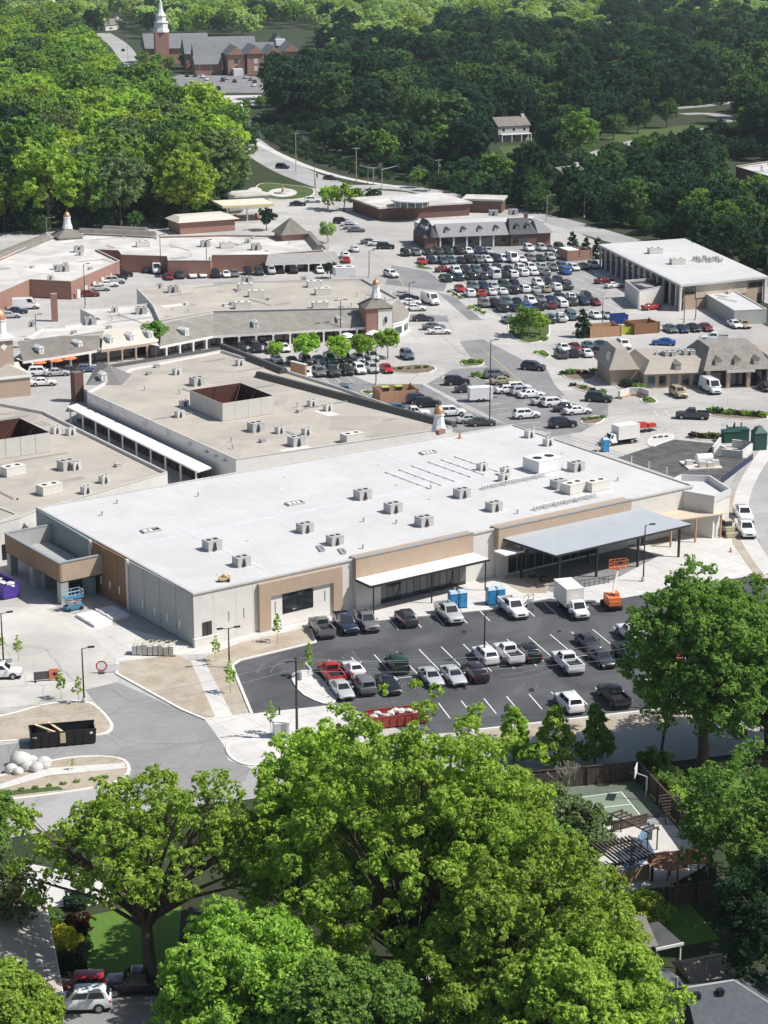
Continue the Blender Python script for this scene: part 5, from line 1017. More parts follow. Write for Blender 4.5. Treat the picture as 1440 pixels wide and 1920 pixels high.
an_, _ = flat_building('office_annex', 'low annex canopy with white roof in front of the office end', 'canopy', [(1323,551),(1378,546),(1438,580),(1377,583)], 3.2, GREYP, ROOF_W, lip=.1)
wb, _ = flat_building('entry_block', 'pale blocky stair entry with dark roof beside the office colonnade', 'entry block', [(1172,526),(1240,521),(1246,536),(1198,546)], 4.2, CREAM, DARKM, lip=.4)
for px, py, w_ in ((1228,475,'left one'),(1270,495,'right one')): AC_L.inst(G(px, py, 6.24), R(12), 'boxy unit on the white office roof, '+w_, 'rooftop unit', 'units on the office roof')
for k in range(9):
    q = G(1302+k*6, 488+2*(k % 3), 6.24); mb = MB(); mb.obox(tuple(q), R(12), -.35, .35, -.35, .35, 0, .9+.3*(k % 2)); mb.tube(q+Vector((.5,0,0)), q+Vector((.5,0,1.2)), .1); tag(obj('roof_vent', mb, LGREY), '%s small vent box from left in the office roof cluster' % ordw[k], 'vent', 'vent cluster on the office roof')
# B9: tan mansard shop
ms = thing('mansard_shop', 'tan mansard shop with shingled pavilion and three dormers at the right edge', 'building', G(1300,728)); f = Fr((1206,730),(1440,722), 0, ms); L_ = f.L
seam = mat('tan_standing_seam', (.40,.36,.305), .7, .1, 1.2)
f.box('wall', .3, L_+14, .6, 15, 0, 2.9, BRICK_T); f.box('flat_roof', 1.5, L_+14, 3.2, 14, 4.3, 4.45, ROOF_W); xp = f.loc(1318,726)[0]
f.taper('mansard_roof', 0, xp+.5, 0, 15.2, 2.9, 1.8, xp+.5, 2.6, 13.4, 5.0, seam); f.dormer(xp*.58, .6, 3.3, 1.2, 1.3, 2.2, ms, seam, seam)
f.taper('side_hip_roof', -6.0, -.02, 3.2, 15, 3.2, -4.2, -2.2, 5.2, 13, 7.0, seam); f.box('side_wall', -5.4, .29, 3.8, 14.5, 0, 3.19, BRICK_T); f.dormer(-4.9, 6, 4.2, 1.1, 1.3, 1.5, ms, WHITEW, seam)
f.taper('pavilion_roof', xp-.6, xp+13.6, -1.8, 15, 3.6, xp+1.8, xp+11.2, 2.8, 10.4, 7.2, SHING_W)
for k in (2.6, 6.4, 10.2): f.dormer(xp+k, -.9, 3.9, 1.2, 1.5, 2.4, ms, mat('dormer_tan', (.55,.49,.41), .8) if k == 2.6 else MATS['dormer_tan'], SHING_W)
f.box('pavilion_wall', xp+.2, xp+12.8, .2, .595, 0, 3.59, DARKM)
for k in (.2, 4.2, 8.2, 12.2): f.box('brick_column', xp+k, xp+k+.7, -1.4, -.7, 0, 3.59, BRICK_T)
f.box('sign_board', xp+4.0, xp+9.6, -1.9, -1.82, 3.1, 3.6, CREAM); f.taper('right_mansard', xp+13.65, L_+14, .2, 15, 2.95, xp+13.65, L_+14, 2.6, 13, 5.2, seam)
for k in range(5): f.box('shop_window', 1.0+k*xp/5.3, .2+(k+1)*xp/5.3, .5, .595, .4, 2.4, (GLASS_T, GLASS_D)[k % 2])
for k in range(4): f.box('shop_window', xp+1.1+k*3.0, xp+3.4+k*3.0, .1, .195, .4, 2.8, GLASS_D)
# B10: church
CHB = brick_mat('church_brick', (.40,.195,.145), (.34,.16,.12), (.5,.42,.36))
chs = thing('church', 'red brick church with gabled wings and dark roofs at the far end of the avenue', 'church', G(420,140)); f = Fr((425,141),(570,138.5), 0, chs); L_ = f.L; cr = mat('church_slate', (.19,.195,.205), .85, .15, .6)
w3 = L_/4.1
for k in range(4):
    x0 = k*w3+.3; y0 = (0, -1.5, 0, 4)[k]; h_ = (11, 11.5, 11, 12)[k]
    f.box('gable_wall', x0+.6, x0+w3-.6, y0, y0+20, 0, h_, CHB); f.gable('gable_roof', x0-.3, x0+w3+.3-.6, y0-.8, y0+26, h_+.01, h_+4.6, cr, axis='y'); f.gable('brick_gable', x0+.6, x0+w3-.6, y0-.82-.02*k, y0-.6, h_+.02, h_+4.0, CHB, axis='y')
    for z in (2.2, 6.2): f.box('window', x0+w3*.4, x0+w3*.6, y0-.08, y0-.002, z, z+2.6, WHITEW if k == 1 else GLASS_T)
f.gable('transept_roof', -16, L_*.7, 16, 30, 9, 16.2, cr); f.box('transept_wall', -15.5, 0, 17, 29, 0, 9, CHB)
f.gable('wing_roof', -17, -1, 6, 20, 5.6, 10, cr); f.box('wing_wall', -16.5, -1.5, 7, 19, 0, 5.6, CHB)
xn, yn = f.loc(304,122); f.gable('nave_roof', xn-9, xn+30, yn+8, yn+34, 9, 17, cr); f.box('nave_wall', xn-8, xn+29, yn+9, yn+33, 0, 9, CHB); f.gable('rear_roof', -18, 24, 40, 62, 9, 18, cr); f.box('rear_wall', -17, 23, 41, 61, 0, 9, CHB); f.box('skylight', -8, 6, 43, 47, 12, 13.8, WHITEP)
f.box('porch', w3*.3, w3*.8, -6, -.1, 0, 3.6, WHITEP); f.gable('rear_gable_roof', L_*.62, L_*.95, 30, 44, 10, 20, cr, axis='y'); f.box('white_dormer', L_*.74, L_*.86, 24, 30, 14, 17.5, WHITEP)
xs_, ys_ = f.loc(304,122); sp_ = thing('church_steeple', 'white church steeple on square brick tower', 'steeple', f.pt(xs_, ys_)); f.th = sp_
zs = lambda py: hgt(304, 122, py)
f.box('brick_tower', xs_-4, xs_+4, ys_-4, ys_+4, 0, zs(60), CHB); mb = MB()
for z0, z1, r_ in ((60,55,4.5),(55,42,3.8),(42,40,4.2),(40,30,2.9),(30,28,3.2)): mb.lathe(f.pt(xs_, ys_, 0), [(r_*1.1, zs(z0)+.01), (r_*1.05, zs(z1))], 8)
obj('white_stage', mb, WHITEP, sp_); mb = MB(); mb.lathe(f.pt(xs_, ys_, 0), [(2.6, zs(28)+.02), (1.4, zs(18)), (.08, zs(-14))], 8); obj('spire', mb, WHITEP, sp_)
# houses
def house(px0, px1, depth, hw, hr, label, wm, rm, porch=False, axis='x', win=3):
    t = thing('house', label, 'house', G(*px0)); f = Fr(px0, px1, 0, t); L_ = f.L
    f.box('wall', 0, L_, 0, depth, 0, hw, wm); f.gable('roof', -.5, L_+.5, -.6, depth+.6, hw+.01, hr, rm, axis=axis)
    for k in range(win):
        for z in ((1.0, 3.9) if hw > 5 else (1.0,)):
            o_ = f.box('window', (k+.3)*L_/win, (k+.7)*L_/win, -.06, -.002, z, z+1.3, WHITEP); f.box('pane', (k+.35)*L_/win, (k+.65)*L_/win, -.09, -.062, z+.1, z+1.2, GLASS_D, o_)
    if porch:
        f.box('porch_roof', .5, L_, -2.2, -.1, 2.7, 3.0, WHITEP)
        for k in range(4): f.box('porch_column', .6+k*(L_-.9)/3, .9+k*(L_-.9)/3, -2.1, -1.8, 0, 2.7, WHITEP)
    f.box('chimney', L_*.88, L_*.97, depth*.4, depth*.55, hw, hr+.8, CREAM); return t
house((934,266),(992,263), 9, 6.0, 9.2, 'grey two-storey house with white porch among dark trees', GREYP, SHING, True)
house((922,187),(946,180), 9, 5.5, 9.0, 'white gabled house end peeking out of the dark wood', WHITEP, SHING, axis='y', win=1)
house((1228,82),(1256,78), 12, 4.5, 8.0, 'pale grey roof peeking from the wood at upper right', WHITEW, LGREY, win=2)
house((1050,32),(1092,28), 14, 4, 8, 'tan roofed house far off near the top edge', CREAM, SHING, win=2)
house((198,58),(238,54), 16, 4, 8, 'tan roofed house far up left of the steeple', CREAM, SHING, win=2); house((50,28),(120,18), 18, 4, 8, 'pale far house at the top left corner', CREAM, LGREY, win=2)
house((932,72),(968,66), 12, 4, 7, 'pinkish house half hidden in the far trees', BRICK_T, SHING, win=2)
house((1060,345),(1100,340), 9, 3.0, 5.2, 'pale low house behind the bright trees by the lane', WHITEW, SHING, win=2)
rb, _ = flat_building('brick_warehouse', 'dark red brick flat-roofed building at the right frame edge', 'building', [(1380,312),(1440,330),(1560,318),(1470,298)], 5.5, BRICK_D, ROOF_W)
# ------------------------------------------------------------------ trees and shrubs
def leaves_mesh(name, C, Rr, per, size, m, seed, squash=.8, elong=1.5, sprig=11):
    """leaf-sized rhombs scattered over the shells of many small clumps"""
    g = np.random.default_rng(seed); C = np.asarray(C, float); Rr = np.asarray(Rr, float)
    cnt = np.maximum(3, (per*(Rr/np.mean(Rr))**2)).astype(int); idx = np.repeat(np.arange(len(C)), cnt); n = len(idx)
    # leaves gather in sprigs: neighbours share a direction, with dark gaps between sprigs
    sp = np.concatenate([np.arange(c)//sprig for c in cnt]); key = idx*1000+sp; _, inv = np.unique(key, return_inverse=True); ns = inv.max()+1
    ds = g.normal(size=(ns,3)); ds[:,2] = ds[:,2]*.9+.25; rs_ = np.power(g.random(ns), .35)*g.uniform(.8, 1.15, ns); jit = size*1.25/np.maximum(Rr[idx], .2)
    d = ds[inv]; d /= np.linalg.norm(d, axis=1)[:,None]; d0 = d.copy(); d = d+g.normal(size=(n,3))*np.minimum(jit, .6)[:,None]*.55; dl = np.linalg.norm(d, axis=1)[:,None]; d /= np.maximum(dl, .2)
    rad = Rr[idx]*rs_[inv]*g.uniform(.92, 1.08, n); P = C[idx]+d*rad[:,None]*np.array([1,1,squash])
    N = d*.55+g.normal(size=(n,3))*.55+np.array([0,0,.35]); N /= np.linalg.norm(N, axis=1)[:,None]
    T = np.cross(N, g.normal(size=(n,3))); T /= np.linalg.norm(T, axis=1)[:,None]+1e-9; B = np.cross(N, T)
    s = size*g.uniform(.65, 1.3, n)[:,None]*.5
    V = np.stack([P-T*s*elong, P-B*s*.75+N*s*.15, P+T*s*elong, P+B*s*.75+N*s*.15], 1).reshape(-1,3)
    me = bpy.data.meshes.new(name); me.vertices.add(4*n); me.vertices.foreach_set('co', V.astype(np.float32).ravel())
    me.loops.add(4*n); me.loops.foreach_set('vertex_index', np.arange(4*n, dtype=np.int32)); me.polygons.add(n)
    me.polygons.foreach_set('loop_start', np.arange(0, 4*n, 4, dtype=np.int32)); me.polygons.foreach_set('loop_total', np.full(n, 4, np.int32))
    me.materials.append(m); me.update(calc_edges=True); me.validate(); return me
def crown_clumps(seed, Rx, Ry, Rz, zc, nl, per, lr, cr, drop=.0, low=-.6, kr=(.52,.74)):
    """lobes on an ellipsoid, clumps on the outer side of the lobes"""
    r = random.Random(seed); L = []; 
    for i in range(nl):
        z = low+(1-low)*((i+.5)/nl)+r.uniform(-.12,.12); z = max(-.9, min(.97, z)); a = i*2.39996+r.uniform(-.5,.5); q = math.sqrt(max(.02, 1-z*z))
        k = r.uniform(*kr); L.append((q*math.cos(a)*Rx*k, q*math.sin(a)*Ry*k, zc+z*Rz*k*1.02, lr*r.uniform(.75,1.25)))
    L.append((0, 0, zc+.1*Rz, lr*1.1)); C = []; Rr = []; own = []
    for li, (x, y, z, l) in enumerate(L):
        for k in range(per):
            if r.random() < drop: continue
            d = Vector((r.gauss(0,1), r.gauss(0,1), r.gauss(.25,.9))); d.normalize(); 
            out = Vector((x, y, (z-zc)*1.1)); 
            if out.length > .1 and d.dot(out.normalized()) < -.45 and r.random() < .8: continue
            q = Vector((x, y, z))+d*l*r.uniform(.65, 1.08); C.append(tuple(q)); Rr.append(cr*r.uniform(.6, 1.3)); own.append(li)
    return L, C, Rr, own
def trunk_mb(L, C, own, H, r0, fork, seed, twigs=.35, base=(0,0), lim=1.0):
    r = random.Random(seed); mb = MB(); mb.lathe((base[0],base[1],0), [(r0*1.7,-.1),(r0*1.15,.5),(r0,1.4)], 9, False)
    top = Vector((base[0]+r.uniform(-.3,.3), base[1]+r.uniform(-.3,.3), fork)); mb.tube(Vector((base[0],base[1],1.3)), top, r0*1.02, r0*.8, 9, False)
    for li, (x, y, z, l) in enumerate(L):
        e = Vector((x, y, z)); s = top+Vector((0,0,r.uniform(-.25,.1)*fork*.4)); m1 = s.lerp(e, .45)+Vector((0,0,(e-s).length*.08)); rr = r0*r.uniform(.32,.5)*lim
        mb.tube(s, m1, rr, rr*.7, 6, False); mb.tube(m1, e, rr*.7, rr*.35, 6, False)
        cs = [C[i] for i in range(len(C)) if own[i] == li]
        for c in cs:
            if r.random() < twigs: mb.tube(e.lerp(m1, r.uniform(0,.5)), Vector(c), rr*.22, rr*.06, 4, False)
    return mb
def broad(name, seed, H, Rx, Ry, Rz, nl, per, cr, leafn, size, m, r0, twigs=.3, drop=0, low=-.6, fork=None, lr=None, bark=None, kr=(.52,.74)):
    zc = H-Rz; lr = lr or min(Rx, Rz)*.42; L, C, Rr, own = crown_clumps(seed, Rx, Ry, Rz, zc, nl, per, lr, cr, drop, low, kr)
    p = Proto(name); p.part('trunk', trunk_mb(L, C, own, H, r0, fork or max(1.5, zc-Rz*.75), seed, twigs, lim=.5 if kr[1] > .75 and fork is None else 1.0), bark or BARK, smooth=True)
    me = leaves_mesh('crown', C, Rr, leafn, size, m, seed); p.parts.append(('crown', me, -1, 'leaf')); return p
def conic(name, seed, H, Rb, n, leafn, size, m, r0, cr=.7, pw=1.0, base=.12):
    r = random.Random(seed); C = []; Rr = []
    for i in range(n):
        t = r.random()**.8; z = H*(base+(1-base)*t); q = Rb*((1-t)**pw)*(.6+.4*min(1, t*6))*math.sqrt(r.uniform(.3, 1.0)); a = r.uniform(0, 6.283); C.append((q*math.cos(a), q*math.sin(a), z)); Rr.append(cr*(1-.5*t)*r.uniform(.7, 1.2))
    p = Proto(name); mb = MB(); mb.tube((0,0,-.05), (0,0,H*.9), r0, r0*.2, 6, False); p.part('trunk', mb, BARK); p.parts.append(('crown', leaves_mesh('crown', C, Rr, leafn, size, m, seed), -1, 'leaf')); return p
def bush(seed, rx, rz, n, leafn, size, m):
    r = random.Random(seed); C = []; Rr = []
    for i in range(n):
        a = r.uniform(0,6.283); q = rx*math.sqrt(r.random())*.8; C.append((q*math.cos(a), q*math.sin(a), rz*r.uniform(.3,.9)*(1-.5*(q/rx)**2))); Rr.append(rx*.38*r.uniform(.7,1.2))
    p = Proto('shrub'); mb = MB(); 
    for c in C[:8]: mb.tube((0,0,0), c, .05, .02, 4, False)
    p.part('stems', mb, BARK); p.parts.append(('foliage', leaves_mesh('foliage', C, Rr, leafn, size, m, seed), -1, 'leaf')); return p
MID = [broad('tree', 100+i, 17+(i % 3), 6.8+.5*(i % 4), 6.8+.4*((i+1) % 3), 6.2+.5*(i % 3), 13+i % 4, 15, 1.5, 26, .85, LEAF_M, .38, .08, low=-.75, lr=3.1) for i in range(7)]
LOW = [broad('tree', 140+i, 9.5+i*.8, 4.6, 4.6, 4.0, 9, 12, 1.15, 22, .7, LEAF_M, .22, .08) for i in range(3)]
LOWB = [broad('tree', 150+i, 8.6+i*.7, 5.0, 5.0, 4.5, 10, 12, 1.3, 24, .75, LEAF_M, .2, .05, low=-.85) for i in range(3)]
PINE = [conic('conifer', 160+i, 15, 3.2, 130, 16, .8, LEAF_D, .25, 1.1, .8, .08) for i in range(2)]
YOUNG = [broad('young_tree', 170+i, 5.8, 2.5, 2.5, 2.1, 9, 15, .66, 46, .3, LEAF_N, .09, .15, low=-.85) for i in range(3)]
COLUMN = conic('columnar_evergreen', 180, 5.6, 1.25, 90, 26, .3, LEAF_D, .1, .55, .55, .02)
SAPL = [conic('sapling', 185+i, 4.4, .8, 26, 14, .24, LEAF_N, .035, .38, .7, .35) for i in range(2)]
SPARSE = conic('sapling', 188, 5.2, 1.3, 34, 9, .28, LEAF_G, .05, .55, .8, .25)
SHRUB = [bush(190+i, 1.1, 1.3, 18, 40, .22, LEAF_M) for i in range(3)]
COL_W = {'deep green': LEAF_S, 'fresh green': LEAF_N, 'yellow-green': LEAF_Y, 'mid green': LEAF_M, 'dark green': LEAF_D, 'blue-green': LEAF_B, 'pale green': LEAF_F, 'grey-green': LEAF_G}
def inpoly(x, y, P):
    c = False; j = len(P)-1
    for i in range(len(P)):
        if (P[i][1] > y) != (P[j][1] > y) and x < (P[j][0]-P[i][0])*(y-P[i][1])/(P[j][1]-P[i][1])+P[i][0]: c = not c
        j = i
    return c
LEFTW = [(-160,442),(60,440),(200,434),(330,428),(395,417),(428,395),(446,365),(448,330),(432,300),(408,275),(352,246),(290,228),(205,180),(165,140),(150,100),(120,75),(-160,62)]
RIGHTW = [(497,172),(525,215),(552,240),(590,266),(650,293),(740,325),(790,342),(850,362),(950,386),(1050,406),(1150,433),(1284,468),(1440,534),(1580,582),(1700,560),(1700,40),(620,60),(572,100),(575,140)]
LANEB = [(1030,320),(1110,302),(1200,276),(1300,260),(1400,245),(1400,295),(1300,308),(1200,325),(1110,348),(1030,368)]
NOTREE = [[(470,55),(606,55),(606,150),(565,182),(498,186)], [(898,258),(1014,258),(1014,340),(898,340)], [(1035,322),(1110,304),(1200,278),(1300,262),(1380,246),(1388,200),(1280,200),(1170,244),(1045,296)], [(1358,304),(1520,300),(1520,385),(1392,386),(1345,368)], [(915,170),(955,170),(955,205),(915,205)],
          [(1225,70),(1262,70),(1262,100),(1225,100)], [(230,90),(575,90),(575,142),(520,160),(500,170),(500,215),(340,215),(230,140)], [(190,40),(245,40),(245,85),(190,85)], [(1380,182),(1560,150),(1560,205),(1380,205)], [(1040,15),(1100,15),(1100,45),(1040,45)],[(45,15),(125,15),(125,40),(45,40)]]
cand = []; tr = random.Random(11)
yy = 468.0
while yy < 2900:
    st = 14.0+max(0, yy-700)*.004; xx = -yy*.21-20
    while xx < yy*.21+20:
        x = xx+tr.uniform(-.42,.42)*st; y = yy+tr.uniform(-.4,.4)*st*1.25; px, py = PIX((x, y, 0)); xx += st
        if any(inpoly(px, py, q) for q in NOTREE): continue
        if inpoly(px, py, LEFTW): w_ = 'L'
        elif inpoly(px, py, RIGHTW): w_ = 'R'
        elif py < 75 and -100 < px < 1560 and not (215 < px < 250 and py > 40): w_ = 'F'
        else: continue
        cand.append((py, px, x, y, w_))
    yy += st*1.22
cand.sort(reverse=True)
def wood_colour(w, px, py, r):
    if w == 'L': return r.choice(['fresh green','mid green','mid green','fresh green','yellow-green','deep green','grey-green','mid green']) if px > 90 or py < 300 else r.choice(['mid green','fresh green','dark green'])
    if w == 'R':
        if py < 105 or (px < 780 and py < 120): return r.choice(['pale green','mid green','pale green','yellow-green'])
        return r.choice(['dark green','dark green','deep green','blue-green','blue-green','dark green','deep green' if py < 300 else 'mid green'])  # cloud shade over the right wood is put into these leaf colours
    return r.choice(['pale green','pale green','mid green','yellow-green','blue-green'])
# the individuals show largest; a tree wholly hidden behind nearer ones goes with the far mass
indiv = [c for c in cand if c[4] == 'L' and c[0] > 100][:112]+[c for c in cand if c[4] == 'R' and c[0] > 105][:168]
iset = set(indiv); rest = [c for c in cand if c not in iset]
LANDM = [(305,60,'the white steeple'),(480,110,'the brick church'),(960,240,'the grey porch house'),(930,180,'the white gable'),(1090,230,'the bright lane tree'),(1240,70,'the pale grey roof'),(530,360,'the round garden'),(890,440,'the gabled shops'),(1280,470,'the white-roofed office'),(1410,320,'the right-edge brick building'),(133,420,'the copper-capped lantern'),(430,400,'the filling station'),(1340,220,'the bend of the lane'),(60,440,'the brick stores\' left end'),(640,370,'the drum building clump')]
bucket = {}; pend = []
NEARW = ['nearest','second nearest','third nearest','fourth nearest','fifth nearest','sixth nearest','seventh nearest','eighth nearest','ninth nearest','tenth nearest']
for c in indiv:
    py, px, x, y, w = c; r = random.Random(int(x*13+y*7)); colr = wood_colour(w, px, py, r)
    conif = w == 'R' and r.random() < .07 and not inpoly(px, py, LANEB)
    if w == 'R' and (py > 330 or (px < 800 and py > 250)): pr, sc = r.choice(LOWB), r.uniform(.95, 1.35)
    else: pr, sc = r.choice(MID), r.uniform(.8, 1.4)
    if w == 'R' and px > 1140 and py > 415: pr, sc = r.choice(MID), r.uniform(.6, .8)
    if w == 'R' and 150 < py < 340 and not (px < 800 and py > 250): sc *= .92
    if w == 'L' and py < 222 and px > 110: sc *= .66
    if inpoly(px, py, LANEB) or (890 < px < 1030 and 350 < py < 385): pr, sc = r.choice(LOWB), r.uniform(.5, .72)
    if conif: pr = r.choice(PINE); colr = 'dark green'
    lx, ly, ln = min(LANDM, key=lambda l: (l[0]-px)**2+((l[1]-py)*1.4)**2); dx, dy = px-lx, (py-40-ly)
    dr = ('right of' if dx > 0 else 'left of') if abs(dx) > abs(dy)*1.3 else ('above' if dy < 0 else 'below')
    if abs(dx) > 25 and abs(dy) > 18 and .6 < abs(dx)/(abs(dy)+.1) < 3: dr = ('upper ' if dy < 0 else 'lower ')+('right of' if dx > 0 else 'left of')
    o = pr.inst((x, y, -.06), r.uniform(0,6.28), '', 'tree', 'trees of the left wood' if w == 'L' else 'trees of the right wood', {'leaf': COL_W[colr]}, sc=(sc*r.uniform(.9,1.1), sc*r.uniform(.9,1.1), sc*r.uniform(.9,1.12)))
    kind_ = 'conifer' if conif else 'tree'
    bucket.setdefault((colr, kind_, dr, ln), []).append(((dx*dx+dy*dy), o))
for (colr, kind_, dr, ln), L in bucket.items():
    L.sort(key=lambda q: q[0])
    for i, (d_, o) in enumerate(L):
        o['label'] = '%s %s %s %s' % (colr, kind_, dr, ln) if len(L) == 1 else '%s of the %s %ss %s %s' % (NEARW[i] if i < 10 else ordw[min(i,19)]+' nearest', colr, kind_, dr, ln)
# far wood: one mass, instanced on points
def far_wood(name, pts, protos, leafm, label, smin=.8, smax=1.15):
    me = bpy.data.meshes.new(name); me.from_pydata([(p[2], p[3], -.06) for p in pts], [], []); o = bpy.data.objects.new(name, me); COL.objects.link(o); tag(o, label, 'wood', kind='stuff')
    ng = bpy.data.node_groups.new(name+'_scatter', 'GeometryNodeTree'); ng.interface.new_socket('Geometry', in_out='INPUT', socket_type='NodeSocketGeometry'); ng.interface.new_socket('Geometry', in_out='OUTPUT', socket_type='NodeSocketGeometry')
    N = ng.nodes; L = ng.links; gi = N.new('NodeGroupInput'); go = N.new('NodeGroupOutput'); ip = N.new('GeometryNodeInstanceOnPoints'); jn = N.new('GeometryNodeJoinGeometry')
    for p in protos:
        oi = N.new('GeometryNodeObjectInfo'); oi.inputs['Object'].default_value = p; oi.inputs['As Instance'].default_value = True; oi.transform_space = 'ORIGINAL'; L.new(oi.outputs['Geometry'], jn.inputs[0])
    L.new(jn.outputs[0], ip.inputs['Instance']); ip.inputs['Pick Instance'].default_value = True
    rs = N.new('FunctionNodeRandomValue'); rs.inputs[2].default_value = smin; rs.inputs[3].default_value = smax; L.new(rs.outputs[1], ip.inputs['Scale'])
    rr = N.new('FunctionNodeRandomValue'); rr.data_type = 'FLOAT_VECTOR'; rr.inputs[0].default_value = (0,0,0); rr.inputs[1].default_value = (0,0,6.28); L.new(rr.outputs[0], ip.inputs['Rotation'])
    L.new(gi.outputs[0], ip.inputs['Points']); L.new(ip.outputs[0], go.inputs[0]); md = o.modifiers.new('scatter', 'NODES'); md.node_group = ng
    return o
UNDER = []
ur = random.Random(23); yv = 470.0
while yv < 1120:
    xv = -yv*.2
    while xv < yv*.2:
        x, y = xv+ur.uniform(-3,3), yv+ur.uniform(-3,3); px, py = PIX((x, y, 0)); xv += 6.5
        if (inpoly(px, py, RIGHTW) or inpoly(px, py, LEFTW)) and not any(inpoly(px, py, q) for q in NOTREE): UNDER.append((py, px, x, y))
    yv += 7.5
def crowns_with(m): return [o for o in bpy.data.objects if o.name.split('.')[0] == 'crown' and o.parent and o.parent.name.startswith('tree') and o.material_slots[0].material == m and len(o.data.polygons) > 2500][:3]
fz = random.Random(31)
def pale(c): return c[4] == 'F' and not (c[1] > 1150 and fz.random() < .5) or (c[4] == 'R' and c[0] < 75+(55 if c[1] < 800 else 22 if c[1] < 1150 else -15)+fz.uniform(-35, 40))
rl = [c for c in rest if c[4] == 'L']; pl_ = {c: pale(c) for c in rest if c[4] != 'L'}; rr_ = [c for c in rest if c[4] != 'L' and not pl_[c]]; rf_ = [c for c in rest if c[4] != 'L' and pl_[c]]
far_wood('far_wood', rl, crowns_with(LEAF_M)[:2]+crowns_with(LEAF_N)[:2]+crowns_with(LEAF_S)[:1], None, 'mass of green trees filling the left wood behind its front trees', .8, 1.45)
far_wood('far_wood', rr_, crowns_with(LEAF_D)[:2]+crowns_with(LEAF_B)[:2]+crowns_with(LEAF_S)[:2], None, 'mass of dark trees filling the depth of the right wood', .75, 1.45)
us = []
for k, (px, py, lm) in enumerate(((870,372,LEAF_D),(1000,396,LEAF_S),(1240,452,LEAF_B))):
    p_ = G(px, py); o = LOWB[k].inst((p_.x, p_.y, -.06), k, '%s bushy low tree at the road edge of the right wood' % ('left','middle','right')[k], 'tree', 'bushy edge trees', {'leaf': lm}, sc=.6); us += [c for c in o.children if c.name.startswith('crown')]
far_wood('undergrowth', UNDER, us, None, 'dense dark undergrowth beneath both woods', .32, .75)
BANK = [(470,232),(500,214),(530,236),(560,258),(600,282),(660,306),(745,332),(770,345),(680,332),(600,308),(540,288),(500,262)]
bk = [(0,0,x,y) for x, y in ((ur.uniform(-75,20), ur.uniform(640,950)) for _ in range(9000)) if inpoly(*PIX((x,y,0)), BANK)][:520]
far_wood('bank_scrub', bk, us, None, 'low dark scrub covering the creek bank beside the avenue', .08, .22)
# far trees use paler leaf colours: one instance of each stands in the far wood
src = []
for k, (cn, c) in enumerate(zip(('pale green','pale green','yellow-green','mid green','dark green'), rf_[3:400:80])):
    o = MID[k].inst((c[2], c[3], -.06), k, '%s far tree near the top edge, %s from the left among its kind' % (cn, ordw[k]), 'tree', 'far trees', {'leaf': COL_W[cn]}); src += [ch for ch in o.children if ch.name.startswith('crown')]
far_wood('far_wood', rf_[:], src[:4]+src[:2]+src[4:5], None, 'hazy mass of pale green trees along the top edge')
print('wood', len(indiv), len(rl), len(rr_), len(rf_))
def tree_at(pr, px, py, label, cat='tree', group=None, leafm=None, sc=1.0, rz=None):
    p = G(px, py); return pr.inst((p.x, p.y, -.03), random.uniform(0,6.28) if rz is None else rz, label, cat, group, {'leaf': leafm} if leafm else {}, sc=sc)
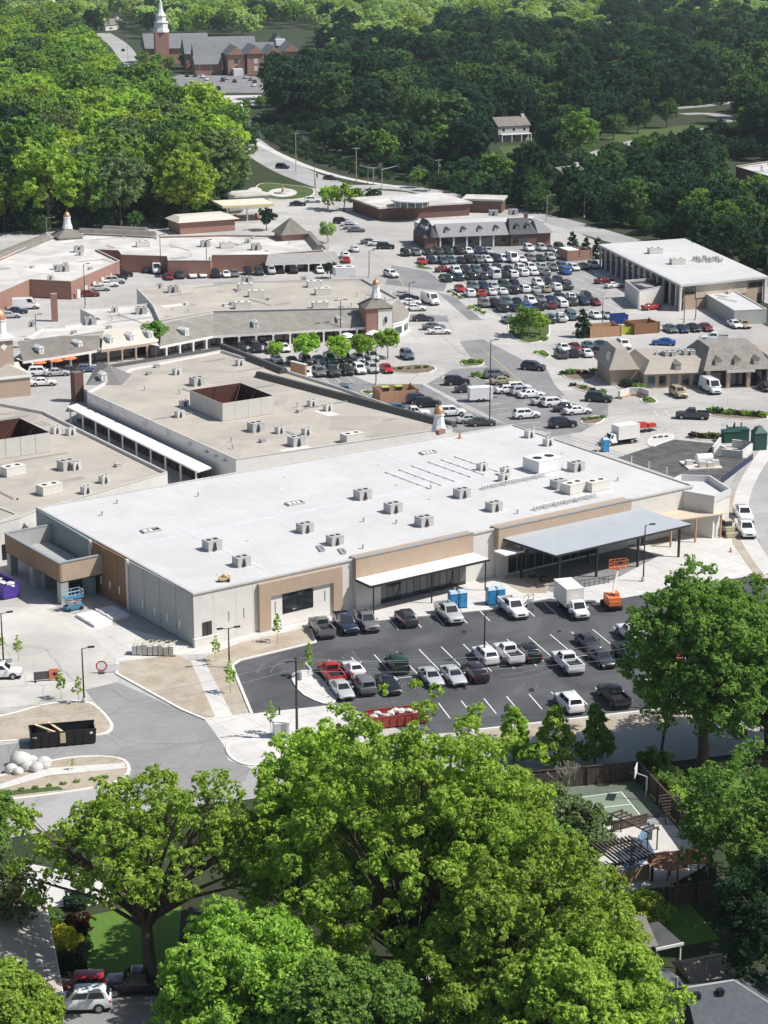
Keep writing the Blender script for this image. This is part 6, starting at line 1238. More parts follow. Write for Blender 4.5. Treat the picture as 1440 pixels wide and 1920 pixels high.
# individual trees of the middle distance
for px, py, pr, lm, sc, lab in ((1083,303,MID[1],LEAF_M,1.0,'bright fresh green double-crowned tree beside the lane'),(1052,306,MID[2],LEAF_S,.6,'smaller green tree left of the bright tree by the lane'),(1410,268,MID[3],LEAF_M,.85,'round green tree at the right edge near the lane bend'),
        (1150,262,MID[0],LEAF_S,.55,'tall trunked tree above the lane, left'),(1196,250,MID[6],LEAF_D,.6,'tall trunked dark tree above the lane, middle'),(1250,240,MID[4],LEAF_S,.6,'tall trunked tree above the lane, right'),(1215,296,LOW[1],LEAF_M,.75,'green tree below the lane middle'),(1290,282,LOW[2],LEAF_S,.7,'green tree below the lane bend'),(615,392,LOW[0],LEAF_N,.72,'fresh green tree at the left of the clump by the drum building'),(645,396,LOW[1],LEAF_N,.8,'fresh green tree in the middle of the clump by the drum building'),(668,392,LOW[2],LEAF_M,.6,'green tree in the clump by the drum building, right'),(700,390,LOW[0],LEAF_D,.62,'dark green tree right of the clump by the drum building'),
        (500,432,LOW[1],LEAF_B,.6,'blue-green tree beside the filling station canopy'),(990,632,LOW[2],LEAF_M,.62,'broad green tree in the round planting of the large lot'),(970,628,LOW[0],LEAF_M,.45,'smaller green tree left in the round planting of the large lot'),(1012,628,LOW[1],LEAF_N,.45,'fresh green tree right in the round planting of the large lot'),(620,522,LOW[0],LEAF_D,.42,'dark shrubby tree at the end of the row behind the brick stores'),
        (615,455,YOUNG[0],LEAF_F,1.0,'pale thin young tree beside the hipped pavilion'),(290,662,YOUNG[1],LEAF_M,1.15,'green tree before the tan arcade wing'),
        (345,128,LOW[0],LEAF_M,.8,'green tree left before the brick church'),(370,132,LOW[1],LEAF_M,.75,'second green tree before the brick church'),(405,132,LOW[2],LEAF_D,1.05,'dark tree against the church front'),(430,212,LOW[1],LEAF_M,.55,'low green tree by the bridge, left'),(462,208,LOW[2],LEAF_M,.5,'low green tree by the bridge, middle'),(486,204,LOW[0],LEAF_M,.6,'low green tree by the bridge, right'),(268,128,LOW[1],LEAF_M,.9,'green tree below the steeple, left'),(318,134,LOW[0],LEAF_M,.85,'green tree right below the steeple'),(294,134,LOW[2],LEAF_M,.9,'smaller green tree below the steeple'),
        (350,345,MID[5],LEAF_N,1.05,'bright green tree in the left wood facing the round garden'),(410,392,MID[0],LEAF_N,.92,'bright yellow-green tree at the right corner of the left wood'),(420,345,MID[4],LEAF_Y,1.0,'tall yellow-green tree standing out at the right edge of the left wood'),(372,400,MID[3],LEAF_N,.8,'fresh green tree behind the filling station'),
        (785,352,LOW[0],LEAF_M,.6,'low green tree by the traffic signals, left'),(805,358,LOW[1],LEAF_D,.6,'dark low tree by the traffic signals')):
    tree_at(pr, px, py, lab, leafm=lm, sc=sc)
for i, (px, py, s_) in enumerate(((518,676,.7),(575,685,1.12),(632,682,1.0),(680,678,1.0),(727,672,1.05))):
    tree_at(YOUNG[i % 3], px, py, '%s young green tree from the left in the row before the arcade' % ordw[i], 'tree', 'young trees before the arcade', LEAF_N, sc=s_)
for i, (px, py, s_, w_) in enumerate(((1073,473,1.0,'left of the three by the brick bin store'),(1098,480,.9,'middle of the three by the brick bin store'),(1120,485,1.0,'right of the three, touching the office roof'),(1092,632,1.1,'alone at the end of the plank enclosures'))):
    tree_at(COLUMN, px, py, 'dark columnar evergreen, '+w_, 'evergreen', 'columnar evergreens', LEAF_D, sc=(s_*1.25,s_*1.25,s_))
# foreground trees, each grown on its own
def near_tree(px, py, top, Rx, Ry, Rz, seed, m, label, nl=17, per=20, cr=1.05, leafn=250, size=.25, r0=.5, drop=.05, twigs=.35, low=-.6, fork=None, lr=None, bark=None):
    H = hgt(px, py, top); lr = (lr or min(Rx, Rz)*.40)*.76; nl = int(nl*2.5); per = int(per*.60); cr = cr*.9; leafn = int(leafn*.78); pr = broad('tree', seed, H, Rx, Ry, Rz, nl, per, cr, leafn, size, m, r0, twigs, drop, low, fork, lr, bark, (.44,.78))
    return tree_at(pr, px, py, label, group=None, rz=0)
near_tree(775,1915,1314, 13.2,10.8,13.4, 301, LEAF_N, 'largest bright green tree filling the lower centre before the dark lot', nl=30, per=20, r0=.75, low=-.9)
near_tree(880,1890,1420, 7.5,7.5,8.0, 318, LEAF_N, 'fresh green crown between the largest tree and the fenced court', nl=13, low=-.8)
near_tree(985,2020,1585, 10.5,9.5,9.5, 302, LEAF_Y, 'yellow-green tree at lower right of centre, left of the grey roof', nl=26, per=20, low=-.85)
near_tree(1090,2130,1770, 8.5,8.0,6.0, 303, LEAF_Y, 'yellow-green tree crown at the bottom edge beside the grey house roof', nl=16)
near_tree(612,1790,1350, 7.8,7.0,9.5, 317, LEAF_N, 'fresh green tree leaning against the largest tree on its left', nl=20, low=-.9)
near_tree(283,1850,1440, 12.8,9.0,7.8, 304, LEAF_N, 'wide open-crowned tree with visible forking limbs at lower left', nl=19, per=17, cr=.95, leafn=170, r0=.6, drop=.2, twigs=.8, low=-.35, fork=6.0, lr=3.0)
near_tree(545,1800,1480, 6.5,6.5,7.0, 305, LEAF_N, 'thin-leaved tree with pale bare branches between the two large trees', nl=12, per=15, cr=.9, leafn=110, drop=.25, twigs=.9, bark=BARK_P, r0=.35)
near_tree(470,2060,1705, 7.6,7.5,6.5, 306, LEAF_N, 'fresh green rounded tree crown at the bottom left of centre', nl=17)
near_tree(640,2120,1800, 6.0,6.0,5.0, 307, LEAF_M, 'green tree crown at the bottom edge in the centre', nl=12)
near_tree(1318,1432,1055, 9.4,8.0,10.2, 308, LEAF_M, 'tall full green tree overhanging the right end of the dark lot', nl=26, per=20, r0=.6, low=-.95, cr=1.1)
near_tree(1440,1405,1065, 9.0,8.0,10.5, 309, LEAF_M, 'tall green tree at the right edge behind the big lot tree', nl=18, low=-.95)
near_tree(1400,1690,1395, 7.5,7.0,7.5, 310, LEAF_M, 'shady green tree at the right edge below the lot', nl=14, leafn=110)
near_tree(1475,1760,1480, 6.5,6.5,6.0, 311, LEAF_M, 'green tree cut by the right edge beside the fenced court', nl=13)
near_tree(1470,1900,1620, 7.0,7.0,6.0, 312, LEAF_D, 'dark tree at the right edge above the grey roof', nl=13, leafn=110)
near_tree(-48,1650,1470, 4.3,4.5,4.0, 313, LEAF_M, 'green tree at the left edge beside the street', nl=10)
near_tree(10,1800,1600, 4.5,4.5,3.8, 314, LEAF_G, 'thin grey-green tree over the house roof at the left edge', nl=10, leafn=60, drop=.3, twigs=.8)
near_tree(20,2000,1815, 5.0,5.0,3.6, 315, LEAF_N, 'fresh green crown in the bottom left corner', nl=10)
near_tree(1185,1720,1670, 4.2,4.0,2.9, 316, LEAF_Y, 'yellow-green low crown before the court fence', nl=9, per=14, r0=.2, fork=1.0)
pyr = [conic('young_maple', 320+i, 7.0, 2.6, 95, 62, .30, LEAF_N, .12, .75, .7, .1) for i in range(2)]
for i, (px, py, s_, lm, w_) in enumerate(((963,1432,.92,LEAF_N,'left of three before the street'),(1040,1438,1.0,LEAF_N,'middle of three before the street'),(1115,1432,.98,LEAF_M,'right of three before the street, darker'))):
    tree_at(pyr[i % 2], px, py, 'pyramid-shaped young tree, '+w_, 'tree', 'young trees at the court fence', lm, sc=s_)
BUSHN = [bush(340+i, 2.3, 2.6, 46, 75, .3, LEAF_M) for i in range(2)]
for i, (px, py, s_, lm, w_) in enumerate(((1225,1440,.8,LEAF_M,'green shrub outside the top corner of the court fence'),(1250,1475,.85,LEAF_M,'green shrub halfway along the court side fence'),(1270,1510,.7,LEAF_N,'green shrub by the stepped trellis of the court'),(1085,1560,1.2,LEAF_G,'grey-green shrub before the near court corner'),(1040,1535,1.25,LEAF_G,'large grey-green shrub left of the court'),(1110,1590,.9,LEAF_G,'grey-green shrub beside the pergola'),(1030,1590,1.1,LEAF_M,'green shrub between the big tree and the court'),
        (108,1785,.9,LEAF_GOLD,'golden yellow shrub in the lower left garden'),(142,1752,.7,LEAF_RED,'dark purple shrub beside the golden one'),(95,1730,.5,LEAF_M,'green shrub behind the golden one'),(150,1790,.5,LEAF_G,'pale shrub right of the golden one'),(138,1820,.6,LEAF_D,'dark shrub below the golden one'),(145,1700,.6,LEAF_D,'dark shrub by the garden path'))):
    tree_at(BUSHN[i % 2], px, py, w_, 'shrub', None, lm, sc=s_)
# bare pale shrub tree by the court
q = G(1062,1500); mb = MB(); rb_ = random.Random(5)
def grow(p, d, l, r, k):
    e = p+d*l; mb.tube(p, e, r, r*.65, 5, False)
    if k:
        for _ in range(3): n_ = (d+Vector((rb_.uniform(-.7,.7), rb_.uniform(-.7,.7), rb_.uniform(0,.5)))).normalized(); grow(e, n_, l*.68, r*.6, k-1)
for _ in range(3): grow(q, Vector((rb_.uniform(-.3,.3), rb_.uniform(-.3,.3), 1)).normalized(), 1.6, .09, 4)
tag(obj('bare_tree', mb, BARK_P), 'small bare tree with pale twigs at the back of the court', 'tree')
# saplings and shrubs in the new beds
for i, (px, py, pr, s_, w_) in enumerate(((35,1240,0,.8,'beside the white car at the left edge'),(5,1225,1,.6,'at the far left of the yard'),(115,1310,0,.85,'left of the black dumpster island'),(148,1320,1,.8,'beside the lamp post of the dumpster island'),(405,1240,0,.8,'by the store front corner'),(520,1205,1,.9,'in the straw bed before the dark window'),(432,1300,0,.95,'beside the diagonal path'),(578,1270,1,1.0,'on the small lot island'),(508,1375,0,.9,'by the white electric cabinet'),(137,1445,1,.35,'in the lower left island'))):
    tree_at(SAPL[pr], px, py, 'thin newly planted sapling '+w_, 'sapling', 'newly planted saplings', LEAF_N, sc=s_)
tree_at(SPARSE, 950,1385, 'thin sapling on the verge below the dark lot', 'sapling', None, LEAF_G, .8)
def bed(poly, soil, shrubs, place):
    island(poly, soil, h=.13, w=.25, sm=1)
    for i, (px, py, s_, lm) in enumerate(shrubs): tree_at(SHRUB[i % 3], px, py, 'low %s shrub in bed %s%s' % ({LEAF_D:'dark',LEAF_M:'green',LEAF_N:'bright green',LEAF_RED:'brown',LEAF_G:'pale'}[lm], place, '' if len(shrubs) == 1 else ', '+ordw[i]+' from left'), 'shrub', 'shrubs '+place, lm, s_)
def along(a, b, n, s_, ms): return [(a[0]+(b[0]-a[0])*i/max(1,n-1), a[1]+(b[1]-a[1])*i/max(1,n-1), s_*random.uniform(.8,1.2), ms[i % len(ms)]) for i in range(n)]
bed([(1045,698),(1090,690),(1125,702),(1105,715),(1065,712)], MULCH, along((1055,702),(1112,700),5,.8,[LEAF_D,LEAF_M,LEAF_RED]), 'left of the mansard shop corner')
bed([(1065,720),(1100,722),(1150,742),(1120,742),(1080,730)], MULCH, along((1075,724),(1130,738),4,.7,[LEAF_D,LEAF_M]), 'below the mansard shop corner')
bed([(1135,705),(1165,700),(1185,715),(1205,738),(1165,735)], MULCH, along((1140,708),(1195,732),6,1.1,[LEAF_D,LEAF_D,LEAF_M]), 'against the mansard shop wall')
bed([(1198,748),(1220,742),(1238,756),(1205,758)], GRASS, [(1215,750,.6,LEAF_N)], 'at the drive corner before the mansard shop')
bed([(1325,772),(1345,765),(1440,775),(1440,790),(1335,783)], MULCH, along((1335,774),(1430,782),9,.9,[LEAF_M,LEAF_D,LEAF_N]), 'along the right-edge drive')
bed([(950,600),(975,588),(1020,592),(1035,620),(1020,640),(985,645),(955,630)], GRASS, along((960,625),(1020,638),4,.7,[LEAF_M]), 'under the round planting trees')
bed([(720,690),(790,682),(825,690),(800,702),(735,700)], MULCH, along((735,694),(800,690),5,.5,[LEAF_M,LEAF_G]), 'before the near arcade row')
bed([(862,680),(880,672),(910,678),(905,686),(870,688)], GRASS, along((870,680),(900,680),3,.7,[LEAF_N,LEAF_M]), 'by the drive crossing')
bed([(772,497),(800,500),(820,506),(785,505)], GRASS, [(790,501,.6,LEAF_N)], 'at the head of the second lot row')
bed([(815,520),(830,512),(845,520),(825,528)], GRASS, [(830,520,.8,LEAF_D)], 'at the head of the third lot row')
bed([(838,545),(850,545),(872,562),(860,562)], GRASS, along((842,548),(865,560),3,.6,[LEAF_M]), 'heading the fourth lot row')
bed([(878,575),(890,575),(915,590),(905,592)], GRASS, along((883,578),(908,588),3,.6,[LEAF_N]), 'heading the fifth lot row')
bed([(885,705),(900,698),(925,712),(905,715)], GRASS, along((892,706),(915,710),2,.8,[LEAF_M]), 'left of the middle lot bays')
bed([(825,710),(840,704),(855,712),(840,716)], GRASS, [(842,710,.7,LEAF_M)], 'right of the plank enclosure')
bed([(672,735),(690,730),(706,735),(690,742)], GRASS, [(690,736,.4,LEAF_N)], 'left of the plank enclosure')
bed([(1085,790),(1110,780),(1140,780),(1125,795),(1095,797)], MULCH, along((1095,788),(1130,784),4,.5,[LEAF_M]), 'at the drive bend above the store')
bed([(1000,660),(1020,655),(1035,668),(1020,672)], GRASS, along((1005,662),(1028,667),3,.5,[LEAF_N]), 'left of the mansard shop lot')
bed([(1210,830),(1228,815),(1260,812),(1265,822),(1240,832),(1222,840)], CONC_L, along((1228,822),(1250,820),3,.35,[LEAF_G]), 'above the fresh paving')
bed([(1296,812),(1350,812),(1352,826),(1300,826)], MULCH, along((1300,820),(1345,822),6,.9,[LEAF_RED,LEAF_G]), 'behind the fresh paving')
for i, (px, py) in enumerate(((40,1483),(66,1480),(92,1476),(118,1472),(145,1468),(172,1464),(198,1460))): tree_at(SHRUB[i % 3], px, py, '%s tiny new shrub from the left in the lower left island' % ordw[i], 'shrub', 'tiny new shrubs', LEAF_M, .35)
# residential lawns
sheet('garden_lawn', [(150,1720),(300,1690),(340,1700),(330,1850),(150,1830)], .004, mat('bright_lawn', (.10,.19,.03), .95, .25, 5.0, .4))
sheet('house_drive', [(-40,1640),(60,1620),(300,1670),(160,1700),(60,1700)], .006, CONC_L)
sheet('house_drive', [(60,1850),(330,1830),(360,1960),(60,1960)], .006, ASPH_DRK)
sheet('back_lawn', [(1200,1700),(1290,1690),(1350,1760),(1250,1780)], .004, MATS['bright_lawn'])
sheet('side_lawn', [(1260,1510),(1300,1500),(1330,1530),(1300,1570)], .004, MATS['bright_lawn'])
sheet('roadside_lawn', [(1330,1465),(1420,1455),(1420,1490),(1345,1492)], .004, MATS['bright_lawn'])
sheet('garden_path', [(690,1815),(840,1800),(850,1830),(700,1850)], .006, CONC_L)
sheet('shaded_garden', [(330,1700),(560,1560),(1000,1500),(1010,1800),(1100,1990),(360,1990)], -.02, mat('leaf_litter', (.035,.04,.02), .98, .3, 2.0, .4))  # ground colour darkened to paint in the shade beneath the near trees
# ------------------------------------------------------------------ street furniture, site equipment, gardens
def fr_at(px, py, a, z0=0): f = Fr.__new__(Fr); q = G(px, py, z0); f.o = Vector((q.x, q.y, 0)); f.a = a; f.L = 1; f.th = None; return f
def lamp_post(px, pyb, pyt, label, heads=1, a=R(20), m=None, arm=.8):
    q = G(px, pyb); h = hgt(px, pyb, pyt); t = thing('lamp_post', label, 'lamp post', q, 'lamp posts'); m = m or BLACKM
    mb = MB(); mb.tube(q, q+Vector((0,0,h)), .11, .07, 8); obj('pole', mb, m, t); mb = MB(); mb.lathe(q, [(.28,0),(.28,.55),(.2,.6)], 10); obj('base', mb, CONC, t)
    for k in range(heads):
        d = dirv(a+math.pi*k); mb = MB(); mb.tube(q+Vector((0,0,h-.05)), q+d*arm+Vector((0,0,h+.05)), .05); obj('arm', mb, m, t)
        mb = MB(); mb.obox((q.x+d.x*arm, q.y+d.y*arm, h), a+math.pi*k, -.1, .65, -.18, .18, 0, .13); obj('lamp_head', mb, m, t)
for px, b, t_, n, lab in ((7,1246,1150,1,'black lamp post at the left edge of the dusty yard'),(158,1318,1216,1,'black lamp post beside the black dumpster island'),(430,1252,1178,2,'twin-headed lamp post by the straw bed corner'),(908,1242,1148,1,'black lamp post in the middle of the dark lot'),(1206,1090,985,1,'thin lamp post before the large canopy'),(918,792,638,1,'tall lamp post in the middle lot bays'),(639,640,563,2,'lamp post rising before the arcade mansard'),(705,722,650,1,'lamp post in the near row before the arcade'),(767,590,530,1,'lamp post beside the copper-domed corner'),(692,520,470,1,'lamp post at the drive past the brick stores'),(1129,612,560,1,'lamp post by the plank enclosures'),(1282,612,552,1,'lamp post before the office end'),(160,578,495,1,'brown pole beside the red car at the brick stores'),(302,520,440,1,'pole before the brick store wall, left'),(388,518,450,1,'pole before the brick store wall, right'),(68,632,590,1,'thin lamp post behind the clock tower'),(1304,600,560,1,'short lamp post by the annex canopy')):
    lamp_post(px, b, t_, lab, n)
for px, b, t_, lab in ((965,372,312,'grey street lamp at the edge of the right wood'),(1025,414,366,'grey curved street lamp behind the gabled shops'),(1095,408,362,'pale pole before the right wood'),(240,118,66,'curved street lamp on the avenue near the steeple'),(690,345,315,'pale street lamp by the creek bank'),(1438,520,470,'pole at the right edge beyond the office'),(306,142,98,'pale pole beside the church lot'),(375,150,104,'pale pole in the church lot, left'),(396,160,120,'pale pole in the church lot, middle'),(364,200,150,'dark pole before the bridge'),(88,440,408,'lamp behind the brick stores, left')):
    lamp_post(px, b, t_, lab, 1, R(10), GREYM, 1.8)
def utility(px, pyb, pyt, label, lean=(0,0), m=None, r=.16, arms=True, tr=False):
    q = G(px, pyb); h = hgt(px, pyb, pyt); top = q+Vector((lean[0], lean[1], h)); t = thing('utility_pole', label, 'utility pole', q, 'utility poles'); m = m or WOODD
    mb = MB(); mb.tube(q, top, r, r*.7, 8); obj('pole', mb, m, t)
    if arms:
        mb = MB(); mb.obox((top.x,top.y,top.z-.5), R(20), -1.3, 1.3, -.06, .06, 0, .14); obj('crossarm', mb, m, t)
        for k in (-1.2,-.5,.5,1.2): mb = MB(); c = top+dirv(R(20))*k; mb.lathe((c.x,c.y,top.z-.36), [(.06,0),(.07,.1),(.03,.22)], 6); obj('insulator', mb, GREYM, t)
    if tr: mb = MB(); mb.lathe((q.x+.35,q.y-.1,h-2.6), [(.28,0),(.28,.9)], 10); obj('transformer', mb, GREYM, t)
    return top
u1 = utility(557,1388,1232,'dark wooden utility pole at the lower left of the dark lot', tr=True)
u2 = utility(1278,1332,1180,'wooden pole beside the right lot tree', arms=False); u3 = utility(1238,1424,1275,'leaning dark pole before the street at right', lean=(.9,.2), arms=False)
utility(555,322,248,'pale utility pole on the creek bank, left', m=BARK_P); utility(668,342,276,'pale utility pole on the creek bank, right', m=BARK_P); utility(822,350,298,'pole with transformers by the traffic signals', m=BARK_P, tr=True); utility(590,350,314,'slim pole by the round garden', m=BARK_P, arms=False)
for i, (a, b, s_) in enumerate(((u1+Vector((-1.1,-.4,-.2)), u2+Vector((0,0,-.4)), 1.2),(u1+Vector((.4,.2,-.2)), u2+Vector((0,0,-1.2)), 1.4),(u1+Vector((0,0,-1.6)), u2+Vector((0,0,-2.6)), 1.0),(u1+Vector((0,0,-.3)), G(-60,1330,9.0), 1.2),(u1+Vector((0,0,-1.3)), G(-60,1350,8.0), 1.3))):
    mb = MB(); P = [a.lerp(b, k/14)-Vector((0,0,4*s_*(k/14)*(1-k/14))) for k in range(15)]
    for k in range(14): mb.tube(P[k], P[k+1], .022, n=4, cap=False)
    tag(obj('power_line', mb, GREYM), ('%s overhead wire strung above the dark lot' % ('upper','middle','lower')[i]) if i < 3 else '%s overhead wire running left from the dark utility pole' % ('upper','lower')[i-3], 'wire', 'overhead wires')
for i, (px, b, t_, a, l_, lab) in enumerate(((716,362,318,R(25),6,'traffic signal mast with long arm at the junction'),(700,346,316,R(170),5,'traffic signal mast reaching left over the avenue'),(800,345,320,R(165),5,'traffic signal mast at the right of the junction'),(592,366,335,R(80),2,'short signal post by the round garden'))):
    q = G(px, b); h = hgt(px, b, t_); t = thing('traffic_signal', lab, 'traffic signal', q, 'traffic signals'); mb = MB(); mb.tube(q, q+Vector((0,0,h)), .16, .12); obj('mast', mb, GREYM, t); d = dirv(a); mb = MB(); mb.tube(q+Vector((0,0,h)), q+d*l_+Vector((0,0,h+1.0)), .12, .08); obj('arm', mb, GREYM, t)
    mb = MB(); mb.obox((q.x+d.x*l_, q.y+d.y*l_, h+.1), a, -.3, .3, -.25, .25, 0, 1.2); obj('signal_head', mb, DARKM, t)
# dumpsters
def dumpster(px, py, a, L_, w_, h_, m, label, inner=DARKM, load=None):
    f = fr_at(px, py, a); t = thing('dumpster', label, 'dumpster', f.o); f.th = t
    f.box('floor', -L_/2, L_/2, -w_/2, w_/2, .18, .3, m)
    f.taper('side', -L_/2, L_/2, -w_/2, -w_/2+.08, .301, -L_/2-.1, L_/2+.1, -w_/2-.06, -w_/2+.02, h_, m); f.taper('side', -L_/2, L_/2, w_/2-.08, w_/2, .301, -L_/2-.1, L_/2+.1, w_/2-.02, w_/2+.06, h_, m)
    f.box('end', -L_/2-.02, -L_/2+.06, -w_/2+.09, w_/2-.09, .302, h_-.02, m); f.box('end', L_/2-.06, L_/2+.02, -w_/2+.09, w_/2-.09, .302, h_-.02, m)
    for k in range(int(L_/.9)): f.box('rib', -L_/2+.3+k*.9, -L_/2+.4+k*.9, -w_/2-.13, -w_/2-.061, .3, h_-.1, m)
    for s in (-1, 1): f.box('rail', -L_/2, L_/2, s*.5-.08, s*.5+.08, 0, .18, m); f.box('rim', -L_/2-.12, L_/2+.12, s*(w_/2+.02)-.07, s*(w_/2+.02)+.07, h_+.002, h_+.1, m)
    return f, t
f, t = dumpster(118,1392, R(13), 7.0, 2.5, 1.75, BLACKM, 'long black roll-off dumpster with planks sticking out at lower left')
for k, (x, ang) in enumerate(((-.8,1.0),(-.2,1.2),(.3,.8))):
    q = f.pt(x, -.3, 1.0); mb = MB(); d = dirv(f.a+ang); mb.box8([q+Vector((0,0,.0)), q+d*.3, q+d*.3+Vector((0,0,.06)), q+Vector((0,0,.06))]+[v+dirv(f.a+ang+1.57)*2.6+Vector((0,0,.9)) for v in (q, q+d*.3, q+d*.3+Vector((0,0,.06)), q+Vector((0,0,.06)))]); tag(obj('plank', mb, LUMBER), '%s pale plank leaning in the black dumpster' % ordw[k], 'plank', 'planks in the black dumpster')
f.box('placard', -.35, .25, -1.36, -1.345, .5, 1.7, LUMBER, t); f.box('placard', 2.9, 3.2, -1.36, -1.345, 1.3, 1.55, WHITEP, t); f.box('placard', -3.3, -2.9, -1.36, -1.345, 1.3, 1.45, WHITEP, t)
f, t = dumpster(2,1112, AL+math.pi/2+.05, 6.0, 2.4, 2.0, PURPLE, 'purple dumpster full of rubble at the left edge'); mb = MB()
for k in range(7): mb.blob(f.pt(-2.5+k*.8, random.uniform(-.6,.6), 1.75), .6, (1.1,1.1,.5), k, 1)
tag(obj('rubble', mb, STONE), 'pale rubble heaped in the purple dumpster', 'rubble')
f, t = dumpster(744,1356, R(17), 6.5, 2.4, 1.4, plain('rust_red', (.33,.06,.04)), 'red dumpster with pale debris half hidden by the central tree'); mb = MB()
for k in range(9): mb.blob(f.pt(-2.8+k*.7, random.uniform(-.7,.7), 1.3), .5, (1.1,1,.6), 20+k, 1)
tag(obj('rubble', mb, STONE), 'pale debris heaped in the red dumpster', 'rubble')
f, t = dumpster(1160,606, R(15), 3.5, 2.0, 2.0, plain('blue_steel', (.015,.05,.25)), 'blue bin standing left of the plank enclosures')
# portable toilets
for px, py, lab in ((849,1140,'left toilet of the left blue pair'),(866,1138,'right toilet of the left blue pair'),(920,1133,'left toilet of the right blue pair'),(937,1131,'right toilet of the right blue pair'),(1134,846,'single blue toilet by the service truck')):
    f = fr_at(px, py, LA); t = thing('portable_toilet', lab+' before the store' if px < 1000 else lab, 'portable toilet', f.o, 'blue portable toilets'); f.th = t
    f.box('cabin', -.55, .55, -.55, .55, .1, 2.1, BLUEP); f.taper('roof', -.6, .6, -.6, .6, 2.102, -.45, .45, -.45, .45, 2.35, mat('toilet_roof', (.45,.58,.68), .5) if 'toilet_roof' not in MATS else MATS['toilet_roof']); d = f.box('door', -.4, .4, -.585, -.552, .2, 2.0, plain('toilet_door', (.03,.26,.52)) if 'toilet_door' not in MATS else MATS['toilet_door']); f.box('handle', .25, .32, -.62, -.59, 1.0, 1.2, DARKM, d); f.box('skid', -.6, .6, -.6, .6, 0, .098, DARKM)
    f.box('vent_pipe', .38, .46, .38, .46, 2.2, 2.7, WHITEP)
# boom lift
f = fr_at(1146,1140, R(100)); t = thing('boom_lift', 'orange boom lift with raised white boom in front of the large canopy', 'boom lift', f.o); f.th = t
f.box('chassis', -1.4, 1.4, -.9, .9, .35, .8, DARKM)
for x in (-1.0, 1.0):
    for y in (-.95, .95): mb = MB(); c = f.pt(x, y, .45); n = dirv(f.a+math.pi/2); mb.tube(c-n*.18, c+n*.18, .45, n=12); obj('wheel', mb, TYRE, t)
f.box('turntable', -1.7, .9, -.85, .85, .802, 1.9, ORANGE); f.box('counterweight', -1.9, -1.0, -.8, .8, .9, 1.5, ORANGE); f.box('cowl', -.9, .4, -.8, -.2, 1.902, 2.3, ORANGE)
b0 = f.pt(-.6, 0, 2.2); b1 = G(1160,1062,5.2); mb = MB(); mb.tube(b0, b0.lerp(b1, .55), .22, .2, 4); mb.tube(b0.lerp(b1, .5), b1, .16, .14, 4); obj('boom', mb, mat('boom_cream', (.72,.62,.52), .5), t)
q = b1; fb = Fr.__new__(Fr); fb.o = Vector((q.x, q.y, 0)); fb.a = R(17); fb.th = t
fb.box('basket_floor', -1.2, 1.2, -.5, .5, 5.0, 5.08, ORANGE)
for z in (5.5, 6.05):
    for a in ((-1.2,1.2,-.5,-.44),(-1.2,1.2,.44,.5),(-1.2,-1.14,-.44,.44),(1.14,1.2,-.44,.44)): fb.box('rail', *a, z, z+.06, ORANGE)
for x in (-1.2,-.4,.4,1.14):
    for y in (-.5,.44): fb.box('stanchion', x, x+.06, y, y+.06, 5.08, 6.05, ORANGE)
fb.box('control_box', -.3, .3, -.5, -.3, 5.7, 6.0, DARKM)
# blue scissor lift under the dock
f = fr_at(138,1143, AL); t = thing('scissor_lift', 'blue scissor lift standing at the corner of the loading dock', 'scissor lift', f.o); f.th = t
f.box('chassis', -1.2, 1.2, -.55, .55, .2, .7, plain('lift_blue', (.06,.22,.36)))
for k in range(3):
    for y in (-.4, .4): mb = MB(); mb.tube(f.pt(-1, y, .75+k*.3), f.pt(1, y, 1.0+k*.3), .05, n=4); mb.tube(f.pt(1, y, .75+k*.3), f.pt(-1, y, 1.0+k*.3), .05, n=4); obj('scissor_arm', mb, GREYM, t)
f.box('platform', -1.25, 1.25, -.6, .6, 1.72, 1.8, MATS['lift_blue'])
for a in ((-1.25,1.25,-.6,-.55),(-1.25,1.25,.55,.6),(-1.25,-1.2,-.55,.55),(1.2,1.25,-.55,.55)):
    for z in (2.2, 2.7): f.box('rail', *a, z, z+.05, plain('pale_blue', (.35,.5,.6)) if 'pale_blue' not in MATS else MATS['pale_blue'])
for x in (-.9,.9):
    for y in (-.6,.6): mb = MB(); c = f.pt(x, y, .25); n = dirv(f.a+1.57); mb.tube(c-n*.08, c+n*.08, .25, n=10); obj('wheel', mb, TYRE, t)
for x in (-1.25,0,1.2):
    for y in (-.6,.55): f.box('stanchion', x, x+.05, y, y+.05, 1.8, 2.7, MATS['pale_blue'])
# wrapped bundles by the end wall
for i, (px, py, L_, lab) in enumerate(((176,1163,5.2,'quilted white sheet pile by the brown wall, nearer the dock'),(210,1152,4.6,'white bundle of sheets against the brown wall'))):
    f = fr_at(px, py, AL+math.pi/2); t = thing('sheet_pile', lab, 'sheet pile', f.o); f.th = t
    for k in range(5): f.box('wrapped_sheet', -L_/2+k*L_/5, -L_/2+(k+.95)*L_/5, -1.3, 1.3, 0, .38+.06*(k % 2), WHITEP if i == 0 else mat('wrap%d' % k, (.66,.66,.67), .6))
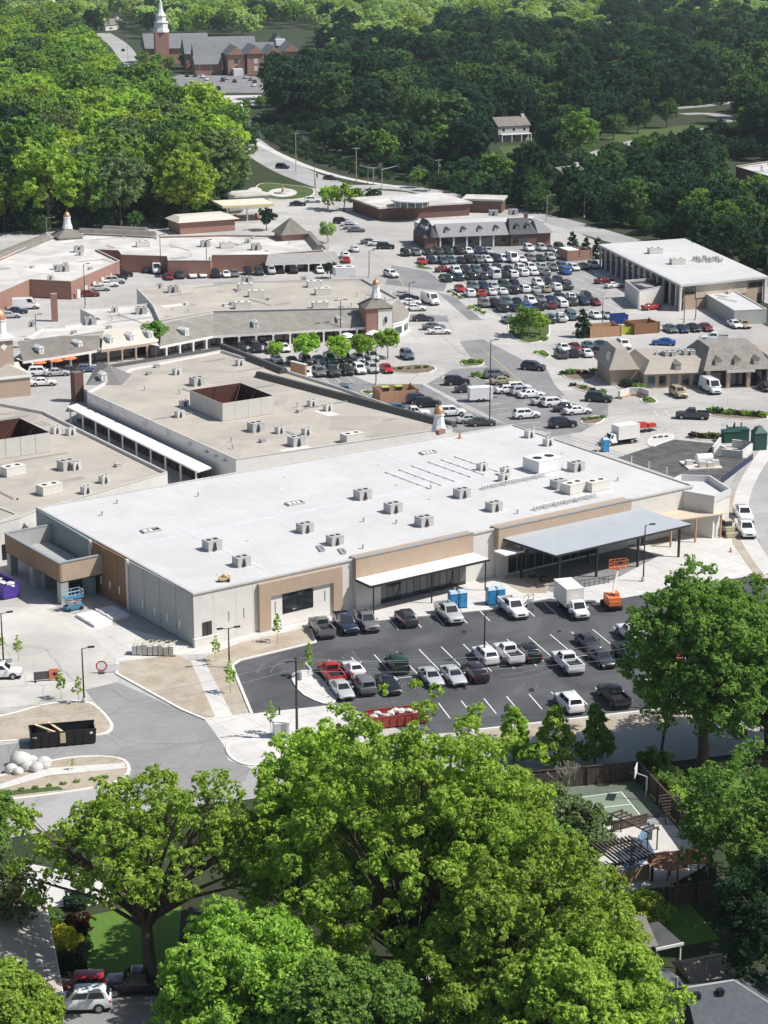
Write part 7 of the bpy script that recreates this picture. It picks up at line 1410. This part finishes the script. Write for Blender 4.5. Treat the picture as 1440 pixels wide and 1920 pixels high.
# rack of white fence panels
f = fr_at(288,1228, R(-6)); t = thing('panel_rack', 'row of stacked white panels with lumber by the grey end wall corner', 'panel rack', f.o); f.th = t
for k in range(8): f.box('panel', -2.6+k*.66, -2.06+k*.66, -.5+.04*(k % 3), .9, .15, 1.25+.1*(k % 3), mat('panel_pale', (.60,.58,.54), .8, .1, 3.0) if k == 0 else MATS['panel_pale'])
for k in range(5):
    mb = MB(); mb.tube(f.pt(-2.5+k*1.1,-.5,0), f.pt(-2.3+k*1.1,.4,1.9), .05, n=4); mb.tube(f.pt(-2.4+k*1.1,-.4,1.7), f.pt(-1.5+k*1.1,.5,1.8), .05, n=4); obj('lumber', mb, LUMBER, t)
f.box('skid', -2.8, 2.8, -.4, -.2, 0, .148, WOODD)
# road signs in the yard
f = fr_at(86,1277, R(14)); t = thing('road_sign', 'dark site board with orange arrow sign in the dusty yard', 'sign', f.o); f.th = t
f.box('board', -1.4, .6, -.05, .05, .25, 1.25, mat('board_dark', (.10,.09,.09), .7)); f.box('orange_panel', .4, 1.5, -.13, -.052, .2, 1.5, ORANGE); f.hull('arrow', [(.75,-.14,.85),(1.1,-.14,1.2),(1.1,-.14,1.0),(1.35,-.14,1.0),(1.35,-.14,.7),(1.1,-.14,.7),(1.1,-.14,.5)], [(0,1,2,3,4,5,6)], BLACKM)
for x in (-1.2, 1.3): f.box('leg', x-.05, x+.05, -.4, .4, 0, .2, DARKM)
f = fr_at(193,1262, R(8)); t = thing('round_sign', 'white board with red ring sign beside the straw bed', 'sign', f.o); f.th = t
f.box('board', -.6, 2.0, .02, .1, .1, 1.1, WHITEP); mb = MB(); n_ = 24; vs = []
for k in range(n_):
    for r_ in (.52,.68): vs.append(f.pt(-.15+r_*math.cos(2*math.pi*k/n_), -.06, .95+r_*math.sin(2*math.pi*k/n_)))
mb.add(vs, [(2*k, 2*k+1, (2*k+3) % (2*n_), (2*k+2) % (2*n_)) for k in range(n_)]); obj('red_ring', mb, REDP, t); mb = MB(); mb.add([f.pt(-.15+.52*math.cos(2*math.pi*k/n_), -.055, .95+.52*math.sin(2*math.pi*k/n_)) for k in range(n_)], [tuple(range(n_))]); obj('sign_face', mb, WHITEP, t); f.box('foot', -.5, .2, -.4, .4, 0, .1, DARKM)
# boulders and bagged stone
for k, (px, py, r_) in enumerate(((22,1449,.75),(40,1436,1.15),(52,1444,.8),(68,1446,.8),(82,1440,.95),(60,1432,.7),(34,1452,.6))):
    q = G(px, py); mb = MB(); mb.blob(q+Vector((0,0,r_*.55)), r_, (1,.9,.85), 50+k, 2, .10); tag(obj('boulder', mb, STONE, None, True), '%s pale boulder from the left on the lower left island' % ordw[k], 'boulder', 'pale boulders')
# electric cabinet
f = fr_at(527,1382, R(17)); t = thing('electric_cabinet', 'white electric cabinet beside the dark utility pole', 'cabinet', f.o); f.th = t
f.box('casing', -.8, .8, -.7, .7, .15, 1.9, WHITEP); f.box('lid', -.88, .88, -.78, .78, 1.902, 2.0, WHITEP); f.box('plinth', -1.2, 1.6, -1.1, 1.1, 0, .148, CONC); f.box('door', -.72, -.02, -.73, -.702, .3, 1.75, LGREY); f.box('door', .02, .72, -.73, -.702, .3, 1.75, LGREY)
q = G(524,1340); mb = MB(); mb.lathe(q, [(.1,0),(.1,.9),(.03,1.0)], 8); tag(obj('bollard', mb, DARKM), 'black bollard at the lot entrance by the cabinet', 'bollard')
# railing and concrete ramp by the canopy
t = thing('ramp_railing', 'black railing along the ramp behind the box truck', 'railing', G(1130,1100)); A_, B_ = G(1078,1104), G(1150,1092)
for k in range(9): q = A_.lerp(B_, k/8); mb = MB(); mb.tube(q, q+Vector((0,0,1.05)), .04, n=4); obj('post', mb, BLACKM, t)
for z in (.5, 1.03): mb = MB(); mb.tube(A_+Vector((0,0,z)), B_+Vector((0,0,z)), .035, n=4); obj('rail', mb, BLACKM, t)
sheet('canopy_shade_sheet', [(945,1082),(1040,1112),(1140,1092),(1232,1044),(1165,1008),(1000,1050)], .007, ASPH_DRK)  # dark sheet on pale paving, paints in the shade below the large canopy
sheet('torn_ground', [(955,1072),(1000,1070),(1030,1095),(1025,1112),(980,1112),(940,1090)], .01, SOIL)
sheet('planting_pit', [(1195,1010),(1240,1002),(1270,1012),(1225,1024)], .01, mat('pit_grey', (.22,.2,.185), .95, .2))
for k, (px, py) in enumerate(((1020,1090),(1000,1082),(1012,1100))):
    f = fr_at(px, py, LA); t = thing('pallet', '%s dark pallet in the shade under the canopy corner' % ordw[k], 'pallet', f.o, 'pallets under the canopy'); f.th = t
    for j in range(5): f.box('slat', -.6, .6, -.5+j*.22, -.36+j*.22, .12, .16+.5*(k == 0), WOODD)
    for j in (-.5, 0, .45): f.box('bearer', j, j+.08, -.5, .5, 0, .118, WOODD)
# equipment beside the white pickup (small mobile stair)
f = fr_at(990,1140, DN); t = thing('mobile_stair', 'small grey mobile stair frame beside the white pickup', 'mobile stair', f.o); f.th = t
for k in range(4): f.box('tread', -.9+k*.45, -.5+k*.45, -.35, .35, .3+k*.35, .34+k*.35, GREYM)
for y in (-.35,.35): mb = MB(); mb.tube(f.pt(-1,y,.1), f.pt(.9,y,1.5), .05); mb.tube(f.pt(.9,y,0), f.pt(.9,y,2.3), .05); mb.tube(f.pt(-.8,y,1.2), f.pt(.9,y,2.3), .04); obj('side_frame', mb, GREYM, t)
for x in (-.9,.9):
    for y in (-.35,.35): mb = MB(); c = f.pt(x,y,.12); mb.tube(c-dirv(f.a+1.57)*.04, c+dirv(f.a+1.57)*.04, .12, n=8); obj('wheel', mb, TYRE, t)
# enclosures
def plank_box(p0, p1, depth, h, m, label, open_top=True, cat='enclosure', step=.5):
    t = thing('plank_enclosure', label, cat, G(*p0)); f = Fr(p0, p1, 0, t); L_ = f.L
    for (x0, x1, y0, y1, ax) in ((0,L_,0,.12,'x'),(0,L_,depth-.12,depth,'x'),(0,.12,.12,depth-.12,'y'),(L_-.12,L_,.12,depth-.12,'y')):
        n = max(1, int((x1-x0 if ax == 'x' else y1-y0)/step))
        for k in range(n):
            if ax == 'x': w_ = (x1-x0)/n; f.box('plank', x0+k*w_, x0+(k+.94)*w_, y0, y1, .05, h+.04*(k % 2), m)
            else: w_ = (y1-y0)/n; f.box('plank', x0, x1, y0+k*w_, y0+(k+.94)*w_, .05, h+.04*(k % 2), m)
    for x, y in ((-.1,-.1),(L_-.2,-.1),(-.1,depth-.2),(L_-.2,depth-.2)): f.box('post', x, x+.3, y, y+.3, 0, h+.25, m)
    return f, t
f, t = plank_box((714,757),(785,752), 5.0, 2.2, WOODT, 'tan plank enclosure holding yellow-green machines in the middle lot')
fm = f
for k, x in enumerate((1.6, 4.2)):
    t = thing('loader', '%s yellow-green loader inside the tan plank enclosure' % ('left','right')[k], 'loader', fm.pt(x, 2.4)); fm.th = t; lg = plain('lime_paint', (.45,.5,.08)) if 'lime_paint' not in MATS else MATS['lime_paint']
    fm.box('body', x-.8, x+.8, 1.6, 3.4, .5, 1.6, lg); fm.box('cab', x-.6, x+.6, 2.0, 3.2, 1.602, 2.5, GLASS_D); fm.box('cab_roof', x-.7, x+.7, 1.9, 3.3, 2.502, 2.62, lg); fm.box('bucket', x-.9, x+.9, .5, 1.3, .1, .8, lg)
    for y in (1.9, 3.0):
        for s in (-.9, .9): mb = MB(); c = fm.pt(x+s, y, .4); n = dirv(fm.a); mb.tube(c-n*.12, c+n*.12, .4, n=10); obj('wheel', mb, TYRE, t)
plank_box((1107,634),(1165,630), 4.5, 2.2, WOODT, 'brown plank enclosure beside the lone columnar evergreen'); plank_box((1190,628),(1236,624), 4.5, 2.3, WOODB, 'darker brown plank enclosure right of the other')
f, t = plank_box((1064,490),(1109,487), 6, 2.6, BRICK, 'red brick bin store between the evergreens and the large lot', step=3.0); f.box('lid', .2, f.L*.5, .2, 5.8, 2.7, 2.8, WHITEP, t)
f = Fr((1160,604),(1180,602)); 
f, t = plank_box((1166,628),(1188,626), 2.0, 1.6, plain('lime_bin', (.40,.42,.05)), 'yellow-green bins between the brown plank enclosures')
t = thing('brick_wall', 'short salmon brick wall behind the long dark ridge', 'wall', G(558,724)); f = Fr((545,722),(572,729), 0, t); f.box('brickwork', 0, f.L, 0, .5, 0, 4.6, WOODT); f.box('cap', -.1, f.L+.1, -.1, .6, 4.602, 4.75, CREAM)
t = thing('sign_wall', 'curved white entrance sign wall before the mansard shop', 'sign wall', G(1190,752))
for k, (a, b) in enumerate((((1162,748),(1180,742)),((1180,742),(1200,742)),((1200,742),(1216,748)))):
    f = Fr(a, b, 0, t); f.box('wall_panel', 0, f.L, 0, .4, 0, 1.5+.05*k, CREAM); f.box('brick_base', -.05, f.L+.05, -.5, -.002, 0, .5+.02*k, BRICK_T)
# service yard right of the store
f = fr_at(1322,877, R(10)); t = thing('service_slab', 'white concrete slab with tank and pallets on the fresh paving', 'slab', f.o); f.th = t; f.box('slab', -3.2, 2.6, -1.2, 4.0, 0, .25, CONC_L)
q0, q1 = f.pt(-.8,2.2,1.0), f.pt(1.9,2.4,1.0); t = thing('white_tank', 'white horizontal tank on the concrete slab', 'tank', q0); mb = MB(); mb.tube(q0, q1, .8, n=16); obj('drum', mb, WHITEP, t, True)
for s in (.2,.8): c = q0.lerp(q1, s); mb = MB(); mb.obox((c.x,c.y,0), R(14), -.15, .15, -.6, .6, .25, .6); obj('saddle', mb, CONC, t)
for k, (x, y) in enumerate(((-2.3,1.5),(-.6,-.2),(.8,-.3),(1.8,.2))):
    t = thing('material_pallet', '%s stacked pallet from the left on the service slab' % ordw[k], 'pallet', f.pt(x, y, .25), 'pallets on the service slab'); f.th = t; f.box('bearer', x-.6, x+.6, y-.5, y+.5, .25, .4, LUMBER); f.box('goods', x-.55, x+.55, y-.45, y+.45, .402, 1.0+.2*(k % 2), STONE)
t = thing('yard_wall', 'low white yard walls around a dark pit by the right street', 'wall', G(1395,855)); 
for a, b in (((1352,856),(1392,860)),((1392,860),(1414,843)),((1372,838),(1414,843)),((1338,852),(1352,834))): f = Fr(a, b, 0, t); f.box('wall', 0, f.L, 0, .35, 0, 1.3, CONC_L)
sheet('dark_pit', [(1374,841),(1408,845),(1390,856),(1372,853)], .03, ASPH_NEW)
for k, (px, py, L_, h_, lab) in enumerate(((1370,828,3.0,2.0,'dark green steel tank box beside the right street'),(1384,826,3.2,2.2,'second dark green steel box beside the right street'),(1422,842,2.2,3.0,'grey-green kiosk with pointed roof at the right edge'))):
    f = fr_at(px, py, R(10)); t = thing('steel_box', lab, 'steel box', f.o); f.th = t; f.box('casing', -L_/2, L_/2, -1, 1, 0, h_, GREENP); f.taper('roof', -L_/2-.1, L_/2+.1, -1.1, 1.1, h_+.002, -.1, .1, -.1, .1, h_+(1.2 if k == 2 else .3), GREENP)
    for s in (-.6,.6): mb = MB(); q = f.pt(s, .5, h_); mb.tube(q, q+Vector((0,0,.9)), .12); obj('vent_pipe', mb, DARKM, t)
t = thing('banner_fence', 'blue banner fence along the edge of the fresh paving', 'fence', G(1355,908)); f = Fr((1352,908),(1412,862), 0, t)
for k in range(8): f.box('banner', k*f.L/8, (k+.97)*f.L/8, 0, .06, .1, 1.1, plain('banner_blue', (.02,.028,.08)) if k == 0 else MATS['banner_blue']); f.box('post', k*f.L/8-.03, k*f.L/8+.03, .07, .13, 0, 1.25, GREYM)
t = thing('site_fence', 'row of thin fence posts along the right side of the store', 'fence', G(1220,880)); A_, B_ = SP(87.4,40), SP(86.8,8)
for k in range(9): q = A_.lerp(B_, k/8); mb = MB(); mb.tube(q, q+Vector((0,0,7.6)), .07, n=5); obj('post', mb, WHITEP, t)
for z in (7.0, 7.5): mb = MB(); mb.tube(A_+Vector((0,0,z)), B_+Vector((0,0,z)), .03, n=4); obj('rail', mb, GREYM, t)
# garden fountain
q = G(530,362,.15); t = thing('fountain', 'small tiered fountain in the centre of the round garden', 'fountain', q); mb = MB(); mb.lathe(q, [(2.6,0),(2.6,.5),(2.2,.5),(2.2,.3)], 18); obj('basin', mb, STONE, t); mb = MB(); mb.lathe(q, [(.4,.3),(.3,1.4),(1.0,1.6),(.2,1.7),(.15,2.6)], 12); obj('column', mb, BRICK_T, t)
# --- fenced court behind the street
sheet('sports_court', [(1010,1480),(1192,1464),(1250,1532),(1050,1552)], .012, mat('court_green', (.155,.185,.145), .9, .14, 2.0, big=.2, bigscale=.3))
CT = bpy.data.objects['sports_court']; sheet('patio', [(1100,1556),(1250,1530),(1330,1620),(1200,1690),(1110,1660)], .008, CONC)
sheet('play_surface', [(1089,1495),(1165,1485),(1203,1532),(1123,1539)], .016, mat('court_mint', (.22,.27,.20), .9, .08, 2.0))
for a, b in (((1089,1495),(1165,1485)),((1165,1485),(1203,1532)),((1203,1532),(1123,1539)),((1123,1539),(1089,1495)),((1106,1517),(1184,1508)),((1062,1498),(1089,1495)),((1123,1539),(1142,1556))): line(G(*a), G(*b), .12, .021, parent=CT, name='court_line')
def board_fence(name, pts, h, label, n_per=2.4, m=WOODD):
    t = thing(name, label, 'fence', G(*pts[0]))
    for i in range(len(pts)-1):
        f = Fr(pts[i], pts[i+1], 0, t); n = max(1, int(f.L/n_per))
        for k in range(n):
            x0 = k*f.L/n; f.box('post', x0-.06, x0+.08, -.1, .06, 0, h+.1, m)
            nb_ = 6
            for j in range(nb_): w_ = f.L/n/nb_; f.box('board', x0+.08+j*w_*.98, x0+.08+(j+.93)*w_*.98, .061, .10, .05, h+random.uniform(-.03,.03), m)
        f.box('cap_rail', 0, f.L, -.02, .16, h+.04, h+.10, m)
    return t
board_fence('board_fence', [(1008,1482),(1193,1464)], 2.1, 'tall dark board fence along the back of the court')
board_fence('board_fence', [(1195,1464),(1270,1546),(1323,1618),(1340,1676)], 2.1, 'tall dark board fence along the right side of the court')
board_fence('board_fence', [(1198,1708),(1360,1688)], 2.0, 'dark board fence below the pergola')
board_fence('board_fence', [(1150,1560),(1215,1544)], 1.0, 'low fence between court and patio')
f = fr_at(1211,1500, R(60)); t = thing('basketball_hoop', 'basketball hoop with white backboard at the court fence', 'basketball hoop', f.o); f.th = t
mb = MB(); mb.tube(f.pt(0,0,0), f.pt(0,0,2.6), .08); mb.tube(f.pt(0,0,2.6), f.pt(0,.0,2.9)+dirv(R(165))*1.1, .06); obj('post', mb, GREYM, t); c = f.pt(0,0,3.1)+dirv(R(165))*1.15; mb = MB(); mb.obox((c.x,c.y,0), R(75), -.9, .9, -.04, .04, 2.6, 3.7); obj('backboard', mb, WHITEP, t)
mb = MB(); c2 = c+dirv(R(165))*.35; vs = [(c2.x+.25*math.cos(a), c2.y+.25*math.sin(a), 2.85) for a in np.linspace(0, 6.28, 13)[:-1]]
for k in range(12): mb.tube(vs[k], vs[(k+1) % 12], .025, n=4)
obj('rim', mb, ORANGE, t); mb = MB(); mb.obox((c.x,c.y,0), R(75), -.3, .3, .045, .06, 2.85, 3.25); obj('target_square', mb, REDP, t)
# stepped trellis
f = fr_at(1262,1540, R(15)); t = thing('trellis_steps', 'dark slatted trellis at the corner of the court', 'trellis', f.o); f.th = t
for k in range(7): f.box('slat', -1.2, 1.2, -.6+k*.28, -.46+k*.28, 1.2+k*.2, 1.26+k*.2, WOODD)
for x in (-1.1, 1.05): f.box('post', x, x+.12, -.6, -.48, 0, 1.9, WOODD); f.box('post', x, x+.12, 1.2, 1.32, 0, 2.4, WOODD)
# pergola
t = thing('pergola', 'dark timber pergola with open slats beside the brown parasol', 'pergola', G(1180,1660)); f = Fr((1152,1668),(1222,1652), 0, t)
for x in (0, f.L): 
    for y in (0, 3.6): f.box('post', x-.1, x+.1, y-.1, y+.1, 0, 2.5, WOODD)
for y in (-.1, 3.6): f.box('beam', -.4, f.L+.4, y, y+.12, 2.5, 2.7, WOODD)
for k in range(11): f.box('slat', k*f.L/10-.07, k*f.L/10+.07, -.7, 4.3, 2.702, 2.86, WOODD)
f.box('back_screen', .1, f.L-.1, .3, .36, .1, 1.6, mat('screen_tan', (.42,.32,.2), .9))
t = thing('side_pergola', 'narrow dark slatted pergola right of the blue pool cover', 'pergola', G(1232,1585)); f = Fr((1215,1600),(1262,1582), 0, t)
for k in range(9): f.box('slat', -.2, 1.4, k*.62, k*.62+.2, 2.3, 2.42, WOODD)
for x in (-.1, 1.2): f.box('beam', x, x+.1, -.2, 5.4, 2.18, 2.298, WOODD); f.box('post', x, x+.1, 0, .1, 0, 2.18, WOODD); f.box('post', x, x+.1, 5.0, 5.1, 0, 2.18, WOODD)
sheet('pool_cover', [(1152,1600),(1212,1570),(1228,1600),(1180,1640)], .014, plain('pool_blue', (.10,.14,.22), .3))
f = fr_at(1207,1582, R(55)); t = thing('slide', 'pale blue slide beside the pool', 'slide', f.o); f.th = t; f.hull('chute', [(-1.3,-.35,.4),(1.3,-.35,1.6),(1.3,.35,1.6),(-1.3,.35,.4),(-1.3,-.35,.6),(1.3,-.35,1.85),(1.3,.35,1.85),(-1.3,.35,.6)], [(0,1,2,3),(3,2,1,0),(0,1,5,4),(2,3,7,6),(4,5,1,0),(6,7,3,2)], plain('slide_blue', (.35,.55,.68), .3))
for x, z in ((1.2,1.6),(-.8,.6)): f.box('leg', x-.04, x+.04, -.3, .3, 0, z, GREYM)
q = G(1252,1652); t = thing('parasol', 'large brown ribbed parasol by the pergola', 'parasol', q); 
for k in range(8):
    a0, a1 = 2*math.pi*k/8, 2*math.pi*(k+1)/8; mb = MB(); mb.add([(q.x+2.1*math.cos(a0), q.y+2.1*math.sin(a0), 2.1),(q.x+2.1*math.cos(a1), q.y+2.1*math.sin(a1), 2.1),(q.x,q.y,3.0)], [(0,1,2)]); obj('canopy_panel', mb, mat('canvas_brown', (.33,.16,.09), .9, .15, 2) if k == 0 else MATS['canvas_brown'], t)
mb = MB(); mb.tube(q, q+Vector((0,0,3.1)), .06); obj('pole', mb, WOODD, t)
f = fr_at(1290,1650, R(10)); t = thing('gazebo_frame', 'brown timber frame shelter right of the brown parasol', 'shelter', f.o); f.th = t
for x in (-1.4,1.4):
    for y in (-1,1.2): f.box('post', x-.07, x+.07, y-.07, y+.07, 0, 2.3, WOODB)
f.taper('roof', -1.8, 1.8, -1.4, 1.6, 2.3, -.6, .6, -.2, .4, 3.0, MATS['canvas_brown'])
f = fr_at(1211,1672, R(10)); mb = MB(); mb.obox((f.o.x,f.o.y,0), .3, -.35, .35, -.3, .3, .1, .7); mb.obox((f.o.x,f.o.y,0), .3, -.4, .4, -.35, .35, .7, .78); tag(obj('cooler_box', mb, WHITEP), 'small white box beside the pergola fence', 'box')
# --- houses in the foreground
hs = thing('house', 'grey shingle-roofed house in the bottom right corner', 'house', G(1330,1990)); f = fr_at(1290,2010, R(18)); f.th = hs
gr = mat('blue_grey_shingle', (.10,.112,.125), .9, .16, 3.0, .3, big=.15, bigscale=.6)
R0, R1 = G(1285,1852,6.4), G(1375,1838,6.4); e_ = (R1-R0); e_.z = 0; e_.normalize(); n_ = Vector((e_.y,-e_.x,0))
def rp(o, a, b, z): q = o+e_*a+n_*b; return Vector((q.x, q.y, z))
mb = MB(); mb.add([rp(R0,-1,6.2,2.9), rp(R1,6.2,6.2,2.9), rp(R1,6.2,-6.2,2.9), rp(R0,-1,-6.2,2.9), R0, R1], [(0,1,5,4),(1,2,5),(2,3,4,5),(3,0,4)]); obj('main_roof', mb, gr, hs)
mb = MB(); mb.prism([rp(R0,-.4,5.6,0), rp(R1,5.6,5.6,0), rp(R1,5.6,-5.6,0), rp(R0,-.4,-5.6,0)], 0, 2.88); obj('wall', mb, WHITEW, hs)
mb = MB(); mb.tube(R0, R1, .09, n=5); mb.tube(R1, rp(R1,6.2,6.2,2.9), .09, n=5); obj('ridge_cap', mb, LGREY, hs)
W0, W1 = G(1206,1797,5.4), G(1266,1866,5.4); ew = (W1-W0); ew.z = 0; ew.normalize(); nw = Vector((ew.y,-ew.x,0))
def wp(o, a, b, z): q = o+ew*a+nw*b; return Vector((q.x, q.y, z))
mb = MB(); mb.add([wp(W0,-.4,3.6,2.9), wp(W1,2,3.6,2.9), wp(W1,2,-3.6,2.9), wp(W0,-.4,-3.6,2.9), wp(W0,-.4,0,5.4), wp(W1,2,0,5.4)], [(0,1,5,4),(2,3,4,5),(3,0,4),(1,2,5)]); obj('wing_roof', mb, gr, hs)
mb = MB(); mb.prism([wp(W0,0,3.1,0), wp(W1,1.5,3.1,0), wp(W1,1.5,-3.1,0), wp(W0,0,-3.1,0)], 0, 2.88); obj('wing_wall', mb, WHITEW, hs)
for a_, b_ in ((.6,.9),(2.6,.9),(7.0,2.6)):
    q = rp(R0, a_, b_, 6.4-b_*.56); mb = MB(); mb.obox((q.x,q.y,q.z), math.atan2(e_.y,e_.x), -.25, .25, -.25, .25, 0, .45); obj('roof_vent', mb, BLACKM, hs)
mb = MB(); q = wp(W1,-1.5,-.8,4.9); mb.tube(q, q+Vector((0,0,1.2)), .12); obj('flue', mb, GREYM, hs)
gh = thing('garage', 'white-walled garage with tan roof behind the grey-roofed house', 'garage', G(1195,1815)); f = Fr((1165,1830),(1220,1822), 0, gh); f.box('wall', 0, f.L, 0, 5, 0, 2.7, WHITEP); f.gable('roof', -.4, f.L+.4, -.5, 5.5, 2.702, 4.0, SHING); f.box('door', f.L*.3, f.L*.7, -.05, -.002, .02, 2.1, CREAM)
pt2 = thing('porch_roof', 'dark flat porch roof with white edge beside the garage', 'porch roof', G(1250,1820)); f = Fr((1228,1826),(1278,1815), 0, pt2); f.box('deck', 0, f.L, 0, 4.2, 2.3, 2.42, ASPH_NEW); f.box('white_edge', -.05, f.L+.05, -.12, -.002, 2.25, 2.5, WHITEP)
for x in (.1, f.L-.2): f.box('post', x, x+.12, .05, .17, 0, 2.3, WHITEP)
sh = thing('shed', 'small weathered brown shed roof behind the grey-roofed house', 'shed', G(1330,1870)); f = Fr((1295,1882),(1372,1868), 0, sh); f.box('wall', 0, f.L, 0, 3, 0, 2.2, WOODD); f.gable('roof', -.3, f.L+.3, -.4, 3.4, 2.202, 3.2, mat('weathered_board', (.30,.245,.205), .95, .25, 3.0)); f.box('door', .5, 1.4, -.05, -.002, .02, 1.9, WOODB)
sheet('patio', [(1110,1790),(1190,1780),(1215,1830),(1150,1870)], .008, CONC_L)
hl = thing('house', 'tan-roofed house with brick chimney at the lower left edge', 'house', G(10,1850)); f = fr_at(-60,1905, R(14)); f.th = hl
tr_ = mat('tan_shingle', (.42,.38,.335), .95, .12, 4.0, .3); f.box('wall', -2, 7.0, -2.5, 11.5, 0, 3.0, WHITEW); f.hull('roof', [(-3,-3.2,3),(7.6,-3.2,3),(7.6,12.2,3),(-3,12.2,3),(1.5,1,5.8),(1.5,8.5,5.8)], [(0,1,4),(1,2,5,4),(2,3,5),(3,0,4,5)], tr_)
f.box('chimney', 4.4, 5.6, 12.3, 13.4, 0, 6.6, BRICK); f.box('chimney_cap', 4.3, 5.7, 12.2, 13.5, 6.602, 6.75, STONE); f.box('chimney_pot', 4.8, 5.3, 12.6, 13.1, 6.752, 7.1, DARKM); f.box('gutter', 7.5, 7.68, -3.2, 12.2, 2.85, 2.998, WHITEP); f.box('dormer', 1.0, 3.2, -1.6, .8, 4.0, 5.6, tr_)
# people-sized bits: cones and barrels on the torn kerb
for k, (px, py) in enumerate(((1362,985),(1352,1000),(1370,1035),(1358,955))):
    q = G(px, py); mb = MB(); mb.lathe(q, [(.3,0),(.3,.06),(.16,.08),(.04,.75)], 8); tag(obj('traffic_cone', mb, ORANGE), '%s orange cone counted from the far end on the torn kerb' % ordw[k], 'cone', 'cones on the torn kerb')
f = fr_at(1362,1002, R(-70)); t = thing('skid_steer', 'tan loader beside the white trucks on the torn kerb', 'loader', f.o); f.th = t; tp = plain('loader_tan', (.45,.40,.28))
f.box('body', -1.2, 1.2, -.7, .7, .5, 1.4, tp); f.box('cab', -.6, .6, -.55, .55, 1.402, 2.2, GLASS_D); f.box('cab_roof', -.7, .7, -.6, .6, 2.202, 2.3, tp); f.box('bucket', 1.3, 1.9, -.9, .9, .1, .7, tp)
for x in (-.8,.8):
    for y in (-.8,.8): mb = MB(); c = f.pt(x,y,.42); n = dirv(f.a+1.57); mb.tube(c-n*.14, c+n*.14, .42, n=10); obj('wheel', mb, TYRE, t)
# haze in the air over the whole place
mb = MB(); mb.box(-1900, 1900, -120, 4300, -1.2, 92); hz = obj('haze', mb, None); tag(hz, 'thin pale summer haze over the whole place', 'haze', kind='stuff')
hm = bpy.data.materials.new('haze_air'); hm.use_nodes = True; hm.node_tree.nodes.clear(); pv = hm.node_tree.nodes.new('ShaderNodeVolumePrincipled'); mo = hm.node_tree.nodes.new('ShaderNodeOutputMaterial')
pv.inputs['Color'].default_value = (.80,.91,1.0,1); pv.inputs['Density'].default_value = .00006; pv.inputs['Anisotropy'].default_value = .2; hm.node_tree.links.new(pv.outputs[0], mo.inputs['Volume']); hz.data.materials.clear(); hz.data.materials.append(hm)
